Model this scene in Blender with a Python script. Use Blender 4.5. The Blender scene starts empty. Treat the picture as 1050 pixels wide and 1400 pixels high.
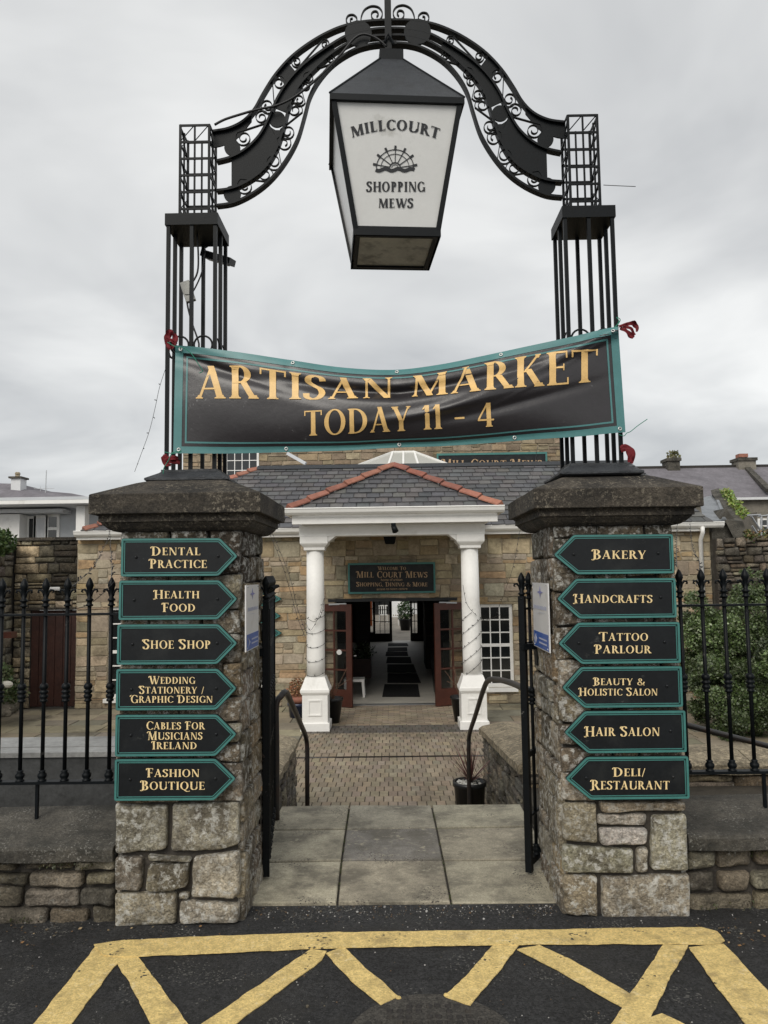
import bpy, math, random
from math import sin, cos, pi, radians, sqrt, atan2, tan
from mathutils import Vector, Matrix, noise
S = bpy.context.scene
C = S.collection
# ------------------------------------------------------------------ camera
CH = 1.6
F = 1052.0
cam_d = bpy.data.cameras.new('camera'); cam = bpy.data.objects.new('camera', cam_d); C.objects.link(cam)
RC = Matrix.Rotation(radians(.59), 3, 'Z') @ Matrix.Rotation(radians(94.62), 3, 'X') @ Matrix.Rotation(radians(-.8), 3, 'Z')
cam.matrix_world = Matrix.Translation((0, 0, CH)) @ RC.to_4x4()
cam_d.sensor_fit = 'VERTICAL'; cam_d.sensor_height = 36; cam_d.sensor_width = 27
cam_d.lens = 36 * F / 1400; cam_d.clip_start = .05; cam_d.clip_end = 2000
S.camera = cam
# ------------------------------------------------------------------ world, sun, exposure
W = bpy.data.worlds.new('World'); S.world = W; W.use_nodes = True
SUN_EL, SUN_AZ = 40, 200          # high, behind the camera and a little to the left, behind thick cloud
def build_world():
    nt = W.node_tree; N = nt.nodes; L = nt.links; N.clear()
    out = N.new('ShaderNodeOutputWorld'); mix = N.new('ShaderNodeMixShader')
    b1 = N.new('ShaderNodeBackground'); b2 = N.new('ShaderNodeBackground')
    sk = N.new('ShaderNodeTexSky'); sk.sky_type = 'NISHITA'; sk.sun_disc = False
    sk.sun_elevation = radians(SUN_EL); sk.sun_rotation = radians(SUN_AZ)
    L.new(sk.outputs[0], b1.inputs[0]); b1.inputs[1].default_value = .08
    tc = N.new('ShaderNodeTexCoord')
    sep = N.new('ShaderNodeSeparateXYZ'); L.new(tc.outputs['Generated'], sep.inputs[0])
    mz = N.new('ShaderNodeMath'); mz.operation = 'MAXIMUM'; L.new(sep.outputs[2], mz.inputs[0]); mz.inputs[1].default_value = 0.0
    az = N.new('ShaderNodeMath'); az.operation = 'ADD'; L.new(mz.outputs[0], az.inputs[0]); az.inputs[1].default_value = .22
    dx = N.new('ShaderNodeMath'); dx.operation = 'DIVIDE'; L.new(sep.outputs[0], dx.inputs[0]); L.new(az.outputs[0], dx.inputs[1])
    dy = N.new('ShaderNodeMath'); dy.operation = 'DIVIDE'; L.new(sep.outputs[1], dy.inputs[0]); L.new(az.outputs[0], dy.inputs[1])
    cb = N.new('ShaderNodeCombineXYZ'); L.new(dx.outputs[0], cb.inputs[0]); L.new(dy.outputs[0], cb.inputs[1]); cb.inputs[2].default_value = 2.3
    nz = N.new('ShaderNodeTexNoise'); L.new(cb.outputs[0], nz.inputs['Vector'])
    nz.inputs['Scale'].default_value = 1.25; nz.inputs['Detail'].default_value = 5; nz.inputs['Roughness'].default_value = .48; nz.inputs['Distortion'].default_value = .5
    rp = N.new('ShaderNodeValToRGB'); L.new(nz.outputs[0], rp.inputs[0])
    e = rp.color_ramp.elements
    e[0].position = .36; e[0].color = (.37, .38, .39, 1); e[1].position = .64; e[1].color = (.64, .645, .64, 1)
    # brighter towards the horizon, as the cloud deck thins with distance
    hr = N.new('ShaderNodeValToRGB'); L.new(sep.outputs[2], hr.inputs[0])
    h = hr.color_ramp.elements; h[0].position = 0; h[0].color = (1.22, 1.22, 1.21, 1); h[1].position = .42; h[1].color = (1, 1, 1, 1)
    mm = N.new('ShaderNodeMix'); mm.data_type = 'RGBA'; mm.blend_type = 'MULTIPLY'; mm.inputs[0].default_value = 1
    L.new(rp.outputs[0], mm.inputs[6]); L.new(hr.outputs[0], mm.inputs[7])
    L.new(mm.outputs[2], b2.inputs[0]); b2.inputs[1].default_value = 1.0
    mix.inputs[0].default_value = .94
    L.new(b1.outputs[0], mix.inputs[1]); L.new(b2.outputs[0], mix.inputs[2]); L.new(mix.outputs[0], out.inputs[0])
build_world()
sun_d = bpy.data.lights.new('sun', 'SUN'); sun = bpy.data.objects.new('sun', sun_d); C.objects.link(sun)
sun_d.energy = 1.5; sun_d.angle = radians(35); sun_d.color = (1, .95, .87)
_a = radians(SUN_AZ); _e = radians(SUN_EL)
sun_dir = Vector((sin(_a) * cos(_e), cos(_a) * cos(_e), sin(_e)))
sun.rotation_euler = sun_dir.to_track_quat('Z', 'Y').to_euler()
S.view_settings.view_transform = 'Standard'; S.view_settings.look = 'None'
S.view_settings.exposure = 0.45; S.view_settings.gamma = 1; S.view_settings.use_curve_mapping = False
S.cycles.max_bounces = 6; S.cycles.use_denoising = True
# ------------------------------------------------------------------ measuring helpers (pixel of the 1050x1400 photo -> ray)
def ray(u, v): return RC @ Vector(((u - 525) / F, -(v - 700) / F, -1))
O3 = Vector((0, 0, CH))
def PY(u, v, Y): d = ray(u, v); return O3 + d * (Y / d.y)
def PZ(u, v, Z): d = ray(u, v); return O3 + d * ((Z - CH) / d.z)
def PP(u, v, p, n): d = ray(u, v); return O3 + d * ((p - O3).dot(n) / d.dot(n))
def zY(v, Y, u=537): return PY(u, v, Y).z
def xY(u, v, Y): return PY(u, v, Y).x
RCI = RC.transposed()
def proj(p):
    q = RCI @ (Vector(p) - O3)
    if q.z > -.05: return (0, -9999)
    return (525 - F * q.x / q.z, 700 + F * q.y / q.z)
# ------------------------------------------------------------------ materials
MT = {}
def mat(name, col, rough=.8, metal=0, spec=.5, var=.0, scale=8, bump=0, bscale=40, tint=False,
        lichen=0, lcol=(.42, .41, .37), lscale=55, grime=0, gcol=(.02, .018, .014), gscale=2.5, wet=0, trans=0, emis=None, aniso=None, alpha=None, bdist=.02, grain=None, wear=None):
    m = bpy.data.materials.new(name); m.use_nodes = True; nt = m.node_tree; N = nt.nodes; L = nt.links
    b = N['Principled BSDF']
    b.inputs['Roughness'].default_value = rough; b.inputs['Metallic'].default_value = metal
    b.inputs['Specular IOR Level'].default_value = spec
    b.inputs['Base Color'].default_value = (*col, 1)
    if trans: b.inputs['Transmission Weight'].default_value = trans
    if alpha is not None: b.inputs['Alpha'].default_value = alpha
    if emis:
        b.inputs['Emission Color'].default_value = (*emis[0], 1); b.inputs['Emission Strength'].default_value = emis[1]
    geo = N.new('ShaderNodeNewGeometry'); cur = None
    def pos(sc=None):
        if not sc: return geo.outputs['Position']
        v = N.new('ShaderNodeVectorMath'); v.operation = 'MULTIPLY'; L.new(geo.outputs['Position'], v.inputs[0]); v.inputs[1].default_value = sc; return v.outputs[0]
    def nz(scale, det=6, ro=.6, sc=None):
        n = N.new('ShaderNodeTexNoise'); L.new(pos(sc), n.inputs['Vector']); n.inputs['Scale'].default_value = scale
        n.inputs['Detail'].default_value = det; n.inputs['Roughness'].default_value = ro; return n.outputs[0]
    def ramp(inp, p0, p1, c0=0, c1=1):
        r = N.new('ShaderNodeMapRange'); L.new(inp, r.inputs[0]); r.inputs[1].default_value = p0; r.inputs[2].default_value = p1
        r.inputs[3].default_value = c0; r.inputs[4].default_value = c1; return r.outputs[0]
    def mixc(fac, a, bb, mode='MIX'):
        x = N.new('ShaderNodeMix'); x.data_type = 'RGBA'; x.blend_type = mode
        for s, v in ((x.inputs[0], fac), (x.inputs[6], a), (x.inputs[7], bb)):
            if hasattr(v, 'is_linked'): L.new(v, s)
            elif isinstance(v, (int, float)): s.default_value = v
            else: s.default_value = (*v, 1)
        return x.outputs[2]
    if tint:
        a = N.new('ShaderNodeAttribute'); a.attribute_name = 'tint'; cur = a.outputs['Color']
        cur = mixc(1, cur, col, 'MULTIPLY')
    if var:
        base = cur if cur is not None else col
        v1 = ramp(nz(scale), .25, .75, 1 - var, 1 + var)
        g = N.new('ShaderNodeCombineColor'); [L.new(v1, g.inputs[i]) for i in range(3)]
        cur = mixc(1, base, g.outputs[0], 'MULTIPLY')
        v2 = ramp(nz(scale * 5.3, 9, .75), .32, .68, 1 - var * .7, 1 + var * .7)
        g = N.new('ShaderNodeCombineColor'); [L.new(v2, g.inputs[i]) for i in range(3)]
        cur = mixc(1, cur, g.outputs[0], 'MULTIPLY')
    def cells(scale):
        vo = N.new('ShaderNodeTexVoronoi'); L.new(geo.outputs['Position'], vo.inputs['Vector']); vo.inputs['Scale'].default_value = scale
        sp = N.new('ShaderNodeSeparateColor'); L.new(vo.outputs['Color'], sp.inputs[0]); return sp.outputs[0], vo.outputs['Distance']
    gdist = None
    if grain:
        cr, gdist = cells(grain[0]); v3 = ramp(cr, 0, 1, grain[1], grain[2])
        g = N.new('ShaderNodeCombineColor'); [L.new(v3, g.inputs[i]) for i in range(3)]
        cur = mixc(1, cur if cur is not None else col, g.outputs[0], 'MULTIPLY')
    if grime:
        mk = ramp(nz(gscale, 5, .65), .62 - .35 * grime, .72 - .2 * grime)
        mm = N.new('ShaderNodeMath'); mm.operation = 'MULTIPLY'; L.new(mk, mm.inputs[0]); mm.inputs[1].default_value = min(.92, .5 + grime * .5)
        cur = mixc(mm.outputs[0], cur if cur is not None else col, gcol)
    if lichen:
        a1 = ramp(nz(lscale, 8, .72), .60 - .10 * lichen, .66 - .08 * lichen)
        a2 = ramp(nz(5.5, 3, .6), .58 - .3 * lichen, .75 - .2 * lichen)
        mm = N.new('ShaderNodeMath'); mm.operation = 'MULTIPLY'; L.new(a1, mm.inputs[0]); L.new(a2, mm.inputs[1])
        m2 = N.new('ShaderNodeMath'); m2.operation = 'MULTIPLY'; L.new(mm.outputs[0], m2.inputs[0]); m2.inputs[1].default_value = .8
        cur = mixc(m2.outputs[0], cur if cur is not None else col, lcol)
    if wear:      # (scale, threshold, colour): specks where the coat has gone
        wr_, _d = cells(wear[0]); big = nz(3.5, 5, .6); ad = N.new('ShaderNodeMath'); ad.operation = 'ADD'; L.new(wr_, ad.inputs[0]); L.new(ramp(big, .3, .7, -.25, .25), ad.inputs[1])
        cur = mixc(ramp(ad.outputs[0], wear[1], wear[1] + .06), cur, wear[2])
    if cur is not None: L.new(cur, b.inputs['Base Color'])
    if wet:
        L.new(ramp(nz(1.7, 4, .55), .4, .65, rough, rough - wet), b.inputs['Roughness'])
    if bump:
        bp = N.new('ShaderNodeBump'); bp.inputs['Strength'].default_value = bump; bp.inputs['Distance'].default_value = bdist
        L.new(nz(bscale, 8, .65), bp.inputs['Height']); L.new(bp.outputs[0], b.inputs['Normal'])
    MT[name] = m
    return m
mat('pillar_stone', (1.06, 1.05, 1.03), .92, grain=(150, .7, 1.35), var=.55, scale=11, bump=1, bscale=26, bdist=.045, tint=True, lichen=1.0, lcol=(.66, .65, .60), lscale=30, grime=.45, gscale=4.5, gcol=(.05, .038, .025))
mat('wall_stone', (1, 1, 1), .92, var=.30, scale=5, bump=.8, bscale=14, tint=True, grime=.25, gscale=2.2, gcol=(.10, .075, .05))
mat('rubble_stone', (1, 1, 1), .93, grain=(150, .7, 1.35), var=.5, scale=8, bump=1, bscale=22, bdist=.04, tint=True, lichen=.35, grime=.5, gscale=3, gcol=(.03, .026, .018))
mat('mortar', (.13, .12, .105), .95, var=.3, scale=9, bump=.6, bscale=50, grime=.4)
mat('dark_mortar', (.055, .048, .04), .95, var=.4, scale=12, bump=.7, bscale=50)
mat('wall_mortar', (.34, .29, .21), .95, var=.25, scale=7, bump=.5, bscale=40, grime=.3, gcol=(.1, .085, .06))
mat('cap_stone', (.056, .047, .036), .93, grain=(190, .65, 1.4), var=.5, scale=8, bump=.8, bscale=45, lichen=.7, lcol=(.24, .21, .16), lscale=60, grime=.55, gscale=3.5, gcol=(.012, .011, .010))
mat('coping_stone', (.080, .073, .060), .93, grain=(180, .7, 1.3), var=.4, scale=7, bump=.8, bscale=40, lichen=.5, lcol=(.32, .31, .28), lscale=85, grime=.5, gscale=4, gcol=(.02, .02, .016))
mat('step_coping', (.27, .225, .155), .93, var=.5, scale=8, bump=1, bscale=24, bdist=.04, grain=(140, .75, 1.3), lichen=1.0, lscale=26, lcol=(.60, .50, .34), grime=.4, gscale=4, gcol=(.05, .045, .03))
mat('iron', (.0024, .0040, .0054), .5, spec=.2, var=.25, scale=30, bump=.15, bscale=120, bdist=.004)
mat('iron_chipped', (.0028, .0040, .0052), .5, spec=.2, var=.25, scale=30, bump=.2, bscale=90, bdist=.004, lichen=.05, lcol=(.30, .29, .27), lscale=26)
mat('iron_worn', (.018, .016, .015), .42, var=.3, scale=20, bump=.15, bscale=90, bdist=.004, grime=.4, gscale=7, gcol=(.035, .018, .011))
mat('lead', (.025, .028, .032), .5, var=.4, scale=14, bump=.5, bscale=30, lichen=.3, lcol=(.12, .12, .12))
mat('lantern_roof', (.022, .025, .029), .45, var=.35, scale=11, bump=.2, bscale=30, grime=.2, gscale=5, gcol=(.012, .012, .013))
mat('lantern_glass', (.68, .68, .66), .3, var=.04, scale=6, grime=.06, gscale=4, gcol=(.34, .33, .29))
mat('lantern_under', (.62, .60, .52), .5, var=.15, scale=8, grime=.3, gscale=7, gcol=(.12, .11, .09))
mat('print_black', (.012, .013, .016), .45)
mat('sign_board', (.0075, .009, .0105), .42, spec=.32, var=.3, scale=9, bump=.05, bscale=200, grime=.3, gscale=5, gcol=(.022, .024, .024), lichen=.04, lcol=(.12, .12, .11), lscale=30)
mat('teal', (.050, .185, .168), .45, var=.12, scale=12)
mat('banner_teal', (.075, .215, .215), .42, var=.1, scale=6)
mat('gold', (.80, .52, .20), .45, var=.12, scale=25)
mat('gold_pale', (.86, .66, .34), .45, var=.16, scale=60)
mat('gold_dull', (.45, .30, .17), .5, var=.12, scale=25)
mat('banner', (.026, .023, .025), .33, spec=.6, var=.15, scale=5, bump=.08, bscale=9, bdist=.03, lichen=.04, lcol=(.3, .3, .3), lscale=40)
mat('eyelet', (.65, .65, .63), .35, metal=.6)
mat('red_rag', (.15, .009, .014), .85, var=.3, scale=30)
mat('green_string', (.02, .22, .14), .6)
mat('white_paint', (.83, .82, .79), .55, var=.05, scale=4, bump=.05, bscale=60, grime=.08, gscale=1.8, gcol=(.55, .53, .48))
mat('grey_render', (.52, .54, .56), .85, var=.05, scale=2)
mat('pale_render', (.66, .67, .68), .85, var=.06, scale=2)
mat('slate', (1, 1, 1), .62, tint=True, var=.25, scale=9, bump=.35, bscale=30, wet=.2, grime=.2, gscale=2.2, gcol=(.045, .043, .04))
mat('slate_far', (.16, .15, .165), .8, var=.3, scale=1.3, bump=.3, bscale=5, lichen=.2, lcol=(.3, .29, .28), lscale=12)
mat('terracotta', (.31, .13, .09), .75, var=.25, scale=7, bump=.3, bscale=30, tint=True)
mat('lead_flash', (.22, .235, .25), .45, var=.35, scale=5, bump=.5, bscale=7, metal=.3)
mat('brown_wood', (.066, .019, .011), .42, var=.25, scale=9, bump=.1, bscale=20)
mat('dark_door', (.045, .017, .012), .5, var=.4, scale=5, bump=.3, bscale=20, lichen=.04, lcol=(.3, .28, .25), lscale=20)
mat('grey_timber', (.062, .064, .064), .7, var=.35, scale=7, bump=.4, bscale=20, lichen=.1, lcol=(.16, .16, .15), lscale=20)
mat('grey_timber_top', (.30, .30, .29), .6, var=.3, scale=6, bump=.3, bscale=20, grime=.3, gscale=3, gcol=(.09, .09, .085))
mat('asphalt', (.027, .027, .0275), .85, var=.45, scale=5, bump=1.0, bscale=170, bdist=.02, wet=.2, grain=(125, .35, 1.9), grime=.3, gscale=1.3, gcol=(.045, .042, .036), wear=(150, 1.0, (.16, .155, .14)))
mat('yellow_paint', (.75, .56, .22), .85, var=.22, scale=17, bump=.9, bscale=120, bdist=.008, grime=.2, gscale=9, gcol=(.30, .22, .10), lichen=.5, lcol=(.80, .66, .38), lscale=34, grain=(140, .8, 1.15), wear=(95, 1.04, (.07, .06, .04)))
mat('slab', (1.38, 1.34, 1.24), .85, tint=True, var=.26, scale=5, grain=(210, .8, 1.22), wear=(160, 1.02, (.07, .06, .05)), bump=.6, bscale=85, bdist=.01, grime=.5, gscale=3.2, gcol=(.10, .09, .07), lichen=.6, lcol=(.36, .33, .25), lscale=22)
mat('paver', (1, 1, 1), .9, tint=True, var=.2, scale=3, bump=.4, bscale=60, grime=.2, gscale=1.1, gcol=(.09, .075, .055))
mat('paver_joint', (.095, .078, .06), .95, var=.3, scale=20)
mat('soil', (.05, .042, .03), .95, var=.4, scale=9, bump=.6, bscale=30)
mat('flag', (1, 1, 1), .9, tint=True, var=.2, scale=2.5, bump=.4, bscale=30, grime=.25, gscale=1.5, gcol=(.08, .07, .05))
mat('dark_glass', (.010, .012, .013), .08, spec=.8)
mat('clear_glass', (.02, .022, .022), .03, alpha=.15, spec=.8)
mat('skylight_glass', (.5, .5, .46), .2, spec=.7)
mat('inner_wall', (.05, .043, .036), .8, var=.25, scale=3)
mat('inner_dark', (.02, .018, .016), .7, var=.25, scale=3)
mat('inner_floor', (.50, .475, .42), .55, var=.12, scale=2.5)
mat('rubber_mat', (.006, .006, .007), .9, bump=.5, bscale=150)
mat('chalk', (.5, .5, .48), .9)
mat('pot_black', (.010, .011, .012), .4)
mat('pot_blue', (.02, .03, .07), .3)
mat('leaf', (1, 1, 1), .45, tint=True, var=.2, scale=6)
mat('bark', (.06, .045, .03), .9, var=.3, scale=20)
mat('plastic_grey', (.38, .38, .35), .6, var=.15, scale=12)
mat('cable', (.008, .008, .009), .5)
mat('plaque_white', (.68, .67, .66), .35, var=.04, scale=9, grime=.1, gscale=12, gcol=(.5, .48, .43))
mat('plaque_blue', (.03, .10, .38), .35, var=.08, scale=9)
mat('plaque_violet', (.20, .21, .48), .4)
mat('plaque_faint', (.45, .47, .58), .5)
mat('white_plastic', (.75, .75, .73), .4)
mat('steel', (.45, .46, .47), .35, metal=.8)
mat('lid_fill', (.046, .042, .036), .95, var=.4, scale=25, bump=.6, bscale=120, bdist=.006, grain=(160, .5, 1.6))
mat('rust_iron', (.022, .019, .017), .7, var=.4, scale=20, bump=.5, bscale=90, grime=.3, gscale=12, gcol=(.06, .05, .035), bdist=.006)
mat('litter', (1, 1, 1), .9, tint=True)
mat('cloth_orange', (.5, .12, .03), .8)
mat('cloth_blue', (.08, .25, .45), .8)
mat('render_old', (.23, .21, .175), .93, var=.3, scale=1.6, bump=.3, bscale=8, grime=.5, gscale=.8, gcol=(.08, .075, .06))
mat('stone_far', (.24, .195, .14), .93, var=.4, scale=2.5, bump=.6, bscale=6, grime=.4, gscale=2.5, gcol=(.10, .085, .065))
# ------------------------------------------------------------------ mesh helpers
def tag(o, label=None, cat=None, group=None, kind=None):
    if label: o['label'] = label
    if cat: o['category'] = cat
    if group: o['group'] = group
    if kind: o['kind'] = kind
    return o
def thing(name, label, cat, loc=(0, 0, 0), group=None):
    o = bpy.data.objects.new(name, None); C.objects.link(o); o.location = loc; o.empty_display_size = .1
    return tag(o, label, cat, group)
def link(name, me, parent=None):
    o = bpy.data.objects.new(name, me); C.objects.link(o)
    if parent is not None:
        o.parent = parent
        par = Vector((0, 0, 0)); p = parent
        while p is not None: par += p.location; p = p.parent
        o.location = -par if not any(k == '_off' for k in parent.keys()) else (0, 0, 0)
    return o
class MB:
    def __init__(s): s.v = []; s.f = []; s.t = []; s.tint = (1, 1, 1)
    def add(s, vs, fs, tint=None):
        n = len(s.v); s.v += [tuple(v) for v in vs]; s.f += [tuple(i + n for i in f) for f in fs]
        s.t += [tint or s.tint] * len(vs); return s
    def box(s, x0, x1, y0, y1, z0, z1, tint=None):
        return s.add([(x0, y0, z0), (x1, y0, z0), (x1, y1, z0), (x0, y1, z0), (x0, y0, z1), (x1, y0, z1), (x1, y1, z1), (x0, y1, z1)],
                     [(0, 3, 2, 1), (4, 5, 6, 7), (0, 1, 5, 4), (1, 2, 6, 5), (2, 3, 7, 6), (3, 0, 4, 7)], tint)
    def bar(s, a, b, w, d=None, up=(0, 0, 1), tint=None):      # rectangular bar a->b
        a = Vector(a); b = Vector(b); t = (b - a).normalized(); up = Vector(up)
        if abs(t.dot(up)) > .95: up = Vector((0, 1, 0))
        x = t.cross(up).normalized(); y = x.cross(t); d = d or w
        q = []
        for p in (a, b):
            for sx, sy in ((-1, -1), (1, -1), (1, 1), (-1, 1)): q.append(p + x * w / 2 * sx + y * d / 2 * sy)
        return s.add(q, [(3, 2, 1, 0), (4, 5, 6, 7), (0, 1, 5, 4), (1, 2, 6, 5), (2, 3, 7, 6), (3, 0, 4, 7)], tint)
    def tube(s, pts, r, n=6, tint=None, cap=True):
        pts = [Vector(p) for p in pts]; vs = []; fs = []; m = len(pts)
        ref = None
        for i, p in enumerate(pts):
            t = (pts[min(i + 1, m - 1)] - pts[max(i - 1, 0)]).normalized()
            if ref is None:
                ref = Vector((0, 0, 1)) if abs(t.z) < .9 else Vector((1, 0, 0))
            x = t.cross(ref).normalized(); y = x.cross(t).normalized(); ref = y
            rr = r[i] if isinstance(r, (list, tuple)) else r
            for k in range(n): a = 2 * pi * k / n; vs.append(p + x * cos(a) * rr + y * sin(a) * rr)
        for i in range(m - 1):
            for k in range(n): fs.append((i * n + k, i * n + (k + 1) % n, (i + 1) * n + (k + 1) % n, (i + 1) * n + k))
        if cap: fs += [tuple(range(n))[::-1], tuple((m - 1) * n + k for k in range(n))]
        return s.add(vs, fs, tint)
    def lathe(s, prof, c, n=10, tint=None):          # prof [(r, z)]
        vs = []; fs = []
        for r, z in prof:
            for k in range(n): a = 2 * pi * k / n; vs.append((c[0] + r * cos(a), c[1] + r * sin(a), c[2] + z))
        for i in range(len(prof) - 1):
            for k in range(n): fs.append((i * n + k, i * n + (k + 1) % n, (i + 1) * n + (k + 1) % n, (i + 1) * n + k))
        fs += [tuple(range(n))[::-1], tuple((len(prof) - 1) * n + k for k in range(n))]
        return s.add(vs, fs, tint)
    def prism(s, poly, f, n, d, tint=None):  # poly: list of 3D points (front), extruded by -n*d
        m = len(poly); a = [Vector(p) for p in poly]; b = [p - Vector(n) * d for p in a]
        return s.add(a + b, [tuple(range(m)), tuple(range(2 * m - 1, m - 1, -1))] + [(i, m + i, m + (i + 1) % m, (i + 1) % m) for i in range(m)], tint)
    def ribbon(s, pts, n, w, d, tint=None):   # flat bar along planar curve: w in-plane, d along n (centred)
        pts = [Vector(p) for p in pts]; n = Vector(n); vs = []; fs = []; m = len(pts)
        for i, p in enumerate(pts):
            t = (pts[min(i + 1, m - 1)] - pts[max(i - 1, 0)]).normalized(); q = t.cross(n).normalized()
            vs += [p + q * w / 2 + n * d / 2, p - q * w / 2 + n * d / 2, p - q * w / 2 - n * d / 2, p + q * w / 2 - n * d / 2]
        for i in range(m - 1):
            for k in range(4): fs.append((i * 4 + k, i * 4 + (k + 1) % 4, (i + 1) * 4 + (k + 1) % 4, (i + 1) * 4 + k))
        fs += [(3, 2, 1, 0), tuple((m - 1) * 4 + k for k in range(4))]
        return s.add(vs, fs, tint)
    def loft(s, cx, cy, hx, hy, prof, tint=None, sub=1, wob=0, rnd=None):  # prof [(overhang, z)]
        vs = []; fs = []; n = 4 * sub
        for o, z in prof:
            cs = [(-hx - o, -hy - o), (hx + o, -hy - o), (hx + o, hy + o), (-hx - o, hy + o)]
            for k in range(4):
                for j in range(sub):
                    t = j / sub; a = cs[k]; b = cs[(k + 1) % 4]
                    x = a[0] * (1 - t) + b[0] * t; y = a[1] * (1 - t) + b[1] * t
                    if wob: q = noise.noise_vector(Vector((x + cx, y + cy, z)) * 9); x += q.x * wob; y += q.y * wob; zz = z + q.z * wob
                    else: zz = z
                    vs.append((cx + x, cy + y, zz))
        for i in range(len(prof) - 1):
            for k in range(n): fs.append((i * n + k, i * n + (k + 1) % n, (i + 1) * n + (k + 1) % n, (i + 1) * n + k))
        fs += [tuple(range(n))[::-1], tuple((len(prof) - 1) * n + k for k in range(n))]
        return s.add(vs, fs, tint)
    def ball(s, c, r, n=8, m=5, sc=(1, 1, 1), tint=None):
        pr = []
        vs = []; fs = []
        for i in range(m + 1):
            a = pi * i / m - pi / 2
            for k in range(n): b = 2 * pi * k / n; vs.append((c[0] + r * cos(a) * cos(b) * sc[0], c[1] + r * cos(a) * sin(b) * sc[1], c[2] + r * sin(a) * sc[2]))
        for i in range(m):
            for k in range(n): fs.append((i * n + k, i * n + (k + 1) % n, (i + 1) * n + (k + 1) % n, (i + 1) * n + k))
        return s.add(vs, fs, tint)
    def mesh(s, name, m, smooth=False):
        me = bpy.data.meshes.new(name); me.from_pydata(s.v, [], s.f)
        ca = me.color_attributes.new('tint', 'FLOAT_COLOR', 'POINT')
        flat = []
        for t in s.t: flat += [t[0], t[1], t[2], 1]
        ca.data.foreach_set('color', flat)
        if isinstance(m, str): m = MT[m]
        me.materials.append(m)
        if smooth: me.polygons.foreach_set('use_smooth', [True] * len(me.polygons))
        return me
    def build(s, name, m, parent=None, smooth=False, kind=None, label=None):
        o = link(name, s.mesh(name, m, smooth), parent)
        if kind: o['kind'] = kind
        if label: o['label'] = label
        return o
# pieces: many like parts; the largest in view become objects, the rest one stuff part
class Pieces:
    def __init__(s, name, m, limit=300, smooth=False): s.name = name; s.m = m; s.limit = limit; s.L = []; s.smooth = smooth
    def add(s, mb): s.L.append(mb)
    def finish(s, parent, restname=None):
        def area(mb):
            P = [proj(v) for v in mb.v]; xs = [p[0] for p in P]; ys = [p[1] for p in P]
            if max(xs) < -60 or min(xs) > 1110 or max(ys) < -60 or min(ys) > 1460: return 0
            return (max(xs) - min(xs)) * (max(ys) - min(ys))
        s.L.sort(key=area, reverse=True)
        for mb in s.L[:s.limit]: mb.build(s.name, s.m, parent, s.smooth)
        rest = s.L[s.limit:]
        if rest:
            al = MB()
            for mb in rest:
                n = len(al.v); al.v += mb.v; al.f += [tuple(i + n for i in f) for f in mb.f]; al.t += mb.t
            al.build(restname or (s.name + '_field'), s.m, parent, s.smooth, kind='stuff')
rnd = random.Random(7)
def stone_mb(o, ux, uy, n, poly, depth, tint, R, bulge=.006, inset=.012, fine=False):
    """one stone: poly in (a,b) of the plane o+ux*a+uy*b, bulging along n, reaching depth behind"""
    m = len(poly); c = (sum(p[0] for p in poly) / m, sum(p[1] for p in poly) / m); pts = []
    for i, p in enumerate(poly):               # worn corners, wavering edges
        a = poly[i - 1]; b = poly[(i + 1) % m]
        la = sqrt((a[0] - p[0]) ** 2 + (a[1] - p[1]) ** 2) or .01; lb = sqrt((b[0] - p[0]) ** 2 + (b[1] - p[1]) ** 2) or .01
        k = min(inset * R.uniform(.4, 1.2), la * .3, lb * .3)
        pts.append((p[0] + (a[0] - p[0]) * k / la, p[1] + (a[1] - p[1]) * k / la))
        if fine: pts.append((p[0] + ((a[0] - p[0]) / la + (b[0] - p[0]) / lb) * k * .3, p[1] + ((a[1] - p[1]) / la + (b[1] - p[1]) / lb) * k * .3))
        q0 = (p[0] + (b[0] - p[0]) * k / lb, p[1] + (b[1] - p[1]) * k / lb); pts.append(q0)
        if fine:
            q1 = (b[0] - (b[0] - p[0]) * k / lb, b[1] - (b[1] - p[1]) * k / lb); ns = max(1, int(lb / .05))
            for j in range(1, ns):
                t = j / ns; w = R.uniform(-.0035, .0035); pts.append((q0[0] + (q1[0] - q0[0]) * t + w * (b[1] - p[1]) / lb, q0[1] + (q1[1] - q0[1]) * t - w * (b[0] - p[0]) / lb))
    P = lambda q, h: o + ux * q[0] + uy * q[1] + n * h
    M = len(pts)
    def shr(q, k):
        dx = c[0] - q[0]; dy = c[1] - q[1]; l = sqrt(dx * dx + dy * dy) or 1
        k = min(k, l * .5); return (q[0] + dx * k / l, q[1] + dy * k / l)
    def hh(q, e):
        w = o + ux * q[0] + uy * q[1]; return bulge * e + noise.noise(w * 11 + Vector((R0, 0, 0))) * bulge * 1.1 * e + noise.noise(w * 34) * bulge * .8 * e
    R0 = R.uniform(0, 50)
    vs = [P(q, -depth) for q in pts] + [P(q, -bulge * .9) for q in pts]
    rings = [(shr(q, .004 if fine else .006), .35) for q in pts], [(shr(q, inset), .85) for q in pts]
    if not fine: rings = (rings[1],)
    for rg in rings: vs += [P(q, hh(q, e)) for q, e in rg]
    if fine:
        for f in (.72, .42):
            rg = [((q[0] - c[0]) * f + c[0], (q[1] - c[1]) * f + c[1]) for q, e in rings[1]]; vs += [P(q, hh(q, 1)) for q in rg]
    nr = len(vs) // M; fs = []
    for r in range(nr - 1): fs += [(r * M + i, r * M + (i + 1) % M, (r + 1) * M + (i + 1) % M, (r + 1) * M + i) for i in range(M)]
    b0 = (nr - 1) * M
    vs.append(P(c, hh(c, 1))); fs += [(b0 + i, b0 + (i + 1) % M, len(vs) - 1) for i in range(M)]
    mb = MB(); mb.add(vs, fs, tint); return mb
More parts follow.
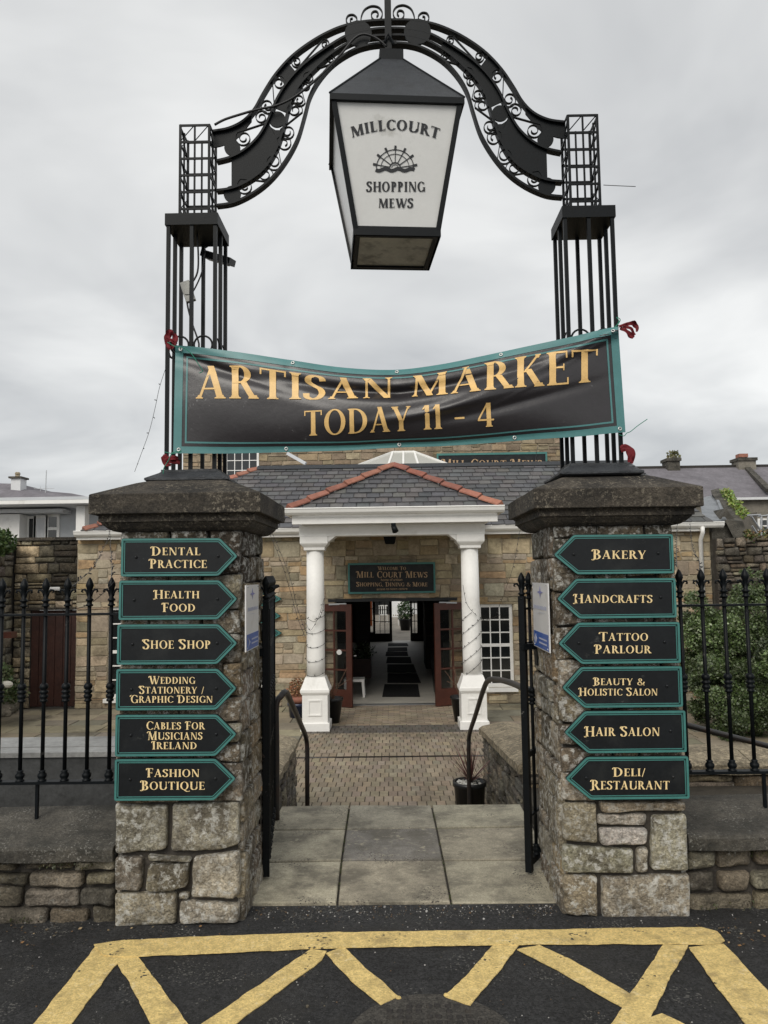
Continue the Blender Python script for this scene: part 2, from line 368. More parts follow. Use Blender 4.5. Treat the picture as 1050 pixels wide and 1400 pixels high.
def jit(t, R, a=.15):
    k = R.uniform(1 - a, 1 + a); return tuple(max(0, c * k * R.uniform(.96, 1.04)) for c in t)
def stonework(pieces, o, ux, uy, n, a0, a1, b0, b1, rows, lens, palette, R, gap=.012, depth=.08, holes=(), bulge=.006, inset=.012, wob=.006, fine=False, tintfn=None, split=.35, prouder=.006):
    o = Vector(o); ux = Vector(ux); uy = Vector(uy); n = Vector(n)
    cuts = sorted({b0, b1, *[h[2] for h in holes], *[h[3] for h in holes]}); cuts = [c for c in cuts if b0 <= c <= b1]
    for ci in range(len(cuts) - 1):
        z = cuts[ci]; zt = cuts[ci + 1]
        while z < zt - .005:
            h = R.uniform(*rows)
            if zt - z - h < rows[0] * .8: h = zt - z
            if h > rows[1] * 1.5: h = (zt - z) / 2
            fr = [(a0, a1)]
            for hx0, hx1, hz0, hz1 in holes:
                if hz0 < z + h - .01 and hz1 > z + .01:
                    nf = []
                    for s0, s1 in fr:
                        if hx1 <= s0 or hx0 >= s1: nf.append((s0, s1)); continue
                        if hx0 > s0: nf.append((s0, hx0))
                        if hx1 < s1: nf.append((hx1, s1))
                    fr = nf
            for s0, s1 in fr:
                x = s0
                while x < s1 - .01:
                    l = R.uniform(*lens)
                    if s1 - x - l < lens[0] * .7: l = s1 - x
                    if l > lens[1] * 1.35: l = (s1 - x) / 2
                    parts = [(z, z + h)]
                    if h > rows[0] * 1.5 and R.random() < split:
                        k = R.uniform(.35, .65); parts = [(z, z + h * k), (z + h * k, z + h)]
                    for q0, q1 in parts:
                        g = gap / 2; w = min(wob, (q1 - q0) * .12)
                        J = lambda: R.uniform(-w, w)
                        poly = [(x + g + J(), q0 + g + J()), (x + l - g + J(), q0 + g + J()), (x + l - g + J(), q1 - g + J()), (x + g + J(), q1 - g + J())]
                        t = jit(R.choice(palette), R, .2)
                        if tintfn: t = tintfn(x + l / 2, (q0 + q1) / 2, t)
                        pieces.add(stone_mb(o + n * R.uniform(-prouder, prouder), ux, uy, n, poly, depth, t, R, bulge, min(inset, (q1 - q0) * .22), fine))
                    x += l
            z += h
X = Vector((1, 0, 0)); Y_ = Vector((0, 1, 0)); Z = Vector((0, 0, 1)); FR = Vector((0, -1, 0))
# ------------------------------------------------------------------ drawn capitals (thick and thin strokes with serifs)
def glyphs(bold=1.0):
    T = .17 * bold; t = .052 * (bold ** .7)
    if bold > 1.2: t = .085
    G = {}
    def lin(p0, q0, p1, q1, n=5): return [((p0[0] + (p1[0] - p0[0]) * i / n, p0[1] + (p1[1] - p0[1]) * i / n), (q0[0] + (q1[0] - q0[0]) * i / n, q0[1] + (q1[1] - q0[1]) * i / n)) for i in range(n + 1)]
    def V(x, w=T, y0=0, y1=1): return lin((x, y0), (x + w, y0), (x, y1), (x + w, y1))
    def D(x0, y0, x1, y1, w): return lin((x0, y0), (x0 + w, y0), (x1, y1), (x1 + w, y1))
    def Hb(x0, x1, y, h=t): return lin((x0, y - h / 2), (x0, y + h / 2), (x1, y - h / 2), (x1, y + h / 2))
    def sf(x, w, y=0, s=.065): 
        d = 1 if y < .5 else -1
        return [((x - s, y), (x + w + s, y)), ((x - s, y + d * .028), (x + w + s, y + d * .028)), ((x - s * .3, y + d * .05), (x + w + s * .3, y + d * .05)), ((x, y + d * .11), (x + w, y + d * .11))]
    def A(cx, cy, rx, ry, a0, a1, Th=T, th=t, n=18):
        o = []
        for i in range(n + 1):
            a = radians(a0 + (a1 - a0) * i / n); o.append(((cx + rx * cos(a), cy + ry * sin(a)), (cx + (rx - Th) * cos(a), cy + (ry - th) * sin(a))))
        return o
    def pen(pts, sc=1.0, nib=10, sub=4):
        P = []
        for i in range(len(pts) - 1):       # catmull-rom
            p0 = pts[max(i - 1, 0)]; p1 = pts[i]; p2 = pts[i + 1]; p3 = pts[min(i + 2, len(pts) - 1)]
            for k in range(sub):
                u = k / sub
                P.append(tuple(.5 * (2 * p1[c] + (p2[c] - p0[c]) * u + (2 * p0[c] - 5 * p1[c] + 4 * p2[c] - p3[c]) * u * u + (3 * p1[c] - p0[c] - 3 * p2[c] + p3[c]) * u ** 3) for c in (0, 1)))
        P.append(pts[-1]); o = []
        for i, p in enumerate(P):
            a = P[max(i - 1, 0)]; b = P[min(i + 1, len(P) - 1)]; dx = b[0] - a[0]; dy = b[1] - a[1]; l = sqrt(dx * dx + dy * dy) or 1
            w = (t + (T - t) * abs(sin(atan2(dy, dx) - radians(nib)))) * sc / 2
            o.append(((p[0] - dy / l * w, p[1] + dx / l * w), (p[0] + dy / l * w, p[1] - dx / l * w)))
        return o
    def stem(x, w=T, top=True, bot=True):
        r = [V(x, w)]
        if bot: r.append(sf(x, w, 0))
        if top: r.append(sf(x, w, 1))
        return r
    def tip(x, y0, y1, w=.035): return lin((x, y0), (x + w, y0), (x, y1), (x + w, y1), 2)
    top = 1 - t / 2; bt = t / 2
    G['A'] = (.80, [D(.06, 0, .365, 1, t * 1.3), D(.30, 1.02, .55, 0, T), Hb(.17, .52, .31), sf(.06, t * 1.3, 0, .06), sf(.55, T, 0, .06)])
    G['B'] = (.64, stem(.09) + [A(.28, .755, .27, .245, -90, 90), A(.28, .27, .33, .27, -90, 90), Hb(.1, .3, top), Hb(.1, .3, .515), Hb(.1, .3, bt)])
    G['C'] = (.74, [A(.44, .5, .41, .52, 42, 318), tip(.70, .70, .93, .045), tip(.72, .10, .20, .03)])
    G['D'] = (.82, stem(.09) + [A(.30, .5, .47, .5, -90, 90), Hb(.1, .32, top), Hb(.1, .32, bt)])
    G['E'] = (.60, stem(.09) + [Hb(.1, .55, top), Hb(.1, .47, .52), Hb(.1, .58, bt), tip(.52, .80, 1, .04), tip(.45, .42, .62, .03), tip(.55, 0, .2, .04)])
    G['F'] = (.56, stem(.09) + [Hb(.1, .53, top), Hb(.1, .46, .50), tip(.50, .80, 1, .04), tip(.44, .40, .60, .03)])
    G['G'] = (.82, [A(.44, .5, .41, .52, 42, 318), tip(.70, .72, .93, .045), V(.64, T * .85, .03, .42), sf(.64, T * .85, .42 + .58, .05)[:0] or Hb(.56, .86, .42, .04)])
    G['H'] = (.86, stem(.09) + stem(.60) + [Hb(.2, .65, .5)])
    G['I'] = (.35, stem(.09))
    G['K'] = (.78, stem(.09) + [D(.24, .47, .60, 1, t * 1.3), D(.28, .56, .56, 0, T * 1.05), sf(.60, t, 1, .05), sf(.57, T, 0, .05)])
    G['L'] = (.58, stem(.09) + [Hb(.1, .55, bt), tip(.53, 0, .22, .04)])
    G['M'] = (1.00, [D(.10, 0, .14, 1, t * 1.2), D(.12, 1, .42, 0, T), D(.44, .0, .76, 1, t * 1.2), V(.74, T), sf(.09, t, 0, .05), sf(.74, T, 0), sf(.12, .05, 1, .05), sf(.74, T, 1, .04)])
    G['N'] = (.86, [V(.12, t * 1.2), D(.10, 1, .60, 0, T), V(.70, t * 1.2), sf(.12, t, 0, .06), sf(.70, t, 1, .07), sf(.10, .1, 1, .05)])
    G['O'] = (.86, [A(.43, .5, .41, .52, 0, 360, n=32)])
    G['P'] = (.62, stem(.09) + [A(.28, .72, .30, .28, -90, 90), Hb(.1, .3, top), Hb(.1, .3, .465)])
    G['Q'] = (.88, [A(.43, .5, .41, .52, 0, 360, n=32), pen([(.40, .02), (.56, -.14), (.74, -.22), (.98, -.16)], .9)])
    G['R'] = (.74, stem(.09) + [A(.28, .73, .30, .27, -90, 90), Hb(.1, .3, top), Hb(.1, .3, .485), D(.30, .49, .56, 0, T), sf(.57, T, 0, .05)])
    G['S'] = (.58, [pen([(.49, .80), (.44, .94), (.28, .985), (.13, .90), (.12, .72), (.28, .56), (.42, .44), (.47, .25), (.38, .07), (.22, .015), (.08, .09), (.06, .24)], 1.0, 0)])
    G['T'] = (.72, [V(.275, T), sf(.275, T, 0), Hb(.02, .70, top), tip(.02, .80, 1, .045), tip(.655, .80, 1, .045)])
    G['U'] = (.84, [V(.09, T, .3, 1), V(.70, t * 1.2, .3, 1), sf(.09, T, 1), sf(.70, t * 1.2, 1, .06), pen([(.175, .34), (.20, .14), (.34, .03), (.50, .03), (.66, .12), (.73, .34)], 1.0, 5)])
    G['W'] = (1.16, [D(.05, 1, .27, 0, T), D(.36, 0, .58, 1, t * 1.2), D(.47, 1, .70, 0, T), D(.79, 0, 1.06, 1, t * 1.2), sf(.05, T, 1, .05), sf(.50, T, 1, .05), sf(1.06, t, 1, .06)])
    G['Y'] = (.74, [D(.04, 1, .275, .42, T), D(.40, .42, .63, 1, t * 1.2), V(.275, T, 0, .46), sf(.275, T, 0), sf(.05, T, 1, .05), sf(.63, t, 1, .06)])
    G['&'] = (.90, [pen([(.86, .50), (.78, .28), (.60, .08), (.34, .0), (.10, .12), (.10, .34), (.34, .54), (.52, .72), (.46, .92), (.30, .97), (.20, .84), (.28, .62), (.52, .30), (.72, .06), (.92, .0)], .85, 0)])
    G['/'] = (.36, [D(.02, -.08, .28, 1.04, t * 1.5)])
    G['-'] = (.50, [Hb(.06, .44, .40, .085)])
    G[','] = (.26, [D(.06, -.16, .12, .12, .1)])
    G['1'] = (.36, [V(.12, T), sf(.12, T, 0), D(.02, .82, .13, 1, .06)])
    G['4'] = (.68, [D(.02, .30, .38, 1.0, t * 1.4), Hb(.02, .64, .27, .07), V(.36, T, -.02, 1), sf(.36, T, -.02, .05)])
    return G, pen
G1, PEN = glyphs(1.0); G2, _p = glyphs(1.3)
def layout(text, initials=True, bold=False, track=.07):
    """strips of text in em units; returns width, strips"""
    G = G2 if bold else G1; x = 0; out = []; start = True
    for ch in text:
        if ch == ' ': x += .50 if initials else .38; start = True; continue
        w, st = G[ch]; sc = 1.2 if (start and initials and ch.isalpha()) else 1.0; dy = -.06 if sc > 1 else 0
        for s in st: out.append([((x + a[0] * sc, a[1] * sc + dy), (x + b[0] * sc, b[1] * sc + dy)) for a, b in s])
        if sc > 1 and ch in 'DPBMHTRGWFIS':     # small swash off the initial's head
            s = PEN([(.16, 1.0), (.06, .985), (-.02, .92), (-.03, .80)], .55, 0)
            out.append([((x + a[0] * sc, a[1] * sc + dy), (x + b[0] * sc, b[1] * sc + dy)) for a, b in s])
            if ch in 'HRB':
                s = PEN([(.16, .05), (.08, -.05), (-.01, -.07), (-.06, .0)], .55, 0)
                out.append([((x + a[0] * sc, a[1] * sc + dy), (x + b[0] * sc, b[1] * sc + dy)) for a, b in s])
        x += (w + track) * sc; start = False
    return x - track, out
def text_mb(text, fn, initials=True, bold=False, thick=.0012, track=.07):
    """fn(x01, y) -> (Vector pos, Vector normal) ; x01 in 0..1 over the line, y in cap heights"""
    w, st = layout(text, initials, bold, track); mb = MB()
    for k, s in enumerate(st):
        h = thick * (1 + (k % 7) * .22); vs = []; fs = []
        for a, b in s:
            for q in (a, b):
                p, n = fn(q[0] / w, q[1]); vs.append(p + n * h)
        for i in range(len(s) - 1): fs.append((2 * i, 2 * i + 1, 2 * i + 3, 2 * i + 2))
        mb.add(vs, fs)
    return mb
def px_text(text, u0, u1, vt, vb, plane_p, plane_n, **kw):
    if kw.get('initials', True): vt = vt + (vb - vt) * .06
    def fn(x, y): return PP(u0 + (u1 - u0) * x, vb + (vt - vb) * y, plane_p, plane_n), plane_n
    return text_mb(text, fn, **kw)
def catenary(a, b, sag, n=12):
    a = Vector(a); b = Vector(b)
    return [a.lerp(b, i / n) - Z * sag * 4 * (i / n) * (1 - i / n) for i in range(n + 1)]
def leaves(mb, c, rad, n, size, R, cols, shell=.55, flat=None):
    for _ in range(n):
        while True:
            p = Vector((R.uniform(-1, 1), R.uniform(-1, 1), R.uniform(-1, 1)))
            if p.length < 1 and p.length > shell * R.random(): break
        q = Vector((c[0] + p.x * rad[0], c[1] + p.y * rad[1], c[2] + p.z * rad[2]))
        d = Vector((R.uniform(-1, 1), R.uniform(-1, 1), R.uniform(-.4, 1))).normalized(); s = d.cross(Vector((R.uniform(-1, 1), R.uniform(-1, 1), R.uniform(-1, 1)))).normalized()
        L = size * R.uniform(.6, 1.4); w = L * R.uniform(.25, .4)
        mb.add([q, q + d * L * .5 + s * w, q + d * L, q + d * L * .5 - s * w], [(0, 1, 2, 3)], jit(R.choice(cols), R, .25))
# ================================================================== SETTING: road, paint, path
ZC = -.9                                     # courtyard level, below the street
R = random.Random(3)
def struct(o): o['kind'] = 'structure'; return o
mb = MB(); nx, ny = 60, 26
vs = []; fs = []
mb.box(-60, 60, -40, 3.875, -.3, 0)
struct(mb.build('road', 'asphalt'))
mb = MB(); mb.box(-200, 200, 5.45, 260, ZC - .4, ZC - .01); struct(mb.build('ground', 'soil'))
mb = MB(); mb.box(-60, -.9, 3.9, 5.5, -.95, -.02); mb.box(.95, 60, 3.9, 5.95, -.95, -.02); struct(mb.build('terrace_ground', 'soil'))
# loose grit along the kerb line
gr = MB()
for _ in range(2600):
    x = R.uniform(-2.6, 2.6); y = 3.86 - abs(R.gauss(0, .09)) if R.random() < .75 else R.uniform(2.4, 3.8)
    if -1.33 < x < -.7 and y > 3.66: continue
    if .76 < x < 1.38 and y > 3.70: continue
    if abs(x) > 1.3 and y > 3.74: continue
    r = R.uniform(.0015, .0045) * (1.8 if R.random() < .04 else 1); g = R.choice([(.25, .24, .23), (.12, .115, .11), (.4, .39, .37), (.14, .09, .05), (.06, .06, .06), (.08, .07, .055), (.10, .085, .06)])
    gr.ball((x, y, r * .5), r, 5, 3, (1, R.uniform(.6, 1.3), .7), g)
tag(gr.build('gravel', 'litter'), 'loose grit and small stones scattered along the edge of the road', 'gravel', kind='stuff')
# yellow hatching: polygons traced on the road, each a painted sheet 4 mm up with ragged edges
def G(u, v, z=.0): return PZ(u, v, z)
def painted(poly, z, name='yellow_line'):
    pts = []
    m = len(poly)
    for i in range(m):
        a = PZ(*poly[i], z); b = PZ(*poly[(i + 1) % m], z); n = max(2, int((b - a).length / .025)); d = (b - a).normalized(); s = Vector((d.y, -d.x, 0))
        for k in range(n):
            p = a.lerp(b, k / n); q = p + s * (noise.noise(p * 60) * .0035 + noise.noise(p * 9) * .006); pts.append(Vector((q.x, q.y, z)))
    me = MB(); me.prism([p for p in pts], None, (0, 0, 1), .0035)
    return me
PS = [[(128, 1291), (170, 1285), (300, 1279), (430, 1275), (560, 1273), (700, 1271), (830, 1269), (960, 1267), (980, 1273), (992, 1286), (985, 1291), (905, 1290), (800, 1290), (700, 1291), (570, 1293), (440, 1296), (300, 1302), (168, 1308), (140, 1306)]]
P2 = [[(130, 1294), (172, 1305), (155, 1322), (125, 1362), (96, 1402), (60, 1455), (0, 1455), (44, 1402), (90, 1345)],
      [(157, 1309), (186, 1304), (222, 1352), (258, 1402), (300, 1455), (240, 1455), (208, 1402), (180, 1350)],
      [(425, 1297), (446, 1300), (440, 1312), (318, 1402), (250, 1455), (190, 1455), (273, 1402)],
      [(446, 1303), (470, 1294), (508, 1330), (545, 1362), (520, 1374), (480, 1340)],
      [(674, 1292), (708, 1292), (680, 1330), (643, 1374), (608, 1362), (640, 1330)],
      [(707, 1298), (738, 1291), (800, 1322), (866, 1362), (880, 1372), (862, 1384), (835, 1368), (770, 1330)],
      [(907, 1291), (941, 1292), (920, 1330), (884, 1402), (850, 1455), (790, 1455), (834, 1402), (870, 1345)],
      [(884, 1392), (905, 1385), (940, 1402), (1000, 1440), (960, 1450), (880, 1402)],
      [(942, 1295), (990, 1290), (1020, 1322), (1062, 1368), (1140, 1455), (1060, 1455), (1010, 1388), (970, 1335)]]
road_paint = painted(PS[0], .0085); ym = road_paint.build('yellow_road_marking', 'yellow_paint'); struct(ym)
for i, p in enumerate(P2): painted(p, .0044 + i * .0004).build('yellow_stripe', 'yellow_paint', ym)
# cast iron cover at the bottom of the frame
mh = thing('manhole_cover', 'round cast iron cover with raised square studs set in the asphalt', 'manhole cover', (0, 0, 0))
c = PZ(590, 1425, 0)
m2 = MB(); m2.lathe([(.30, 0.0), (.30, .003), (.285, .0035), (.28, .002)], c, 40); m2.build('lid', 'lid_fill', mh)
pc = Pieces('stud', 'rust_iron', 80)
for i in range(-8, 9):
    for j in range(-8, 9):
        x = i * .036; y = j * .036
        if x * x + y * y > .25 ** 2: continue
        if R.random() < .2: continue
        x += R.uniform(-.004, .004); y += R.uniform(-.003, .003)
        b = MB(); b.add([(c.x + x - .011, c.y + y - .009, .002), (c.x + x + .011, c.y + y - .009, .002), (c.x + x + .011, c.y + y + .009, .002), (c.x + x - .011, c.y + y + .009, .002),
             (c.x + x - .009, c.y + y - .007, .008), (c.x + x + .009, c.y + y - .007, .008), (c.x + x + .009, c.y + y + .007, .008), (c.x + x - .009, c.y + y + .007, .008)],
            [(4, 5, 6, 7), (0, 1, 5, 4), (1, 2, 6, 5), (2, 3, 7, 6), (3, 0, 4, 7)]); pc.add(b)
pc.finish(mh)
for u, v in ((545, 1366), (610, 1362)):
    p = PZ(u, v, .0); b = MB(); b.ball((p.x, p.y, .004), .011, 7, 4, (1, .8, .7)); tag(b.build('paint_blob', 'yellow_paint'), 'small yellow paint lump at the end of the %s stripe by the iron cover' % ('left' if u < 580 else 'right'), 'paint lump')
# --- flagged threshold between the pillars: 3 x 3 slabs
slabs = struct(MB().box(-.80, .86, 3.88, 5.46, -.2, -.012).build('path', 'dark_mortar'))
rowsv = [1236, 1178, 1135, 1101]
def gx(u, v): return PZ(u, v, 0)
cols_px = [[(333, 1237), (461, 1236), (617, 1236), (768, 1236)], [(371, 1180), (467, 1178), (606, 1177), (742, 1176)], [(376, 1136), (473, 1135), (597, 1133), (724, 1131)], [(383, 1103), (478, 1101), (590, 1101), (712, 1100)]]
tn = [[(.33, .31, .25), (.24, .22, .18), (.25, .235, .19)], [(.26, .245, .2), (.135, .13, .125), (.21, .195, .16)], [(.23, .215, .175), (.21, .2, .17), (.22, .21, .17)]]
for r in range(3):
    for k in range(3):
        q = [gx(*cols_px[r][k]), gx(*cols_px[r][k + 1]), gx(*cols_px[r + 1][k + 1]), gx(*cols_px[r + 1][k])]
        if k == 0: q[0].x = -.80; q[3].x = -.80
        if k == 2: q[1].x = .86; q[2].x = .86
        cc = sum(q, Vector()) / 4; z = R.uniform(-.002, .003)
        poly = [Vector((p.x + (.006 if p.x < cc.x else -.006), p.y + (.012 if p.y < cc.y else -.012), z)) for p in q]
        inn = [Vector((p.x + (.006 if p.x < cc.x else -.006), p.y + (.006 if p.y < cc.y else -.006), z + .005)) for p in poly]
        b = MB(); lo = [p - Z * .08 for p in poly]
        b.add(lo + poly + inn, [(0, 1, 5, 4), (1, 2, 6, 5), (2, 3, 7, 6), (3, 0, 4, 7), (4, 5, 9, 8), (5, 6, 10, 9), (6, 7, 11, 10), (7, 4, 8, 11), (8, 9, 10, 11)], tn[r][k])
        b.build('paving_slab', 'slab', slabs)
# moss tufts in the joints
ms = MB()
for _ in range(260):
    k = R.choice([1, 2]); t = R.random() * 3; r = min(2, int(t)); a = gx(*cols_px[r][k]).lerp(gx(*cols_px[r + 1][k]), t - r)
    if noise.noise(a * 6) < -.05: continue
    for j in range(3): 
        d = Vector((R.uniform(-1, 1), R.uniform(-1, 1), 1.6)).normalized() * R.uniform(.004, .010); s = Vector((R.uniform(-1, 1), R.uniform(-1, 1), 0)).normalized() * .0025
        p = a + Vector((R.uniform(-.004, .004), 0, -.003)); ms.add([p - s, p + s, p + d], [(0, 1, 2)], R.choice([(.07, .10, .03), (.09, .08, .04)]))
for _ in range(500):     # weeds along the left edge of the threshold
    p = Vector((-.80 + abs(R.gauss(0, .02)), R.uniform(4.6, 5.4), 0)); s = Vector((R.uniform(-1, 1), R.uniform(-1, 1), 0)).normalized() * .003
    ms.add([p - s, p + s, p + Vector((R.uniform(-.01, .01), R.uniform(-.01, .01), R.uniform(.004, .014)))], [(0, 1, 2)], R.choice([(.08, .11, .04), (.10, .085, .045), (.06, .09, .03)]))
tag(ms.build('moss', 'leaf'), 'short moss and weeds growing in the joints of the threshold slabs', 'moss', kind='stuff')
# steps down
st = struct(MB().box(-.86, .95, 5.46, 5.75, -.95, -.15).build('steps', 'coping_stone'))
for i in range(1, 6):
    MB().box(-.86, .95, 5.46 + .29 * i, 5.75 + .29 * i, -.95, -.15 * (i + 1)).build('step', 'coping_stone', st)
# --- brick paved way in the courtyard
pave = struct(MB().box(-1.9, 1.9, 7.2, 14.98, -1.05, ZC - .012).build('brick_path', 'paver_joint'))
pc = Pieces('paver', 'paver', 300)
bt = [(.255, .208, .148), (.275, .222, .158), (.24, .197, .142), (.265, .222, .168), (.225, .185, .135)]; gt = [(.105, .095, .085), (.12, .105, .09), (.10, .088, .075)]
def paver(x0, x1, y0, y1, t):
    b = MB(); z = ZC + R.uniform(-.002, .002); e = .004
    b.add([(x0, y0, z - .05), (x1, y0, z - .05), (x1, y1, z - .05), (x0, y1, z - .05), (x0, y0, z - .004), (x1, y0, z - .004), (x1, y1, z - .004), (x0, y1, z - .004), (x0 + e, y0 + e, z), (x1 - e, y0 + e, z), (x1 - e, y1 - e, z), (x0 + e, y1 - e, z)],
          [(0, 1, 5, 4), (1, 2, 6, 5), (2, 3, 7, 6), (3, 0, 4, 7), (4, 5, 9, 8), (5, 6, 10, 9), (6, 7, 11, 10), (7, 4, 8, 11), (8, 9, 10, 11)], t); pc.add(b)
def halfw(y): return 1.36 if y < 12.4 else 1.30
def field(ya, yb, tones, w, step=.19, h=.105, soldier=False):
    y = ya; r = 0
    while y < yb - .02:
        hh = min(h, yb - y); x = -w; 
        off = (.5 if r % 2 else 0) * step; x0 = -w
        if off: paver(x0 + .004, x0 + off - .004, y + .004, y + hh - .004, jit(R.choice(tones), R, .14)); x0 += off
        while x0 < w - .01:
            x1 = min(w, x0 + step); paver(x0 + .0045, x1 - .0045, y + .0045, y + hh - .0045, jit(R.choice(tones), R, .14)); x0 = x1
        y += hh; r += 1
field(7.7, 10.79, bt, 1.45, .105, .205); field(10.88, 12.42, bt, 1.45, .105, .205); field(12.42, 13.05, gt, 1.45, .105, .205); field(13.05, 14.97, bt, 1.45, .205, .105)
pc.finish(pave)
dr = MB(); dr.box(-1.42, 1.35, 10.80, 10.87, ZC - .04, ZC - .004); dr.build('drain_channel', 'iron_worn', pave)
# flagstones left and right of the path
fl = struct(MB().box(-30, -1.9, 5.5, 15.2, -1.2, ZC - .012).build('courtyard_left', 'paver_joint'))
fr_ = struct(MB().box(1.9, 30, 5.95, 15.2, -1.2, ZC - .012).build('courtyard_right', 'paver_joint'))
def flags(par, xa, xb, ya, yb):
    p = Pieces('flagstone', 'flag', 120); y = ya; r = 0
    while y < yb - .1:
        h = min(R.uniform(.42, .6), yb - y); x = xa
        while x < xb - .05:
            l = min(R.uniform(.5, .95), xb - x); z = ZC + R.uniform(-.003, .004); b = MB()
            b.box(x + .008, x + l - .008, y + .008, y + h - .008, ZC - .06, z, jit(R.choice([(.27, .235, .165), (.24, .21, .155), (.21, .195, .15), (.30, .26, .18)]), R, .15)); p.add(b); x += l
        y += h
    p.finish(par)
flags(fl, -8.5, -1.47, 7.8, 14.98); flags(fr_, 1.47, 8.0, 6.6, 14.98)
MB().box(-1.9, -1.46, 7.7, 14.98, -1.1, ZC - .014).build('edging_base', 'paver_joint', fl); MB().box(1.46, 1.9, 7.7, 14.98, -1.1, ZC - .014).build('edging_base', 'paver_joint', fr_)
# ================================================================== GATE PILLARS
PAL = [(.21, .17, .115), (.245, .205, .145), (.16, .13, .09), (.235, .18, .105), (.27, .24, .18), (.19, .16, .115)]
PALW = [(.30, .285, .25), (.27, .25, .21), (.25, .22, .17)]
def pillar(label, x0, x1, y0, y1, px_rows, inner, pxv, seed):
    R = random.Random(seed)
    g = thing('gate_pillar', label, 'gate pillar', ((x0 + x1) / 2, (y0 + y1) / 2, 0), 'stone gate pillars')
    core = MB(); core.box(x0 + .025, x1 - .025, y0 + .03, y1 - .03, -.05, 1.86); core.build('pillar_core', 'mortar' if False else 'dark_mortar', g)
    pc = Pieces('stone', 'pillar_stone', 290, True)
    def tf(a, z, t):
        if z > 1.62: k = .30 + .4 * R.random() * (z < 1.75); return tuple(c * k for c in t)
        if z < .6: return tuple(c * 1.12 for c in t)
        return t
    ztop = .0
    # bottom stones of the front face as in the photograph
    for poly, tint in px_rows:
        P = [PY(u, v, y0) for u, v in poly]
        P = [(max(x0, min(x1, p.x)), max(-.03, p.z)) for p in P]; P = P[::-1] if False else P
        # order counter-clockwise
        cx = sum(p[0] for p in P) / len(P); cz = sum(p[1] for p in P) / len(P); P.sort(key=lambda p: atan2(p[1] - cz, p[0] - cx))
        P = [(p[0] + (cx - p[0]) / max(.001, abs(cx - p[0])) * .001 + R.uniform(-.004, .004), p[1] + (cz - p[1]) / max(.001, abs(cz - p[1])) * .001 + R.uniform(-.004, .004)) for p in P]
        pc.add(stone_mb(Vector((0, y0 + R.uniform(-.008, .006), 0)), X, Z, FR, P, .09, jit(tint, R, .08), R, .008, .014, True)); ztop = max(ztop, max(p[1] for p in P))
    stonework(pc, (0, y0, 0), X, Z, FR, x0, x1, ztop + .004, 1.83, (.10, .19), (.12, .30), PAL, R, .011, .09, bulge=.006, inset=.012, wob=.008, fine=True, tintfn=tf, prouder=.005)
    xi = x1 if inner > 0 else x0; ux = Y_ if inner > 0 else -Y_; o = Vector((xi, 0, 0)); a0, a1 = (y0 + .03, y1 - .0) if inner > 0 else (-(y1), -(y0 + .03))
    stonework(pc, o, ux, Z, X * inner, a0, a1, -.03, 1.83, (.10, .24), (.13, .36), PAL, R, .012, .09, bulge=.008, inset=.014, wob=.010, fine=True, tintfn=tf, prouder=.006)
    xo = x0 if inner > 0 else x1; o = Vector((xo, 0, 0)); ux = -Y_ if inner > 0 else Y_; a0, a1 = (-(y1), -(y0 + .03)) if inner > 0 else (y0 + .03, y1)
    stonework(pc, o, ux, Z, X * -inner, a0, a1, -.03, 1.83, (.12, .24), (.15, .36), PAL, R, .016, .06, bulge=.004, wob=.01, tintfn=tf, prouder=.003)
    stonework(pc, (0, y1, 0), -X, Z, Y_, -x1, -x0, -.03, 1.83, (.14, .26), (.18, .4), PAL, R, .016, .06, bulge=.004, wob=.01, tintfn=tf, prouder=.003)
    pc.finish(g)
    cx = (x0 + x1) / 2; cy = (y0 + y1) / 2; hx = (x1 - x0) / 2; hy = (y1 - y0) / 2
    c1 = MB(); c1.loft(cx, cy, hx, hy, [(.004, 1.818), (.022, 1.822), (.040, 1.833), (.060, 1.852), (.066, 1.862), (.074, 1.863), (.074, 1.890), (.080, 1.893), (.080, 1.899)], sub=6, wob=.0018); c1.build('cap_moulding', 'cap_stone', g)
    c2 = MB(); c2.loft(cx, cy, hx, hy, [(.104, 1.899), (.107, 1.902), (.107, 1.945), (.1065, 1.990), (.103, 1.994), (.03, 2.024), (-.06, 2.062), (-.155, 2.095), (-.17, 2.098)], sub=9, wob=.0025); c2.build('cap_slab', 'cap_stone', g)
    return g, cx, cy
LS = lambda *a: list(a)
W1, W2, W3 = (.37, .34, .27), (.28, .24, .175), (.33, .30, .235)
left_rows = [([(153, 1099), (228, 1102), (226, 1162), (153, 1168)], W1), ([(234, 1100), (327, 1098), (327, 1155), (300, 1163), (232, 1164)], W1), ([(153, 1172), (196, 1172), (194, 1210), (190, 1219), (152, 1217)], W3),
             ([(202, 1168), (258, 1172), (262, 1178), (204, 1177)], W3), ([(203, 1181), (257, 1180), (256, 1213), (232, 1220), (199, 1218)], W2), ([(264, 1172), (327, 1164), (328, 1218), (320, 1229), (260, 1226)], W1),
             ([(152, 1223), (240, 1222), (239, 1264), (152, 1270)], W2), ([(245, 1232), (327, 1236), (327, 1262), (246, 1265)], W3), ([(243, 1222), (258, 1222), (258, 1230), (243, 1231)], W2)]
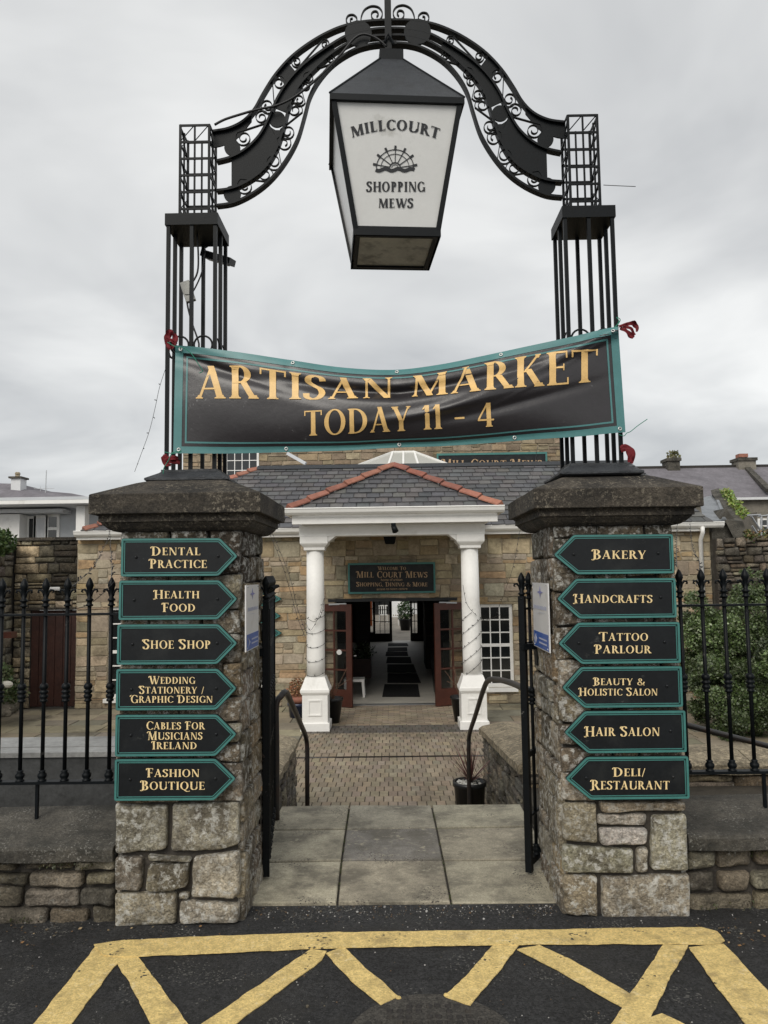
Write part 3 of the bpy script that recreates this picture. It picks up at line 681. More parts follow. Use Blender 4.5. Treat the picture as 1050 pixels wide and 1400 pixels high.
right_rows = [([(770, 1098), (815, 1098), (816, 1152), (768, 1150)], W2), ([(820, 1097), (940, 1096), (940, 1109), (822, 1111)], W2), ([(816, 1114), (885, 1113), (884, 1129), (815, 1128)], W1), ([(820, 1133), (885, 1132), (885, 1155), (822, 1156)], (.42, .40, .36)),
              ([(891, 1115), (940, 1113), (943, 1192), (891, 1190)], W1), ([(766, 1156), (866, 1162), (867, 1193), (765, 1193)], W3), ([(871, 1160), (887, 1159), (887, 1193), (871, 1193)], W3), ([(766, 1198), (818, 1198), (818, 1254), (764, 1250)], W2),
              ([(823, 1199), (944, 1196), (946, 1255), (824, 1257)], W3)]
LPX0, LPX1, LPY = -1.312, -.722, 3.68; RPX0, RPX1, RPY = .778, 1.362, 3.73
lp, lcx, lcy = pillar('square stone gate pillar on the left carrying the signs from DENTAL PRACTICE to FASHION BOUTIQUE', LPX0, LPX1, LPY, LPY + .6, left_rows, 1, None, 11)
rp, rcx, rcy = pillar('square stone gate pillar on the right carrying the signs from BAKERY to DELI/RESTAURANT', RPX0, RPX1, RPY, RPY + .6, right_rows, -1, None, 23)
# ================================================================== ARROW SIGNS
def inset_poly(P, d):      # 2D convex poly, ccw
    m = len(P); out = []
    for i in range(m):
        a = Vector(P[i - 1]); b = Vector(P[i]); c = Vector(P[(i + 1) % m])
        e1 = (b - a).normalized(); e2 = (c - b).normalized(); n1 = Vector((-e1.y, e1.x)); n2 = Vector((-e2.y, e2.x))
        k = (n1 + n2); k = k / max(.2, (1 + n1.dot(n2))); out.append(b + k * d)
    return out
def ring(mb, A, B, y, n=FR):
    m = len(A); vs = [Vector((p[0], y, p[1])) for p in A] + [Vector((p[0], y, p[1])) for p in B]
    back = [v - n * .004 for v in vs]
    mb.add(vs + back, [(i, (i + 1) % m, m + (i + 1) % m, m + i) for i in range(m)] + [(i, 2 * m + i, 2 * m + (i + 1) % m, (i + 1) % m) for i in range(m)] + [(m + i, m + (i + 1) % m, 3 * m + (i + 1) % m, 3 * m + i) for i in range(m)])
def arrow_sign(label, pxy, plane, texts, screws=True, thick=.016, k=1.0, group='arrow signs on the gate pillars', gold='gold_pale', name='arrow_sign'):
    """pxy: outline pixels ; arrow pentagon"""
    P = [PY(u, v, plane) for u, v in pxy]; P = [(p.x, p.z) for p in P]
    cx = sum(p[0] for p in P) / len(P); cz = sum(p[1] for p in P) / len(P); P.sort(key=lambda p: atan2(p[1] - cz, p[0] - cx))
    g = thing(name, label, 'sign', (cx, plane, cz), group)
    # soften corners
    Q = []
    for i in range(len(P)):
        a = Vector(P[i - 1]); b = Vector(P[i]); c = Vector(P[(i + 1) % len(P)])
        for t in (0, .5, 1):
            r = .010 * k; p1 = b + (a - b).normalized() * r; p2 = b + (c - b).normalized() * r
            Q.append(p1 * (1 - t) ** 2 + b * 2 * t * (1 - t) + p2 * t * t)
    b = MB(); b.prism([Vector((p[0], plane, p[1])) for p in Q], None, FR, thick); b.build('board', 'sign_board', g)
    r = MB(); ring(r, inset_poly(Q, .0015 * k), inset_poly(Q, .0115 * k), plane - .0035); r.build('border', 'teal', g)
    r = MB(); ring(r, inset_poly(Q, .0155 * k), inset_poly(Q, .0195 * k), plane - .0028); r.build('border_line', 'teal', g)
    n = FR; pp = Vector((0, plane - .001, 0))
    for t in texts: px_text(t[0], t[1], t[2], t[3], t[4], pp, n, thick=.0012 * k).build('lettering', gold, g)
    if screws:
        x0 = min(p[0] for p in P); x1 = max(p[0] for p in P)
        for f in (.13, .83) if pxy[0][0] < 500 else (.17, .87):
            s = MB(); c = (x0 + (x1 - x0) * f, plane - .003, cz + .002); s.ball(c, .007, 8, 4, (1, .7, 1)); s.build('screw', 'sign_board', g, True)
    return g
LY = LPY - .040; RY = RPY - .040
def Lsign(x0, sh, xt, t, b, texts, lab): arrow_sign(lab, [(x0, t), (sh, t - .5), (xt, (t + b) / 2 - 2), (sh - 2, b - 1), (x0 - 1, b)], LY, texts)
def Rsign(xt, sh, x1, t, b, texts, lab, r=0): arrow_sign(lab, [(xt, (t + b) / 2 + 1), (sh, t + .5), (x1, t - .5), (x1 + 2, b - 1), (sh + 5, b + .5)], RY, texts)
Lsign(166, 301, 325.5, 736, 788.5, [('DENTAL', 207, 274, 748, 759), ('PRACTICE', 204.5, 283, 765, 776.5)], 'black arrow sign with teal border lettered DENTAL PRACTICE, topmost on the left pillar')
Lsign(163, 300, 325, 793.5, 848, [('HEALTH', 210.7, 273, 807.5, 818), ('FOOD', 222, 267.5, 825, 836)], 'black arrow sign with teal border lettered HEALTH FOOD')
Lsign(160.5, 299, 325, 853.5, 909, [('SHOE SHOP', 195.5, 288, 875, 886.7)], 'black arrow sign with teal border lettered SHOE SHOP')
Lsign(159, 298, 324, 914.5, 971.5, [('WEDDING', 204, 267, 925, 934.7), ('STATIONERY /', 190.7, 279, 938.5, 948), ('GRAPHIC DESIGN', 178.7, 291, 951, 960.5)], 'black arrow sign with teal border lettered WEDDING STATIONERY / GRAPHIC DESIGN')
Lsign(158, 297, 324, 977, 1034.5, [('CABLES FOR', 200, 280, 987, 997), ('MUSICIANS', 202, 277, 1000.7, 1011), ('IRELAND', 208, 269.5, 1014, 1024)], 'black arrow sign with teal border lettered CABLES FOR MUSICIANS IRELAND')
Lsign(157, 295, 323, 1037.5, 1095, [('FASHION', 200.8, 273, 1051, 1062), ('BOUTIQUE', 193, 280, 1068, 1079.5)], 'black arrow sign with teal border lettered FASHION BOUTIQUE, lowest on the left pillar')
Rsign(756.5, 784, 920, 730.5, 785, [('BAKERY', 810, 883, 752, 764)], 'black arrow sign with teal border lettered BAKERY, topmost on the right pillar')
Rsign(761, 787, 923.5, 790.5, 845.5, [('HANDCRAFTS', 784.5, 892, 813, 824)], 'black arrow sign with teal border lettered HANDCRAFTS')
Rsign(763, 790, 929, 850.5, 907.5, [('TATTOO', 819.5, 886, 865, 876), ('PARLOUR', 813, 890, 882, 893)], 'black arrow sign with teal border lettered TATTOO PARLOUR')
Rsign(768, 794, 932, 911, 967.5, [('BEAUTY &', 811.5, 881, 927, 936.5), ('HOLISTIC SALON', 791.5, 899, 941, 950.7)], 'black arrow sign with teal border lettered BEAUTY & HOLISTIC SALON')
Rsign(771, 799, 937, 971.5, 1029.5, [('HAIR SALON', 799.7, 902, 994, 1006)], 'black arrow sign with teal border lettered HAIR SALON')
Rsign(772.5, 802, 941, 1034, 1093, [('DELI/', 838, 882, 1050, 1061), ('RESTAURANT', 808, 915.5, 1067, 1079)], 'black arrow sign with teal border lettered DELI/ RESTAURANT, lowest on the right pillar')
# ================================================================== TOURIST PLAQUES on the inner faces
def plaque(label, xin, inner, px, seed):
    """px: tl,tr,br,bl pixel corners on plane x=xin"""
    n = X * inner; p0 = Vector((xin, 0, 0))
    q = [PP(u, v, p0, n) for u, v in px]
    ya = (q[0].y + q[3].y) / 2; yb = (q[1].y + q[2].y) / 2; zt = (q[0].z + q[1].z) / 2; zb = (q[2].z + q[3].z) / 2
    g = thing('wall_plaque', label, 'plaque', (xin, (ya + yb) / 2, (zt + zb) / 2), 'white and blue plaques on the inner sides of the pillars')
    def pt(a, b, h=0): return Vector((xin + inner * h, ya + (yb - ya) * a, zb + (zt - zb) * b))
    def quad(a0, a1, b0, b1, h, m, name):
        mb = MB(); mb.prism([pt(a0, b0, h), pt(a1, b0, h), pt(a1, b1, h), pt(a0, b1, h)], None, n, .001 if h > .001 else .006); mb.build(name, m, g)
    quad(0, 1, 0, 1, 0, 'plaque_white', 'panel'); quad(.04, .96, .015, .25, .0016, 'plaque_blue', 'blue_band')
    mb = MB()
    for (a, b, r1, r2) in ((.47, .86, .025, .09), (.47, .86, .16, .022)):
        mb.prism([pt(a - r1 * 1.2, b, .0026 + r1 * .002), pt(a, b - r2, .0026 + r1 * .002), pt(a + r1 * 1.2, b, .0026 + r1 * .002), pt(a, b + r2, .0026 + r1 * .002)], None, n, .0008)
    mb.build('compass_emblem', 'plaque_violet', g)
    mb = MB(); x = .12
    rr = random.Random(seed)
    for (b0, h, a0, a1) in ((.60, .055, .12, .88), (.665, .0, .12, .5)):
        a = a0
        while a < a1 and h: w = rr.uniform(.05, .09); mb.prism([pt(a, b0, .0022), pt(a + w, b0, .0022), pt(a + w, b0 + h * rr.uniform(.7, 1.1), .0022), pt(a, b0 + h, .0022)], None, n, .0008); a += w + .03
    mb.prism([pt(.15, .555, .0022), pt(.5, .548, .0022), pt(.72, .53, .0022), pt(.5, .553, .0022)], None, n, .0008)
    mb.build('faint_name', 'plaque_faint', g)
    mb = MB(); a0 = .70 if inner < 0 else .22
    tipz = [(a0, .13), (a0 + .07, .05), (a0 + .07, .21)]
    mb.prism([pt(.82 if inner < 0 else .1, .05, .0032), pt(.93 if inner < 0 else .2, .13, .0032), pt(.82 if inner < 0 else .1, .21, .0032), pt(.74 if inner < 0 else .28, .13, .0032)], None, n, .0008)
    for b0 in (.15, .085): mb.prism([pt(.12 if inner < 0 else .38, b0, .0032), pt(.6 if inner < 0 else .88, b0, .0032), pt(.6 if inner < 0 else .88, b0 + .022, .0032), pt(.12 if inner < 0 else .38, b0 + .022, .0032)], None, n, .0008)
    mb.build('blue_band_print', 'plaque_faint', g)
    for a, b in ((.08, .97), (.92, .97), (.08, .04), (.92, .04)):
        m_ = MB(); p = pt(a, b, .002); m_.ball(p, .004, 6, 4); m_.build('screw', 'steel', g)
plaque('white and blue plaque with violet emblem on the inner side of the left pillar', LPX1 + .030, 1, [(337, 800), (354, 799), (353, 884), (336, 891)], 1)
plaque('white and blue plaque with violet emblem on the inner side of the right pillar', RPX0 - .030, -1, [(749, 797), (728, 797), (730, 884), (751, 891)], 2)
# ================================================================== IRON ARCHWAY
TY = 3.99; hT = .122
def tower_x(u): return xY(u, 388, TY - hT)
tlx = tower_x(262); trx = tower_x(807.6)
arch = thing('iron_archway', 'black wrought iron archway with scrollwork on two barred towers above the pillars', 'archway', ((tlx + trx) / 2, TY, 2.1))
zplate0, zplate1 = 3.425, 3.487
for ti, cx in enumerate((tlx, trx)):
    cy = TY + (0 if ti == 0 else .0)
    lb = MB(); lb.loft(cx, cy, hT, hT, [(.075, 2.075), (.085, 2.082), (.085, 2.092), (.03, 2.125), (.022, 2.132), (.022, 2.142)], sub=3, wob=.003); lb.build('base_flashing', 'lead', arch)
    for i in (-1, 0, 1):
        for j in (-1, 0, 1):
            if i == 0 and j == 0: continue
            b = MB(); b.bar((cx + i * hT, cy + j * hT, 2.13), (cx + i * hT, cy + j * hT, zplate0 + .002), .0185); b.build('post', 'iron', arch)
    for j in (-1, 1):        # rings between the posts
        for a in (-.5, .5):
            for ax in (0, 1):
                c = Vector((cx + a * hT, cy + j * hT, 2.79)) if ax == 0 else Vector((cx + j * hT, cy + a * hT, 2.79)); u = X if ax == 0 else Y_
                b = MB(); b.tube([c + u * cos(t * pi / 10) * .047 + Z * sin(t * pi / 10) * .047 for t in range(21)], .0055, 5, cap=False); b.build('ring', 'iron', arch)
    b = MB(); b.loft(cx, cy, hT, hT, [(.016, zplate0), (.016, zplate1)]); b.build('tower_plate', 'iron', arch)
    h2 = .077; z0 = zplate1; z1 = 4.003 + (.0 if ti == 0 else .012)
    for i in (-1, 0, 1):
        for j in (-1, 0, 1):
            if i == 0 and j == 0: continue
            b = MB(); w = .012 if i and j else .009; b.bar((cx + i * h2, cy + j * h2, z0), (cx + i * h2, cy + j * h2, z1), w); b.build('lattice_post', 'iron', arch)
    for k in range(6):
        z = z1 - .006 - k * (z1 - z0) / 5.6
        b = MB()
        for s in (-1, 1):
            b.bar((cx - h2, cy + s * (h2 + .004), z), (cx + h2, cy + s * (h2 + .004), z), .006, .012); b.bar((cx + s * (h2 + .004), cy - h2, z), (cx + s * (h2 + .004), cy + h2, z), .006, .012)
        b.build('lattice_rail', 'iron', arch)
    b = MB()
    for k in range(3):
        za = z0 + .05 + k * .17; 
        for s in (-1, 1):
            b.tube([(cx + s * h2, cy - h2, za), (cx + s * h2, cy + h2, za + .13)], .0035, 4)
            b.tube([(cx + s * h2, cy + h2, za), (cx + s * h2, cy - h2, za + .13)], .0035, 4)
    b.tube([(cx - h2, cy - h2, z1 - .09), (cx, cy - h2, z1), ], .003, 4); b.tube([(cx, cy - h2, z1 - .09), (cx + h2, cy - h2, z1)], .003, 4)
    b.build('lattice_brace', 'iron', arch)
AY = TY                                    # plane of the arch
def Z1(pts): return [PY(220 + x / 3, y / 3, AY) for x, y in pts]
xc = (tlx + trx) / 2
def smooth(P, sub=5):
    o = []
    for i in range(len(P) - 1):
        p0 = P[max(i - 1, 0)]; p1 = P[i]; p2 = P[i + 1]; p3 = P[min(i + 2, len(P) - 1)]
        for k in range(sub): u = k / sub; o.append(.5 * (2 * p1 + (p2 - p0) * u + (2 * p0 - 5 * p1 + 4 * p2 - p3) * u * u + (3 * p1 - p0 - 3 * p2 + p3) * u ** 3))
    return o + [P[-1]]
B1 = [(215, 545), (280, 533), (340, 503), (385, 455), (420, 393), (470, 315), (540, 238), (630, 172), (720, 126), (800, 103), (870, 94), (935, 91)]
B2 = [(230, 666), (290, 650), (350, 617), (405, 562), (445, 490), (478, 412), (525, 338), (592, 268), (690, 197), (770, 152), (860, 130), (935, 124)]
B3 = [(230, 787), (300, 776), (370, 742), (430, 692), (478, 612), (505, 530), (527, 445), (562, 368), (622, 298), (700, 228), (780, 180), (860, 158), (935, 153)]
B4 = [(230, 848), (300, 836), (380, 797), (450, 742), (510, 668), (560, 578), (590, 480), (612, 400), (652, 328), (712, 262), (790, 213), (860, 191), (935, 184)]
BN = [smooth(Z1(b)) for b in (B1, B2, B3, B4)]
cxa = PY(220 + 932 / 3, 50, AY).x
# keep the curves running into the tower and to the centre line
for side in (1, -1):
    def M(p): return p if side == 1 else Vector((2 * cxa - p.x, p.y, p.z))
    far = trx - .077; near = tlx + .077
    kx = 1 if side == 1 else (far - cxa) / (cxa - near)
    def MM(p):
        if side == 1: return Vector(p)
        return Vector((cxa + (cxa - p.x) * kx, p.y, p.z + .012 * min(1, (cxa - p.x) / .8)))
    for k, b in enumerate(BN):
        P = [MM(p) for p in b]; mb = MB(); mb.ribbon(P, FR, .0115, .045); mb.build('arch_band', 'iron', arch)
    # dark infill plates between bands 2 and 3
    def between(bA, bB, i0, i1, j0, j1, n=24):
        A = [BN[bA][int(round(i0 + (i1 - i0) * t / n))] for t in range(n + 1)]; Bb = [BN[bB][int(round(j0 + (j1 - j0) * t / n))] for t in range(n + 1)]
        return A, Bb
    def plate(A, Bb, name='arch_plate'):
        mb = MB(); A = [MM(p) for p in A]; Bb = [MM(p) for p in Bb]; n = len(A); d = Vector((0, .004, 0))
        vs = [p - d for p in A] + [p - d for p in Bb] + [p + d for p in A] + [p + d for p in Bb]
        fs = []
        for i in range(n - 1): fs += [(i, i + 1, n + i + 1, n + i), (2 * n + i, 3 * n + i, 3 * n + i + 1, 2 * n + i + 1)]
        fs += [(0, n, 3 * n, 2 * n), (n - 1, 3 * n - 1, 4 * n - 1, 2 * n - 1)]
        mb.add(vs, fs); mb.build(name, 'iron', arch)
    def resample(P, n):
        L = [0]
        for i in range(1, len(P)): L.append(L[-1] + (P[i] - P[i - 1]).length)
        o = []
        for k in range(n + 1):
            s = L[-1] * k / n; i = max(0, min(len(P) - 2, next((j for j in range(len(L) - 1) if L[j + 1] >= s), len(P) - 2)))
            o.append(P[i].lerp(P[i + 1], (s - L[i]) / max(1e-6, L[i + 1] - L[i])))
        return o
    b2 = Z1([(290, 650), (350, 617), (405, 562), (438, 505), (448, 520), (470, 535)]); b3 = Z1([(290, 778), (370, 742), (430, 692), (472, 625), (485, 590), (497, 535)])
    plate(resample(smooth(b2), 24), resample(smooth(b3), 24))
    b2 = Z1([(470, 445), (474, 425), (495, 380), (525, 338), (592, 268), (690, 197), (707, 190)]); b3 = Z1([(512, 462), (527, 445), (545, 400), (562, 368), (622, 298), (700, 228), (712, 200)])
    plate(resample(smooth(b2), 24), resample(smooth(b3), 24))
    b2 = Z1([(215, 545), (280, 533), (340, 503), (375, 468)]); b3 = Z1([(215, 606), (250, 600), (310, 572), (372, 500)])
    plate(resample(smooth(b2), 14), resample(smooth(b3), 14))
    b2 = Z1([(480, 305), (510, 268), (522, 258)]); b3 = Z1([(505, 345), (530, 318), (550, 292)])
    plate(resample(b2, 4), resample(b3, 4))
    for (x, y, r) in ((293, 607, 30), (293, 797, 32), (477, 491, 31), (810, 147, 51)):
        c = MM(Z1([(x, y)])[0]); rr = r / 3 / F * 4.55; mb = MB()
        yy = -.016 if r > 40 else 0
        mb.add([c + X * rr * cos(a * pi / 14) + Z * rr * sin(a * pi / 14) + Y_ * (yy - .006) for a in range(28)] + [c + X * rr * cos(a * pi / 14) + Z * rr * sin(a * pi / 14) + Y_ * (yy + .006) for a in range(28)],
               [tuple(range(28)), tuple(range(55, 27, -1))] + [(a, 28 + a, 28 + (a + 1) % 28, (a + 1) % 28) for a in range(28)]); mb.build('disc', 'iron', arch)
    def scroll(c0, r0, c1, r1, s0, s1):
        r0 *= 1.16; r1 *= 1.16
        """spiral about c0, a link, spiral about c1 (zoom px)"""
        def spiral(c, r, toward, s):
            a_end = atan2(toward[1] - c[1], toward[0] - c[0]) + s * pi / 2
            return [(c[0] + r * (1.12 - t * .8) * cos(a_end + s * t * 2 * pi * 1.6), c[1] + r * (1.12 - t * .8) * sin(a_end + s * t * 2 * pi * 1.6)) for t in [i / 26 for i in range(27)]]
        A = spiral(c0, r0, c1, s0)[::-1]; B = spiral(c1, r1, c0, s1)
        P = [MM(p) for p in Z1(A + B)]
        mb = MB(); mb.ribbon(P, FR, .0042, .016); mb.build('scroll', 'iron', arch)
    for a in (((673, 182), 15, (556, 255), 18, 1, 1), ((485, 340), 24, (437, 437), 25, 1, 1), ((413, 483), 25, (340, 568), 27, -1, -1),
              ((698, 246), 14, (606, 320), 19, -1, -1), ((592, 355), 18, (567, 412), 21, 1, 1), ((549, 452), 25, (521, 543), 25, -1, -1),
              ((505, 590), 27, (463, 665), 28, 1, 1), ((428, 717), 27, (346, 766), 28, -1, -1)):
        scroll(*a)
    # crest scrolls either side of the pole
    P = [(835, 100), (822, 70), (835, 42), (862, 27), (890, 30), (905, 45), (908, 62), (900, 80), (882, 85), (868, 78), (863, 62), (870, 50), (884, 48), (892, 60), (885, 70)]
    mb = MB(); mb.ribbon([MM(p) for p in smooth(Z1([(820, 100)] + P[1:]), 4)], FR, .0055, .016); mb.build('scroll', 'iron', arch)
    P = [(815, 103), (800, 92), (770, 108), (760, 88), (768, 66), (788, 62), (803, 74), (802, 92), (790, 100), (778, 92), (778, 80), (787, 76)]
    P = [(812, 104), (796, 108), (772, 104), (760, 86), (768, 66), (788, 62), (803, 74), (802, 90), (790, 98), (778, 92), (778, 80), (787, 77)]
    mb = MB(); mb.ribbon([MM(p) for p in smooth(Z1(P), 4)], FR, .0055, .016); mb.build('scroll', 'iron', arch)
mb = MB(); zt0 = PY(531, 64, AY - .03).z; mb.bar((cxa, AY - .028, zt0 - .02), (cxa, AY - .028, zt0 + .62), .036); mb.build('centre_pole', 'iron', arch)
mb = MB(); mb.bar((cxa - .045, AY - .03, zt0 + .02), (cxa + .045, AY - .03, zt0 + .02), .02); mb.tube([(cxa - .02, AY - .055, zt0 + .01), (cxa, AY - .06, zt0 + .05), (cxa + .03, AY - .055, zt0)], .007, 6); mb.build('shackle', 'iron', arch)
# supply cable slung over the arch
cb = [(220, 512), (262, 490), (330, 468), (400, 448), (470, 434), (540, 402), (610, 350), (680, 285), (745, 215), (790, 160), (830, 140), (875, 152), (905, 172), (925, 190)]
mb = MB(); mb.tube(smooth([PY(220 + x / 3, y / 3, AY - .045) for x, y in cb], 4), .0065, 6); tag(mb.build('supply_cable', 'cable', None, True), 'black cable slung along the left half of the iron arch to the lantern', 'cable')
# ================================================================== HANGING LANTERN
YAW = Matrix.Rotation(radians(5.0), 3, 'Z')
lc = Vector((xY(538, 340, 3.98), 3.985, 0))
zb, zt, ze, za = 3.305, 3.945, 3.975, 4.36
hb = .210; ht = .315
def LR(x, y, z): return lc + YAW @ Vector((x, y, 0)) + Z * z
lan = thing('hanging_lantern', 'large white black-framed lantern lettered MILLCOURT SHOPPING MEWS hanging from the arch', 'lantern', (lc.x, lc.y, zb))
zf = zb + .035                     # top of bottom rim
def ring4(h, z): return [LR(-h, -h, z), LR(h, -h, z), LR(h, h, z), LR(-h, h, z)]
A = ring4(hb, zf); Bq = ring4(ht, zt)
for k in range(4):
    a0, a1, b1, b0 = A[k], A[(k + 1) % 4], Bq[(k + 1) % 4], Bq[k]; n = (a1 - a0).cross(b0 - a0).normalized()
    mb = MB(); mb.prism([a0, a1, b1, b0], None, n, .006); mb.build('glass_panel', 'lantern_glass', lan)
    mb = MB(); mb.bar(A[k], Bq[k] + (Bq[k] - A[k]) * .0, .026, .026, (Bq[k] - lc)); mb.build('corner_bar', 'iron', lan)
    if k == 0: fn_, fp = n, a0
mb = MB(); mb.loft(0, 0, hb, hb, [(.012, zb - .0), (.012, zf + .012), (-.004, zf + .012)]); mb.v = [tuple(LR(*v)) for v in mb.v]; mb.f = mb.f[:-1]; mb.f = [f for f in mb.f if len(f) == 4 and not (set(f) == {0, 1, 2, 3})]
mb.build('bottom_rim', 'iron', lan)
mb = MB(); mb.box(-hb + .022, hb - .022, -hb + .022, hb - .022, zb + .012, zb + .018); mb.v = [tuple(LR(*v)) for v in mb.v]; mb.build('bottom_pane', 'lantern_under', lan)
mb = MB()
for s in (-1, 1):
    mb.box(-hb, hb, s * (hb - .011) - .011, s * (hb - .011) + .011, zb + .001, zb + .012); mb.box(s * (hb - .011) - .011, s * (hb - .011) + .011, -hb + .022, hb - .022, zb + .001, zb + .012)
mb.v = [tuple(LR(*v)) for v in mb.v]; mb.build('bottom_frame', 'iron', lan)
mb = MB(); he = ht + .022; mb.loft(0, 0, he, he, [(-.012, zt - .002), (0, zt - .002), (0, ze), (-.006, ze + .004)], sub=2); mb.v = [tuple(LR(*v)) for v in mb.v]; mb.build('eave_rim', 'iron', lan)
mb = MB(); mb.loft(0, 0, .06, .06, [(he - .06, ze), (0, za)]); mb.v = [tuple(LR(*v)) for v in mb.v]; mb.build('roof', 'lantern_roof', lan)
mb = MB()
for sx, sy in ((-1, -1), (1, -1), (1, 1), (-1, 1)): mb.tube([LR(sx * he, sy * he, ze), LR(sx * .06, sy * .06, za)], .006, 5)
mb.build('roof_ridge_bar', 'iron', lan)
mb = MB(); mb.loft(0, 0, .064, .064, [(0, za - .01), (0, za + .055)]); mb.v = [tuple(LR(*v)) for v in mb.v]; mb.build('roof_cap', 'iron', lan)
mb = MB(); mb.tube([LR(0, 0, za + .05), (cxa, AY - .028, zt0 - .01)], .012, 8); mb.build('hanger', 'iron', lan)
# lettering on the front pane
n = fn_ if fn_.y < 0 else -fn_; fp2 = fp + n * .0015
w, st_ = layout('MILLCOURT', False, True)
def arcfn(x, y):
    u0, u1 = 481, 599; t = x; a = (t - .5)
    u = u0 + (u1 - u0) * t; v = 181.5 - 11.5 * (1 - (2 * a) ** 2) * 1.0 + (7 if True else 0) * 0 + 8 + a * 2
    # tilt the letters with the arc
    u += y * a * 7; v -= y * 14.2
    return PP(u, v, fp2, n), n
text_mb('MILLCOURT', arcfn, initials=False, bold=True).build('lettering', 'print_black', lan)
px_text('SHOPPING', 501, 581, 248.5, 262, fp2, n, initials=False, bold=True).build('lettering', 'print_black', lan)
px_text('MEWS', 517, 565, 271.5, 284, fp2, n, initials=False, bold=True).build('lettering', 'print_black', lan)
E2 = lambda x, y: PP(440 + x / 4.375, 60 + y / 4.375, fp2 + n * .0012, n)
mb = MB(); cxw, cyw = 438, 742
def arcpts(r, a0=0, a1=180, k=.98): return [E2(cxw + r * cos(radians(a0 + (a1 - a0) * i / 24)), cyw - r * k * sin(radians(a0 + (a1 - a0) * i / 24))) for i in range(25)]
for r, wd in ((112, .0042), (85, .003), (32, .006), (20, .003)): mb.ribbon(arcpts(r), n, wd, .0006)
for a in range(8, 180, 27):
    q = radians(a); mb.ribbon([E2(cxw + 32 * cos(q), cyw - 32 * sin(q)), E2(cxw + 112 * cos(q), cyw - 112 * sin(q))], n, .004, .0008)
    mb.ribbon([E2(cxw + 106 * cos(q), cyw - 106 * sin(q)), E2(cxw + 134 * cos(q), cyw - 134 * sin(q))], n, .011, .001)
W_ = [E2(322 + 232 * i / 40, 752 + 6 * sin(i / 40 * 6 * pi)) for i in range(41)]; mb.ribbon(W_, n, .017, .0012)
mb.build('water_wheel_emblem', 'print_black', lan)
# ================================================================== BANNER
def lerp(a, b, t): return a + (b - a) * t
def interp(tab, u):
    for i in range(len(tab) - 1):
        if u <= tab[i + 1][0]:
            t = (u - tab[i][0]) / (tab[i + 1][0] - tab[i][0]); t = max(0, min(1, t))
            p0 = tab[max(i - 1, 0)][1]; p1 = tab[i][1]; p2 = tab[i + 1][1]; p3 = tab[min(i + 2, len(tab) - 1)][1]
            return .5 * (2 * p1 + (p2 - p0) * t + (2 * p0 - 5 * p1 + 4 * p2 - p3) * t * t + (3 * p1 - p0 - 3 * p2 + p3) * t ** 3)
    return tab[-1][1]
TOPT = [(240, 472), (320, 481), (400, 493), (470, 503), (540, 506), (600, 499), (660, 487), (720, 474), (780, 461), (845, 447)]
BOTT = [(240, 620), (320, 620), (400, 618), (470, 616), (540, 612), (600, 610), (660, 606), (720, 601), (780, 597), (845, 591)]
BY = TY - hT - .05
def bpos(u, v):                    # u 0..1, v 0 top..1 bottom
    pu = 240 + 605 * u; vt = interp(TOPT, pu); vb = interp(BOTT, pu)
    du = -3 * (1 - u) * v + 10 * u * v             # side edges lean
    bow = -.10 * sin(pi * u) * sin(pi * min(1, v * 1.05)) ** .8
    # diagonal folds from the tied corners
    def fold(d, w): return math.exp(-(d / w) ** 2)
    f1 = fold(v - (.10 + .95 * u), .055) * max(0, 1 - u * 2.6) * .022
    f2 = fold(v - (.02 + 1.25 * (1 - u)), .05) * max(0, 1 - (1 - u) * 2.2) * .026
    f3 = fold(v - (.30 - .25 * abs(u - .5)), .07) * max(0, 1 - abs(u - .5) * 2.2) * .045
    f4 = fold(v - (.62 - .75 * (u - .5)), .06) * max(0, 1 - abs(u - .62) * 4) * .02
    f5 = fold(v - (.45 + .6 * (1 - u)), .05) * max(0, 1 - abs(u - .78) * 4.5) * .016
    r = noise.noise(Vector((u * 5, v * 2, 3))) * .014
    for (k0, k1, c, wd, am) in ((.06, 1.15, 0, .018, .007), (.02, .55, 0, .022, .006)): r += fold(v - (k0 + k1 * u), wd) * max(0, 1 - u * 3.4) * am
    for (k0, k1, wd, am) in ((.04, 1.9, .018, .008), (.03, .75, .016, .008), (.10, .95, .014, .005)): r -= fold(v - (k0 + k1 * (1 - u)), wd) * max(0, 1 - (1 - u) * 2.8) * am
    for (c0, wd, am) in ((.27, .012, .004), (.50, .013, .004), (.735, .012, .004)): r += fold(u - c0 - .03 * (v - .5), wd) * max(0, 1 - v * 2.2) * am
    return PY(pu + du, vt + (vb - vt) * v, BY + bow * .7 + f1 - f2 + f3 - f4 + f5 + r)
def bnorm(u, v):
    e = .004; a = bpos(min(1, u + e), v) - bpos(max(0, u - e), v); b = bpos(u, min(1, v + e)) - bpos(u, max(0, v - e))
    n = a.cross(b).normalized(); return n if n.y < 0 else -n
ban = thing('banner', 'long black teal-edged vinyl banner lettered ARTISAN MARKET TODAY 11 - 4', 'banner', (0, BY, 2.6))
def bgrid(us, vs_, off, name, m, back=True):
    mb = MB(); nu, nv = len(us), len(vs_); V_ = []
    for v in vs_:
        for u in us: V_.append(bpos(u, v) + bnorm(u, v) * off)
    mb.add(V_, [(j * nu + i, (j + 1) * nu + i, (j + 1) * nu + i + 1, j * nu + i + 1) for j in range(nv - 1) for i in range(nu - 1)])
    return mb.build(name, m, ban, True)
us = [i / 170 for i in range(171)]; vv = [i / 56 for i in range(57)]
bgrid(us, vv, 0, 'cloth', 'banner')
mb = MB()
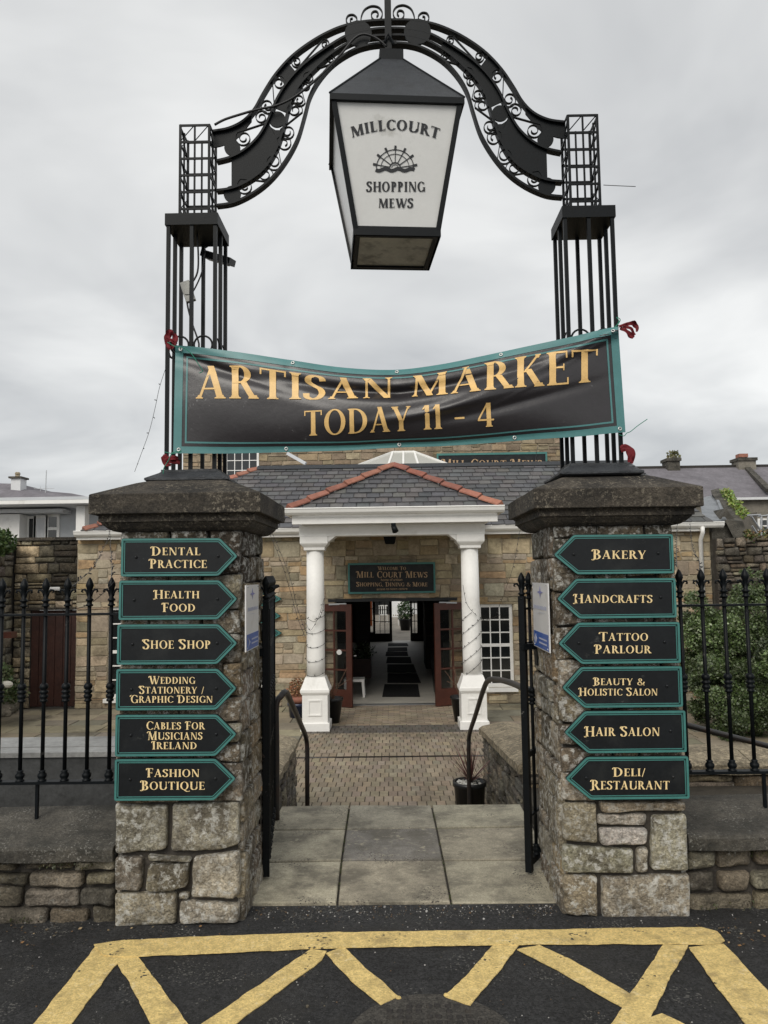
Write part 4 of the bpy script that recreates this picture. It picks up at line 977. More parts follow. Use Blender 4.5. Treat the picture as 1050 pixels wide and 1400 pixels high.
def strip(u0, u1, v0, v1, off, nu, nv):
    V_ = [];
    for j in range(nv + 1):
        for i in range(nu + 1): u = lerp(u0, u1, i / nu); v = lerp(v0, v1, j / nv); V_.append(bpos(u, v) + bnorm(u, v) * off)
    mb.add(V_, [(j * (nu + 1) + i, (j + 1) * (nu + 1) + i, (j + 1) * (nu + 1) + i + 1, j * (nu + 1) + i + 1) for j in range(nv) for i in range(nu)])
a, b_ = .018, .065
strip(0, 1, 0, b_, .002, 110, 3); strip(0, 1, 1 - b_, 1, .002, 110, 3); strip(0, a, b_, 1 - b_, .002, 3, 30); strip(1 - a, 1, b_, 1 - b_, .002, 3, 30)
mb.build('border', 'banner_teal', ban, True)
mb = MB(); strip(.025, .975, .095, .112, .002, 110, 1); strip(.025, .975, .888, .905, .002, 110, 1); strip(.025, .029, .112, .888, .002, 1, 30); strip(.971, .975, .112, .888, .002, 1, 30)
mb.build('border_line', 'banner_teal', ban, True)
# row 1 / row 2: u from pixel
CAPT = [(268, 502), (330, 500), (390, 508), (450, 516), (500, 518), (540, 516), (590, 512), (650, 500), (700, 490), (760, 481), (815, 477)]
BASE = [(268, 545), (330, 545), (390, 546), (450, 546), (500, 545), (540, 544), (590, 541), (650, 535), (700, 530), (760, 526), (815, 521)]
def row1(x, y):
    pu = 268 + (818 - 268) * x; c = interp(CAPT, pu); b = interp(BASE, pu); pv = b + (c - b) * y
    vt = interp(TOPT, pu); vb = interp(BOTT, pu); v = (pv - vt) / (vb - vt); u = (pu - 240) / 605; u = (pu - (-3 * (1 - u) * v + 10 * u * v) - 240) / 605
    return bpos(u, v), bnorm(u, v)
def row2(x, y):
    pu = 415 + (672 - 415) * x; b = 596 - 14 * x; c = 562 - 12 * x; pv = b + (c - b) * y
    vt = interp(TOPT, pu); vb = interp(BOTT, pu); v = (pv - vt) / (vb - vt); u = (pu - 240) / 605
    return bpos(u, v), bnorm(u, v)
text_mb('ARTISAN MARKET', row1, initials=False, thick=.0022, track=.05).build('lettering', 'gold', ban, True)
text_mb('TODAY 11 - 4', row2, initials=False, thick=.0022, track=.05).build('lettering', 'gold', ban, True)
for u, v in ((.265, .03), (.5, .03), (.735, .03), (.25, .965), (.5, .965), (.755, .965), (.012, .035), (.988, .035), (.012, .965), (.988, .965)):
    c = bpos(u, v); n = bnorm(u, v); tx = n.cross(Z).normalized(); ty = tx.cross(n); mb = MB()
    mb.tube([c + n * .004 + (tx * cos(t * pi / 6) + ty * sin(t * pi / 6)) * .0075 for t in range(13)], .003, 5, cap=False); mb.build('eyelet', 'eyelet', ban, True)
# ties: red rags and green string
def cloth_strip(mb, path, w, seed):
    """crumpled strip of cloth along a path of points"""
    R = random.Random(seed); P = smooth([Vector(p) for p in path], 5); nw = 5; vs = []
    for i, p in enumerate(P):
        t = (P[min(i + 1, len(P) - 1)] - P[max(i - 1, 0)]).normalized(); s = t.cross(FR).normalized(); wi = w * (.45 + .55 * sin(pi * min(1, .15 + i / len(P) * .85)))
        for k in range(nw): a = k / (nw - 1) - .5; q = p + s * a * wi; f = noise.noise(q * 38 + Vector((seed, 0, 0))) * .018 + cos(a * 9 + i * .4) * .006; vs.append(q + FR * f)
    mb.add(vs, [(i * nw + k, i * nw + k + 1, (i + 1) * nw + k + 1, (i + 1) * nw + k) for i in range(len(P) - 1) for k in range(nw - 1)])
def rag(label, paths, seed, knot):
    mb = MB(); Yr_ = TY - hT - .02
    for i, (pts, w) in enumerate(paths): cloth_strip(mb, [PY(u, v, Yr_ - .006 * i) for u, v in pts], w, seed * 7 + i)
    if knot: p = PY(*knot, Yr_ - .012); mb.ball(p, .011, 8, 6, (1, .8, 1.3))
    return tag(mb.build('rag_tie', 'red_rag', None, True), label, 'rag', 'red rags tied to the tower posts')
pl = lambda u, v: PY(u, v, TY - hT - .02)
rag('red rag knotted round the left tower post at the banner top corner', [([(236, 452), (230, 458), (228, 468), (233, 478)], 0.031), ([(238, 456), (240, 464), (236, 474), (230, 476)], 0.025), ([(228, 462), (236, 466), (242, 470)], 0.019)], 1, None)
rag('red rag bundled at the foot of the left tower below the banner', [([(224, 622), (228, 628), (238, 630), (246, 632)], 0.034), ([(226, 630), (234, 626), (243, 626)], 0.025), ([(222, 624), (226, 634), (234, 636)], 0.019)], 2, None)
rag('red rag fluttering loose from the right tower post at the banner top corner', [([(846, 446), (856, 444), (866, 442), (871, 447), (870, 454)], 0.022), ([(848, 448), (855, 452), (862, 458), (866, 462)], 0.026), ([(852, 446), (862, 449), (868, 458)], 0.019)], 3, None)
rag('thick red rag loop curling down at the foot of the right tower', [([(848, 614), (855, 611), (862, 616), (864, 626), (863, 634)], .034), ([(849, 616), (856, 614), (860, 620), (861, 632)], .026)], 4, None)
def string(label, pts, Y, r=.0022, group='green strings tying the banner'):
    mb = MB(); mb.tube(smooth([PY(u, v, Y) for u, v in pts], 5), r, 4); tag(mb.build('string_tie', 'green_string', None, True), label, 'string', group)
string('green string end dangling over the top left corner of the banner', [(229, 468), (240, 474), (252, 476), (262, 484), (270, 496), (277, 507), (272, 510)], BY - .08)
string('green string round the left tower post at the lower banner corner', [(225, 618), (238, 620), (248, 617), (236, 619), (230, 630), (224, 640), (223, 648)], BY - .03)
string('green string wound round the right tower post at the upper banner corner', [(838, 452), (846, 440), (843, 434), (848, 437), (844, 444), (836, 450)], BY - .02)
string('thin green string end poking out at the lower right banner corner', [(846, 594), (853, 596), (857, 592), (862, 590), (872, 582), (885, 573)], BY - .01, .0018)
mb = MB(); mb.tube(smooth([PY(u, v, TY - hT) for u, v in ((825, 253), (845, 254), (869, 255))], 3), .002, 4); tag(mb.build('wire', 'cable', None, True), 'single short wire sticking out to the right of the right tower top', 'wire')
# floodlight, junction box and cable in the left tower
fg = thing('floodlight', 'small black floodlight mounted behind the left tower under its plate', 'floodlight', tuple(PY(298, 352, 4.2)))
FP = [PY(276, 350, 4.12), PY(292, 342, 4.2), PY(325, 363, 4.25), PY(287, 372, 4.12)]
c = PY(298, 354, 4.2); mb = MB(); Rf = Matrix.Rotation(radians(18), 3, 'Y') @ Matrix.Rotation(radians(14), 3, 'X')
mb.box(-.085, .085, -.06, .06, -.014, .022); mb.v = [tuple(c + Rf @ Vector(v)) for v in mb.v]; mb.build('body', 'iron', fg)
mb = MB(); mb.box(-.06, .06, -.045, .045, -.019, -.0145); mb.v = [tuple(c + Rf @ Vector(v)) for v in mb.v]; mb.build('glass', 'plastic_grey', fg)
mb = MB(); mb.tube([c + Vector((-.06, -.02, .02)), c + Vector((-.07, -.03, .05)), c + Vector((-.04, -.08, .04))], .006, 6); mb.build('bracket', 'iron', fg)
mb = MB(); p = PY(257, 399, 3.97); mb.box(-.025, .025, -.015, .015, -.055, .055); Rj = Matrix.Rotation(radians(-18), 3, 'Y'); mb.v = [tuple(p + Rj @ Vector(v)) for v in mb.v]
mb.box(p.x - .012, p.x + .012, p.y - .02, p.y - .014, p.z - .02, p.z + .02)
jb = mb.build('junction_box', 'plastic_grey'); tag(jb, 'grey plastic junction box hanging on a cable inside the left tower', 'junction box')
mb = MB(); mb.tube(smooth([PY(u, v, 3.97) for u, v in ((268, 300), (271, 345), (270, 372), (262, 388), (257, 400), (256, 415), (262, 440), (272, 470), (268, 480))], 4), .005, 6)
mb.tube(smooth([PY(u, v, 3.99) for u, v in ((280, 345), (276, 372), (266, 395), (260, 402))], 4), .004, 6)
tag(mb.build('cable', 'cable', None, True), 'black cable hanging inside the left tower past the junction box', 'cable')
# ================================================================== LOW FRONT WALLS WITH RAILINGS
R = random.Random(31)
PLOW = [(.12, .10, .065), (.16, .135, .095), (.09, .075, .05), (.20, .175, .13), (.135, .11, .07), (.11, .10, .08)]
def low_wall(label, x0, x1, yf, seed):
    R = random.Random(seed); g = thing('low_stone_wall', label, 'wall', ((x0 + x1) / 2, yf + .2, 0))
    mb = MB(); mb.box(x0, x1, yf + .035, yf + .40, -.1, .34); mb.build('wall_core', 'dark_mortar', g)
    pc = Pieces('stone', 'rubble_stone', 200, True)
    stonework(pc, (0, yf, 0), X, Z, FR, x0, x1, -.04, .285, (.07, .125), (.12, .36), PLOW, R, .018, .08, bulge=.015, inset=.016, wob=.017, fine=True, prouder=.015)
    pc.finish(g)
    pc = Pieces('coping', 'coping_stone', 20); x = x0
    while x < x1 - .05:
        l = min(R.uniform(.85, 1.2), x1 - x); mb = MB(); n = 10
        prof = [(yf - .055, .285), (yf - .06, .34), (yf - .045, .352), (yf + .12, .375), (yf + .3, .405), (yf + .40, .41), (yf + .45, .36), (yf + .45, .285)]
        vs = []; fs = []
        for i in range(n + 1):
            xx = x + .004 + (l - .008) * i / n
            for (yy, zz) in prof:
                q = noise.noise_vector(Vector((xx * 7, yy * 7, zz * 7))) * .007; vs.append((xx + (q.x if 0 < i < n else 0), yy + q.y, zz + q.z))
        m = len(prof)
        for i in range(n):
            for k in range(m): fs.append((i * m + k, i * m + (k + 1) % m, (i + 1) * m + (k + 1) % m, (i + 1) * m + k))
        fs += [tuple(range(m))[::-1], tuple(n * m + k for k in range(m))]
        mb.add(vs, fs); pc.add(mb); x += l
    pc.finish(g); return g
low_wall('low rubble wall with thick dark coping left of the left gate pillar', -4.2, LPX0 - .006, 3.735, 5)
low_wall('low rubble wall with thick speckled coping right of the right gate pillar', RPX1 + .006, 4.2, 3.80, 6)
RYL, RYR = 3.98, 4.03
mb = MB()
for _ in range(2600):      # damp moss under the copings and at the wall foot
    sd = R.choice((-1, 1)); x = R.uniform(1.42, 4) * sd; top = R.random() < .65
    p = Vector((x, (3.70 if sd < 0 else 3.765) + R.uniform(-.006, .01), (.275 if top else .01) + abs(R.gauss(0, .014)) * (-1 if top else 1)))
    if noise.noise(Vector((x * 3, 7, top))) < -.02: continue
    s = Vector((R.uniform(-1, 1), 0, R.uniform(-1, 1))).normalized() * .006; mb.add([p - s, p + s, p + Vector((R.uniform(-.006, .006), -R.uniform(.004, .012), R.uniform(-.012, .006)))], [(0, 1, 2)], R.choice([(.05, .06, .02), (.035, .04, .018), (.08, .07, .03), (.03, .025, .015)]))
tag(mb.build('wall_moss', 'leaf'), 'damp moss growing under the copings and at the foot of the low walls', 'moss', kind='stuff')
mb = MB()
for _ in range(60):        # fallen leaves and twigs in the gutter
    p = PZ(R.choice([R.uniform(0, 150), R.uniform(0, 330), R.uniform(950, 1050)]), R.uniform(1262, 1292), .006); a = R.uniform(0, 6.28); l = R.uniform(.008, .022)
    d = Vector((cos(a), sin(a), .15)) * l; s = Vector((-sin(a), cos(a), .3)) * l * .35; mb.add([p, p + d * .5 + s, p + d, p + d * .5 - s], [(0, 1, 2, 3)], R.choice([(.22, .12, .05), (.15, .09, .04), (.30, .22, .12), (.10, .08, .05)]))
tag(mb.build('fallen_leaves', 'litter'), 'scattered dead leaves and twigs at the edge of the road', 'leaves', kind='stuff')
def railing_x(u, v, Y): return PY(u, v, Y).x
def baluster_parts():
    prof = lambda *a: list(a)
    return None
ZTOP, ZR1, ZM, ZR2 = 1.605, zY(834, 3.98), zY(941, 3.98), zY(1064, 3.98)
def spear(mb, x, y, z):     # flattened leaf head with two side curls and collars; z = head tip
    mb.lathe([(.0115, -.150), (.019, -.147), (.019, -.140), (.013, -.136), (.013, -.124), (.020, -.120), (.020, -.113), (.012, -.108), (.010, -.080), (.015, -.060), (.0205, -.044), (.0195, -.034), (.012, -.016), (.005, -.004), (.001, 0)], (x, y, z), 10)
    for s in (-1, 1):
        mb.tube([(x + s * .008, y, z - .098), (x + s * .014, y, z - .075), (x + s * .026, y, z - .062), (x + s * .038, y, z - .064), (x + s * .041, y, z - .074), (x + s * .033, y, z - .077)], [.006, .006, .0065, .006, .005, .003], 6)
def knuckle(mb, x, y, z):
    mb.lathe([(.011, -.048), (.019, -.045), (.019, -.037), (.013, -.034), (.021, -.024), (.022, -.014), (.013, -.008), (.022, 0), (.022, .008), (.013, .013), (.020, .02), (.023, .03), (.018, .042), (.011, .047)], (x, y, z), 10)
def foot(mb, x, y, z): mb.lathe([(.022, 0), (.022, .006), (.015, .010), (.023, .022), (.023, .034), (.014, .044), (.018, .05), (.010, .056)], (x, y, z), 10)
def railing(label, xs, Y, x0, x1, stays):
    g = thing('iron_railing', label, 'railing', ((x0 + x1) / 2, Y, .4), 'cast iron railings on the low walls')
    mb = MB(); mb.bar((x0, Y, ZR1), (x1, Y, ZR1), .03, .011); mb.build('top_rail', 'iron', g)
    mb = MB(); mb.bar((x0, Y, ZR2), (x1, Y, ZR2), .045, .014); mb.build('bottom_rail', 'iron', g)
    base = None
    for x in xs:
        mb = MB(); mb.lathe([(.0105, ZR2), (.0105, ZTOP - .145)], (x, Y, 0), 8)
        if base is None:
            b0 = mb.build('baluster', 'iron_chipped', g, True); h = MB(); spear(h, x, Y, ZTOP); h0 = h.build('finial', 'iron', b0, True)
            k = MB(); knuckle(k, x, Y, ZM); k0 = k.build('knuckle', 'iron', b0, True); f_ = MB(); foot(f_, x, Y, ZR2 + .006); f0 = f_.build('knuckle', 'iron', b0, True); base = (b0, x, (h0, k0, f0))
        else:
            b = base[0].copy(); C.objects.link(b); b.parent = g; b.location = base[0].location + X * (x - base[1])
            for o in base[2]: c_ = o.copy(); C.objects.link(c_); c_.parent = b
    for x in stays:
        mb = MB(); mb.bar((x, Y, .36), (x, Y, ZR2), .014, .018); mb.build('stay', 'iron', g)
    return g
sp = .1135
xl = [railing_x(152, 850, RYL) - i * sp for i in range(24)]; xr = [railing_x(931, 850, RYR) + i * sp for i in range(22)]
railing('black iron railing with spear heads on the low wall left of the left pillar', xl, RYL, -4.1, LPX0 + .02, [railing_x(51, 1080, RYL) , -3.2])
railing('black iron railing with spear heads on the low wall right of the right pillar', xr, RYR, RPX1 - .02, 4.1, [railing_x(1045, 1080, RYR), 3.2])
# ================================================================== GATES standing open
def gate(label, a, b, seed, first_thick=True):
    a = Vector((*a, 0)); b = Vector((*b, 0)); d = (b - a).normalized(); L = (b - a).length; nrm = Vector((-d.y, d.x, 0))
    g = thing('iron_gate', label, 'gate', ((a.x + b.x) / 2, (a.y + b.y) / 2, 0), 'pair of iron gates')
    P = lambda s, z: a + d * s + Z * z
    mb = MB(); mb.bar(P(.0, .02), P(.0, 1.47), .034, .034, d); mb.build('stile', 'iron_chipped', g)
    mb = MB(); mb.bar(P(L, .05), P(L, 1.47), .030, .030, d); mb.build('stile', 'iron_chipped', g)
    for s in (0, L): mb = MB(); spear(mb, *P(s, 1.60)[:]); mb.build('finial', 'iron', g, True)
    for z, h in ((.06, .035), (.30, .012), (.62, .03), (ZR1 if False else 1.40, .012), (1.20, .035)):
        mb = MB(); mb.bar(P(.017, z), P(L - .015, z), .014, h, Z); mb.build('rail', 'iron', g)
    n = int(L / .115)
    for i in range(1, n):
        s = L * i / n; mb = MB(); mb.lathe([(.0095, .07), (.0095, 1.46)], P(s, 0), 8); bo = mb.build('baluster', 'iron_chipped', g, True)
        mb = MB(); spear(mb, *P(s, 1.60)[:]); mb.build('finial', 'iron', bo, True)
        mb = MB(); knuckle(mb, *P(s, .92)[:]); mb.build('knuckle', 'iron', bo, True); mb = MB(); foot(mb, *P(s, .075)[:]); mb.build('knuckle', 'iron', bo, True)
    return P, L, g, d, nrm
gl = gate('black iron gate leaf folded open against the inner side of the left pillar', (-.692, 4.20), (-.80, 5.14), 1)
P, L, g, d, nrm = gl
mb = MB(); mb.bar(P(.03, .10) - nrm * .0, P(.03, 1.42), .045, .03, d); mb.build('cover_bar', 'iron_chipped', g)
mb = MB(); mb.box(-.775, -.70, 4.17, 4.24, 1.17, 1.21); mb.box(-.775, -.745, 4.15, 4.2, 1.10, 1.26); mb.build('hinge_bracket', 'iron', g)
mb = MB(); mb.tube([P(-.02, .2) - X * .03, P(-.02, .62) - X * .03], .007, 6); mb.tube([P(-.02, .62) - X * .03 + Vector((.02 * cos(t), 0, .02 * sin(t) + .015)) for t in [i * .5 for i in range(12)]], .004, 5); mb.tube([P(-.02, .2) - X * .055, P(-.02, .72) - X * .05], .008, 6); mb.build('drop_bolt', 'iron_worn', g)
mb = MB(); p = P(-.02, .48) - X * .03; mb.box(p.x - .012, p.x + .012, p.y - .02, p.y - .01, p.z - .012, p.z + .012); mb.build('padlock', 'gold_dull', g)
gr_ = gate('black iron gate leaf folded open beside the inner side of the right pillar', (.700, 4.22), (1.10, 4.93), 2)
P, L, g, d, nrm = gr_
mb = MB(); mb.bar((.69, 4.20, 1.20), (.80, 4.24, 1.20), .04, .03, Z); mb.box(.765, .80, 4.18, 4.25, 1.10, 1.26); mb.build('hinge_bracket', 'iron', g)
# ================================================================== HANDRAILS on the steps
def handrail(label, pts, legs, r=.021, cat='handrail'):
    g = thing('handrail', label, cat, tuple(pts[0]))
    mb = MB(); mb.tube(pts, r, 10); mb.build('rail', 'iron_worn', g, True)
    for a, b in legs: mb = MB(); mb.tube([a, b], r * .9, 10); mb.build('leg', 'iron_chipped', g, True)
    return g
def px3(l): return [PY(u, v, Y) for u, v, Y in l]
A = PZ(378, 1122, 0); hy = A.y; hx = A.x
t1 = PY(380, 975, hy); top_ = PY(388, 945, hy + .06); e1 = PY(418, 1006, 7.0); e2 = PY(421, 1022, 7.03)
pts = smooth([Vector((A.x, A.y, -.01)), Vector((A.x, A.y, .5)), Vector((A.x, A.y, .74)), PY(384, 952, hy + .03), PY(391, 947, hy + .12), PY(400, 965, hy + .55), PY(412, 992, 6.65), PY(418, 1007, 7.0), PY(420, 1025, 7.06), Vector((PY(420, 1060, 7.06).x, 7.06, -.2)), Vector((PY(420, 1060, 7.06).x, 7.06, -.8))], 4)
g = handrail('black tubular handrail sloping down the left side of the steps', pts, [])
pts = smooth([Vector((.95, 4.45, .93)), PY(726, 944, 4.6), PY(700, 934, 5.3), PY(680, 929, 5.9), PY(668, 930, 6.25), PY(661, 943, 6.6), PY(650, 978, 7.3), PY(642, 1003, 7.85), PY(641, 1020, 7.92), Vector((PY(641, 1060, 7.92).x, 7.92, -.4)), Vector((PY(641, 1060, 7.92).x, 7.92, -.88))], 4)
g = handrail('rusty black tubular handrail sloping down the right side of the steps', pts, [])
pts = [PY(905, 982, 5.4), PY(945, 993, 5.5), PY(1050, 1020, 5.75), PY(1140, 1043, 5.95)]
g = handrail('black tubular handrail sloping behind the right railing over the stone coping', pts, [(PY(1120, 1038, 5.9), PY(1120, 1100, 5.9))])
# ================================================================== WALLS flanking the steps
def flank(label, inner, x0a, x0b, ya, yb, za, zb_, w, seed, pal, front=False, x1=None):
    """wall whose inner face runs from (x0a,ya) to (x0b,yb); top from za to zb"""
    R = random.Random(seed); g = thing('step_side_wall', label, 'wall', (x0a, ya, 0), 'stone walls flanking the steps')
    s = inner; ux = Vector((x0b - x0a, yb - ya, 0)); L = ux.length; ux.normalize(); n = Vector((-s if False else (ux.y * s), -ux.x * s, 0))   # pointing to the path
    out = -n
    A_, B_ = Vector((x0a, ya, 0)), Vector((x0b, yb, 0))
    mb = MB(); a0, b0 = A_ + out * .03, B_ + out * .03; a1, b1 = A_ + out * w, B_ + out * w
    mb.add([a0 + Z * -1, b0 + Z * -1, b1 + Z * -1, a1 + Z * -1, a0 + Z * (za - .09), b0 + Z * (zb_ - .09), b1 + Z * (zb_ - .09), a1 + Z * (za - .09)], [(0, 3, 2, 1), (4, 5, 6, 7), (0, 1, 5, 4), (1, 2, 6, 5), (2, 3, 7, 6), (3, 0, 4, 7)]); mb.build('wall_core', 'dark_mortar', g)
    pc = Pieces('stone', 'rubble_stone', 160, True); sh = (zb_ - za) / L
    uy = Z
    if True:
        o = A_ + Z * 0; st = []
        class PCx:
            def add(s_, m):      # shear to follow the sloping top
                nv = []
                for v in m.v:
                    v = Vector(v); t = (v - A_).dot(ux); k = (v.z + 1) / (za + 1); v.z += sh * t * max(0, k); nv.append(tuple(v))
                m.v = nv; pc.add(m)
        stonework(PCx(), o, ux, Z, n, 0, L, -1.0, za - .085, (.055, .13), (.14, .42), pal, R, .014, .06, bulge=.010, inset=.012, wob=.008, prouder=.012, fine=True)
    pc.finish(g)
    cp = Pieces('coping', 'step_coping', 12); t = 0
    while t < L - .05:
        l = min(R.uniform(.55, .8), L - t); m = MB(); nn = 6; vs = []; fs = []
        prof = [(-.035, -.085), (-.04, -.02), (.0, .005), (w * .45, .055), (w * .8, .03), (w + .02, -.02), (w + .02, -.085)]
        for i in range(nn + 1):
            q = t + .004 + (l - .008) * i / nn
            for a, zz in prof:
                p = A_ + ux * q + out * a + Z * (za + sh * q + zz); nq = noise.noise_vector(p * 6) * .014; vs.append(p + Vector((nq.x, nq.y if 0 < i < nn else 0, nq.z)))
        m_ = len(prof)
        for i in range(nn):
            for k in range(m_): fs.append((i * m_ + k, i * m_ + (k + 1) % m_, (i + 1) * m_ + (k + 1) % m_, (i + 1) * m_ + k))
        fs += [tuple(range(m_))[::-1], tuple(nn * m_ + k for k in range(m_))]
        m.add(vs, fs); cp.add(m); t += l
    cp.finish(g); return g
PSTEP = [(.22, .19, .14), (.19, .165, .125), (.25, .21, .15), (.17, .15, .12), (.21, .195, .165)]
flank('rubble wall with pale coping along the right side of the steps', -1, .965, 1.01, 5.98, 9.05, .16, -.16, .46, 8, PSTEP)
flank('rubble wall with pale coping along the left side of the steps', 1, -.905, -1.06, 5.7, 8.3, .14, -.12, .46, 9, PSTEP)
# retaining wall behind the right railing (faces the street)
g = thing('retaining_wall', 'tan stone wall with pale lichened coping seen through the right railing', 'wall', (2.5, 6.0, 0))
mb = MB(); mb.box(1.44, 6.0, 6.0, 6.5, -1, .06); mb.build('wall_core', 'dark_mortar', g)
pc = Pieces('stone', 'rubble_stone', 120, True); stonework(pc, (0, 5.97, 0), X, Z, FR, .98, 5.4, -.45, .06, (.07, .14), (.16, .45), [(.27, .21, .13), (.24, .185, .115), (.30, .24, .15), (.2, .17, .13)], R, .016, .07, bulge=.012, wob=.01, fine=True, prouder=.01); pc.finish(g)
cp = Pieces('coping', 'step_coping', 12); x = 1.45
while x < 5.4:
    l = R.uniform(.6, .9); m = MB(); vs = []; fs = []; prof = [(5.93, .065), (5.925, .13), (5.96, .15), (6.2, .19), (6.52, .16), (6.54, .07)]
    for i in range(7):
        for yy, zz in prof: p = Vector((x + .004 + (l - .008) * i / 6, yy, zz)); q = noise.noise_vector(p * 6) * .014; vs.append(p + Vector((0, q.y, q.z)))
    k_ = len(prof)
    for i in range(6):
        for k in range(k_): fs.append((i * k_ + k, i * k_ + (k + 1) % k_, (i + 1) * k_ + (k + 1) % k_, (i + 1) * k_ + k))
    fs += [tuple(range(k_))[::-1], tuple(6 * k_ + k for k in range(k_))]; m.add(vs, fs); cp.add(m); x += l
cp.finish(g)
# dark timber clad planter behind the left railing
g = thing('timber_planter', 'long dark grey timber boarded box with a paler plank top behind the left railing', 'planter', (-3, 4.8, 0))
zt_ = .585
MB().box(-6, -1.36, 4.63, 5.02, -.4, zt_ - .03).build('box_core', 'inner_dark', g)
for k in range(3):
    MB().box(-6.0, -1.34, 4.585 + k * .152, 4.585 + k * .152 + .142, zt_ - .028 + .002 * (k % 2), zt_ + .002 * (k % 2)).build('top_plank', 'grey_timber_top', g)
zz = zt_ - .034
for k, h in enumerate((.155, .145, .15, .15, .15)):
    MB().box(-6.0, -1.345, 4.60 + .006 * (k % 2), 4.628, zz - h + .014, zz).build('side_board', 'grey_timber', g); zz -= h
# ================================================================== POTS
def pot(mb, c, r0, r1, h): mb.lathe([(r0, 0), (r1 * .97, h - .05), (r1 * 1.06, h - .045), (r1 * 1.06, h), (r1 * .93, h), (r1 * .92, h - .03), (.001, h - .035)], c, 18)
def spiky(mb, c, n, L, cols, R, w=.012, droop=.5):
    for _ in range(n):
        a = R.uniform(0, 2 * pi); el = R.uniform(.45, 1.5); l = L * R.uniform(.65, 1.1); P = []
        for i in range(5):
            t = i / 4; rr = l * t * cos(el); z = l * t * sin(el) - droop * l * t * t * cos(el) * .6; P.append(Vector(c) + Vector((cos(a) * rr, sin(a) * rr, z)))
        s = Vector((-sin(a), cos(a), 0)); vs = []
        for i, p in enumerate(P): ww = w * (1 - i / 4.3) * .5; vs += [p - s * ww, p + s * ww]
        mb.add(vs, [(2 * i, 2 * i + 1, 2 * i + 3, 2 * i + 2) for i in range(4)], jit(R.choice(cols), R, .2))
pp = PY(642, 1070, 8.15)
g = thing('potted_plant', 'black pot of pebbles with a spiky dark red cordyline beside the step wall', 'potted plant', (pp.x, 8.15, ZC))
mb = MB(); pot(mb, (pp.x, 8.15, ZC), .14, .165, .36); mb.build('pot', 'pot_black', g, True)
mb = MB(); [mb.ball((pp.x + R.uniform(-.12, .12), 8.15 + R.uniform(-.12, .12), ZC + .34), .016, 6, 4, (1, .8, .7), R.choice([(.6, .6, .57), (.45, .44, .4)])) for _ in range(70)]; mb.build('pebbles', 'litter', g, kind='stuff')
mb = MB(); spiky(mb, (pp.x + .01, 8.15, ZC + .35), 70, .52, [(.13, .045, .04), (.17, .07, .055), (.10, .03, .03), (.2, .11, .08)], R, .014, .35); mb.build('leaves', 'leaf', g)
# pots beside the doorway
q = PZ(404, 968, ZC); q = Vector((xY(409, 950, 13.9), 13.9, ZC))
g = thing('potted_plant', 'blue pot with an orange rimmed bowl of rust coloured heather beside the left column', 'potted plant', tuple(q), 'pots about the doorway')
mb = MB(); pot(mb, q, .17, .2, .25); mb.build('pot', 'pot_blue', g, True)
mb = MB(); mb.lathe([(.19, .255), (.24, .36), (.22, .36)], q, 16); mb.build('bowl', 'terracotta', g, True)
mb = MB(); leaves(mb, q + Z * .5, (.2, .2, .18), 700, .035, R, [(.30, .13, .06), (.24, .10, .05), (.16, .12, .05)]); mb.build('foliage', 'leaf', g)
for u, lab in ((455, 'tall dark pot with dry twigs between the left column and the left door leaf'), (630, 'tall dark pot with dry twigs between the right column and the right door leaf')):
    q = Vector((xY(u, 960, 13.3), 13.3, ZC)); g = thing('potted_plant', lab, 'potted plant', tuple(q), 'pots about the doorway')
    mb = MB(); pot(mb, q, .11, .17, .42); mb.build('pot', 'pot_black', g, True)
    mb = MB()
    for _ in range(16): a = R.uniform(0, 6.28); mb.tube([q + Z * .36, q + Vector((cos(a) * .1, sin(a) * .1, .6)), q + Vector((cos(a) * R.uniform(.15, .4), sin(a) * .2, R.uniform(.6, .95)))], .005, 4, (.14, .08, .05))
    mb.build('twigs', 'litter', g)
# ================================================================== MAIN BUILDING
YF = 15.0; R = random.Random(77)
bld = thing('market_building', 'long stone market building with slate roof, white portico and open brown doors', 'building', (0, YF, ZC))
def at(u, v, Y=YF): p = PY(u, v, Y); return p.x, p.z
PF = [(.36, .29, .19), (.33, .265, .17), (.40, .325, .22), (.29, .24, .165), (.37, .255, .145), (.43, .375, .28), (.35, .30, .22), (.36, .265, .15), (.29, .24, .17), (.40, .33, .22)]
xL, xR_ = at(104, 850)[0], at(976, 850)[0]; zE = at(537, 731)[1]
oL, oR, oT = at(459, 900)[0], at(617, 900)[0], at(540, 822)[1]
wr = (at(641, 880)[0], at(702, 880)[0], at(680, 940)[1], at(680, 826)[1])
wl = (at(147, 880)[0], at(206, 880)[0], at(150, 955)[1], at(150, 830)[1])
wb = (at(303, 900)[0], at(361, 900)[0], at(330, 955)[1], at(330, 880)[1])
holes = [(oL, oR, ZC, oT + .06), wr, wl, wb]
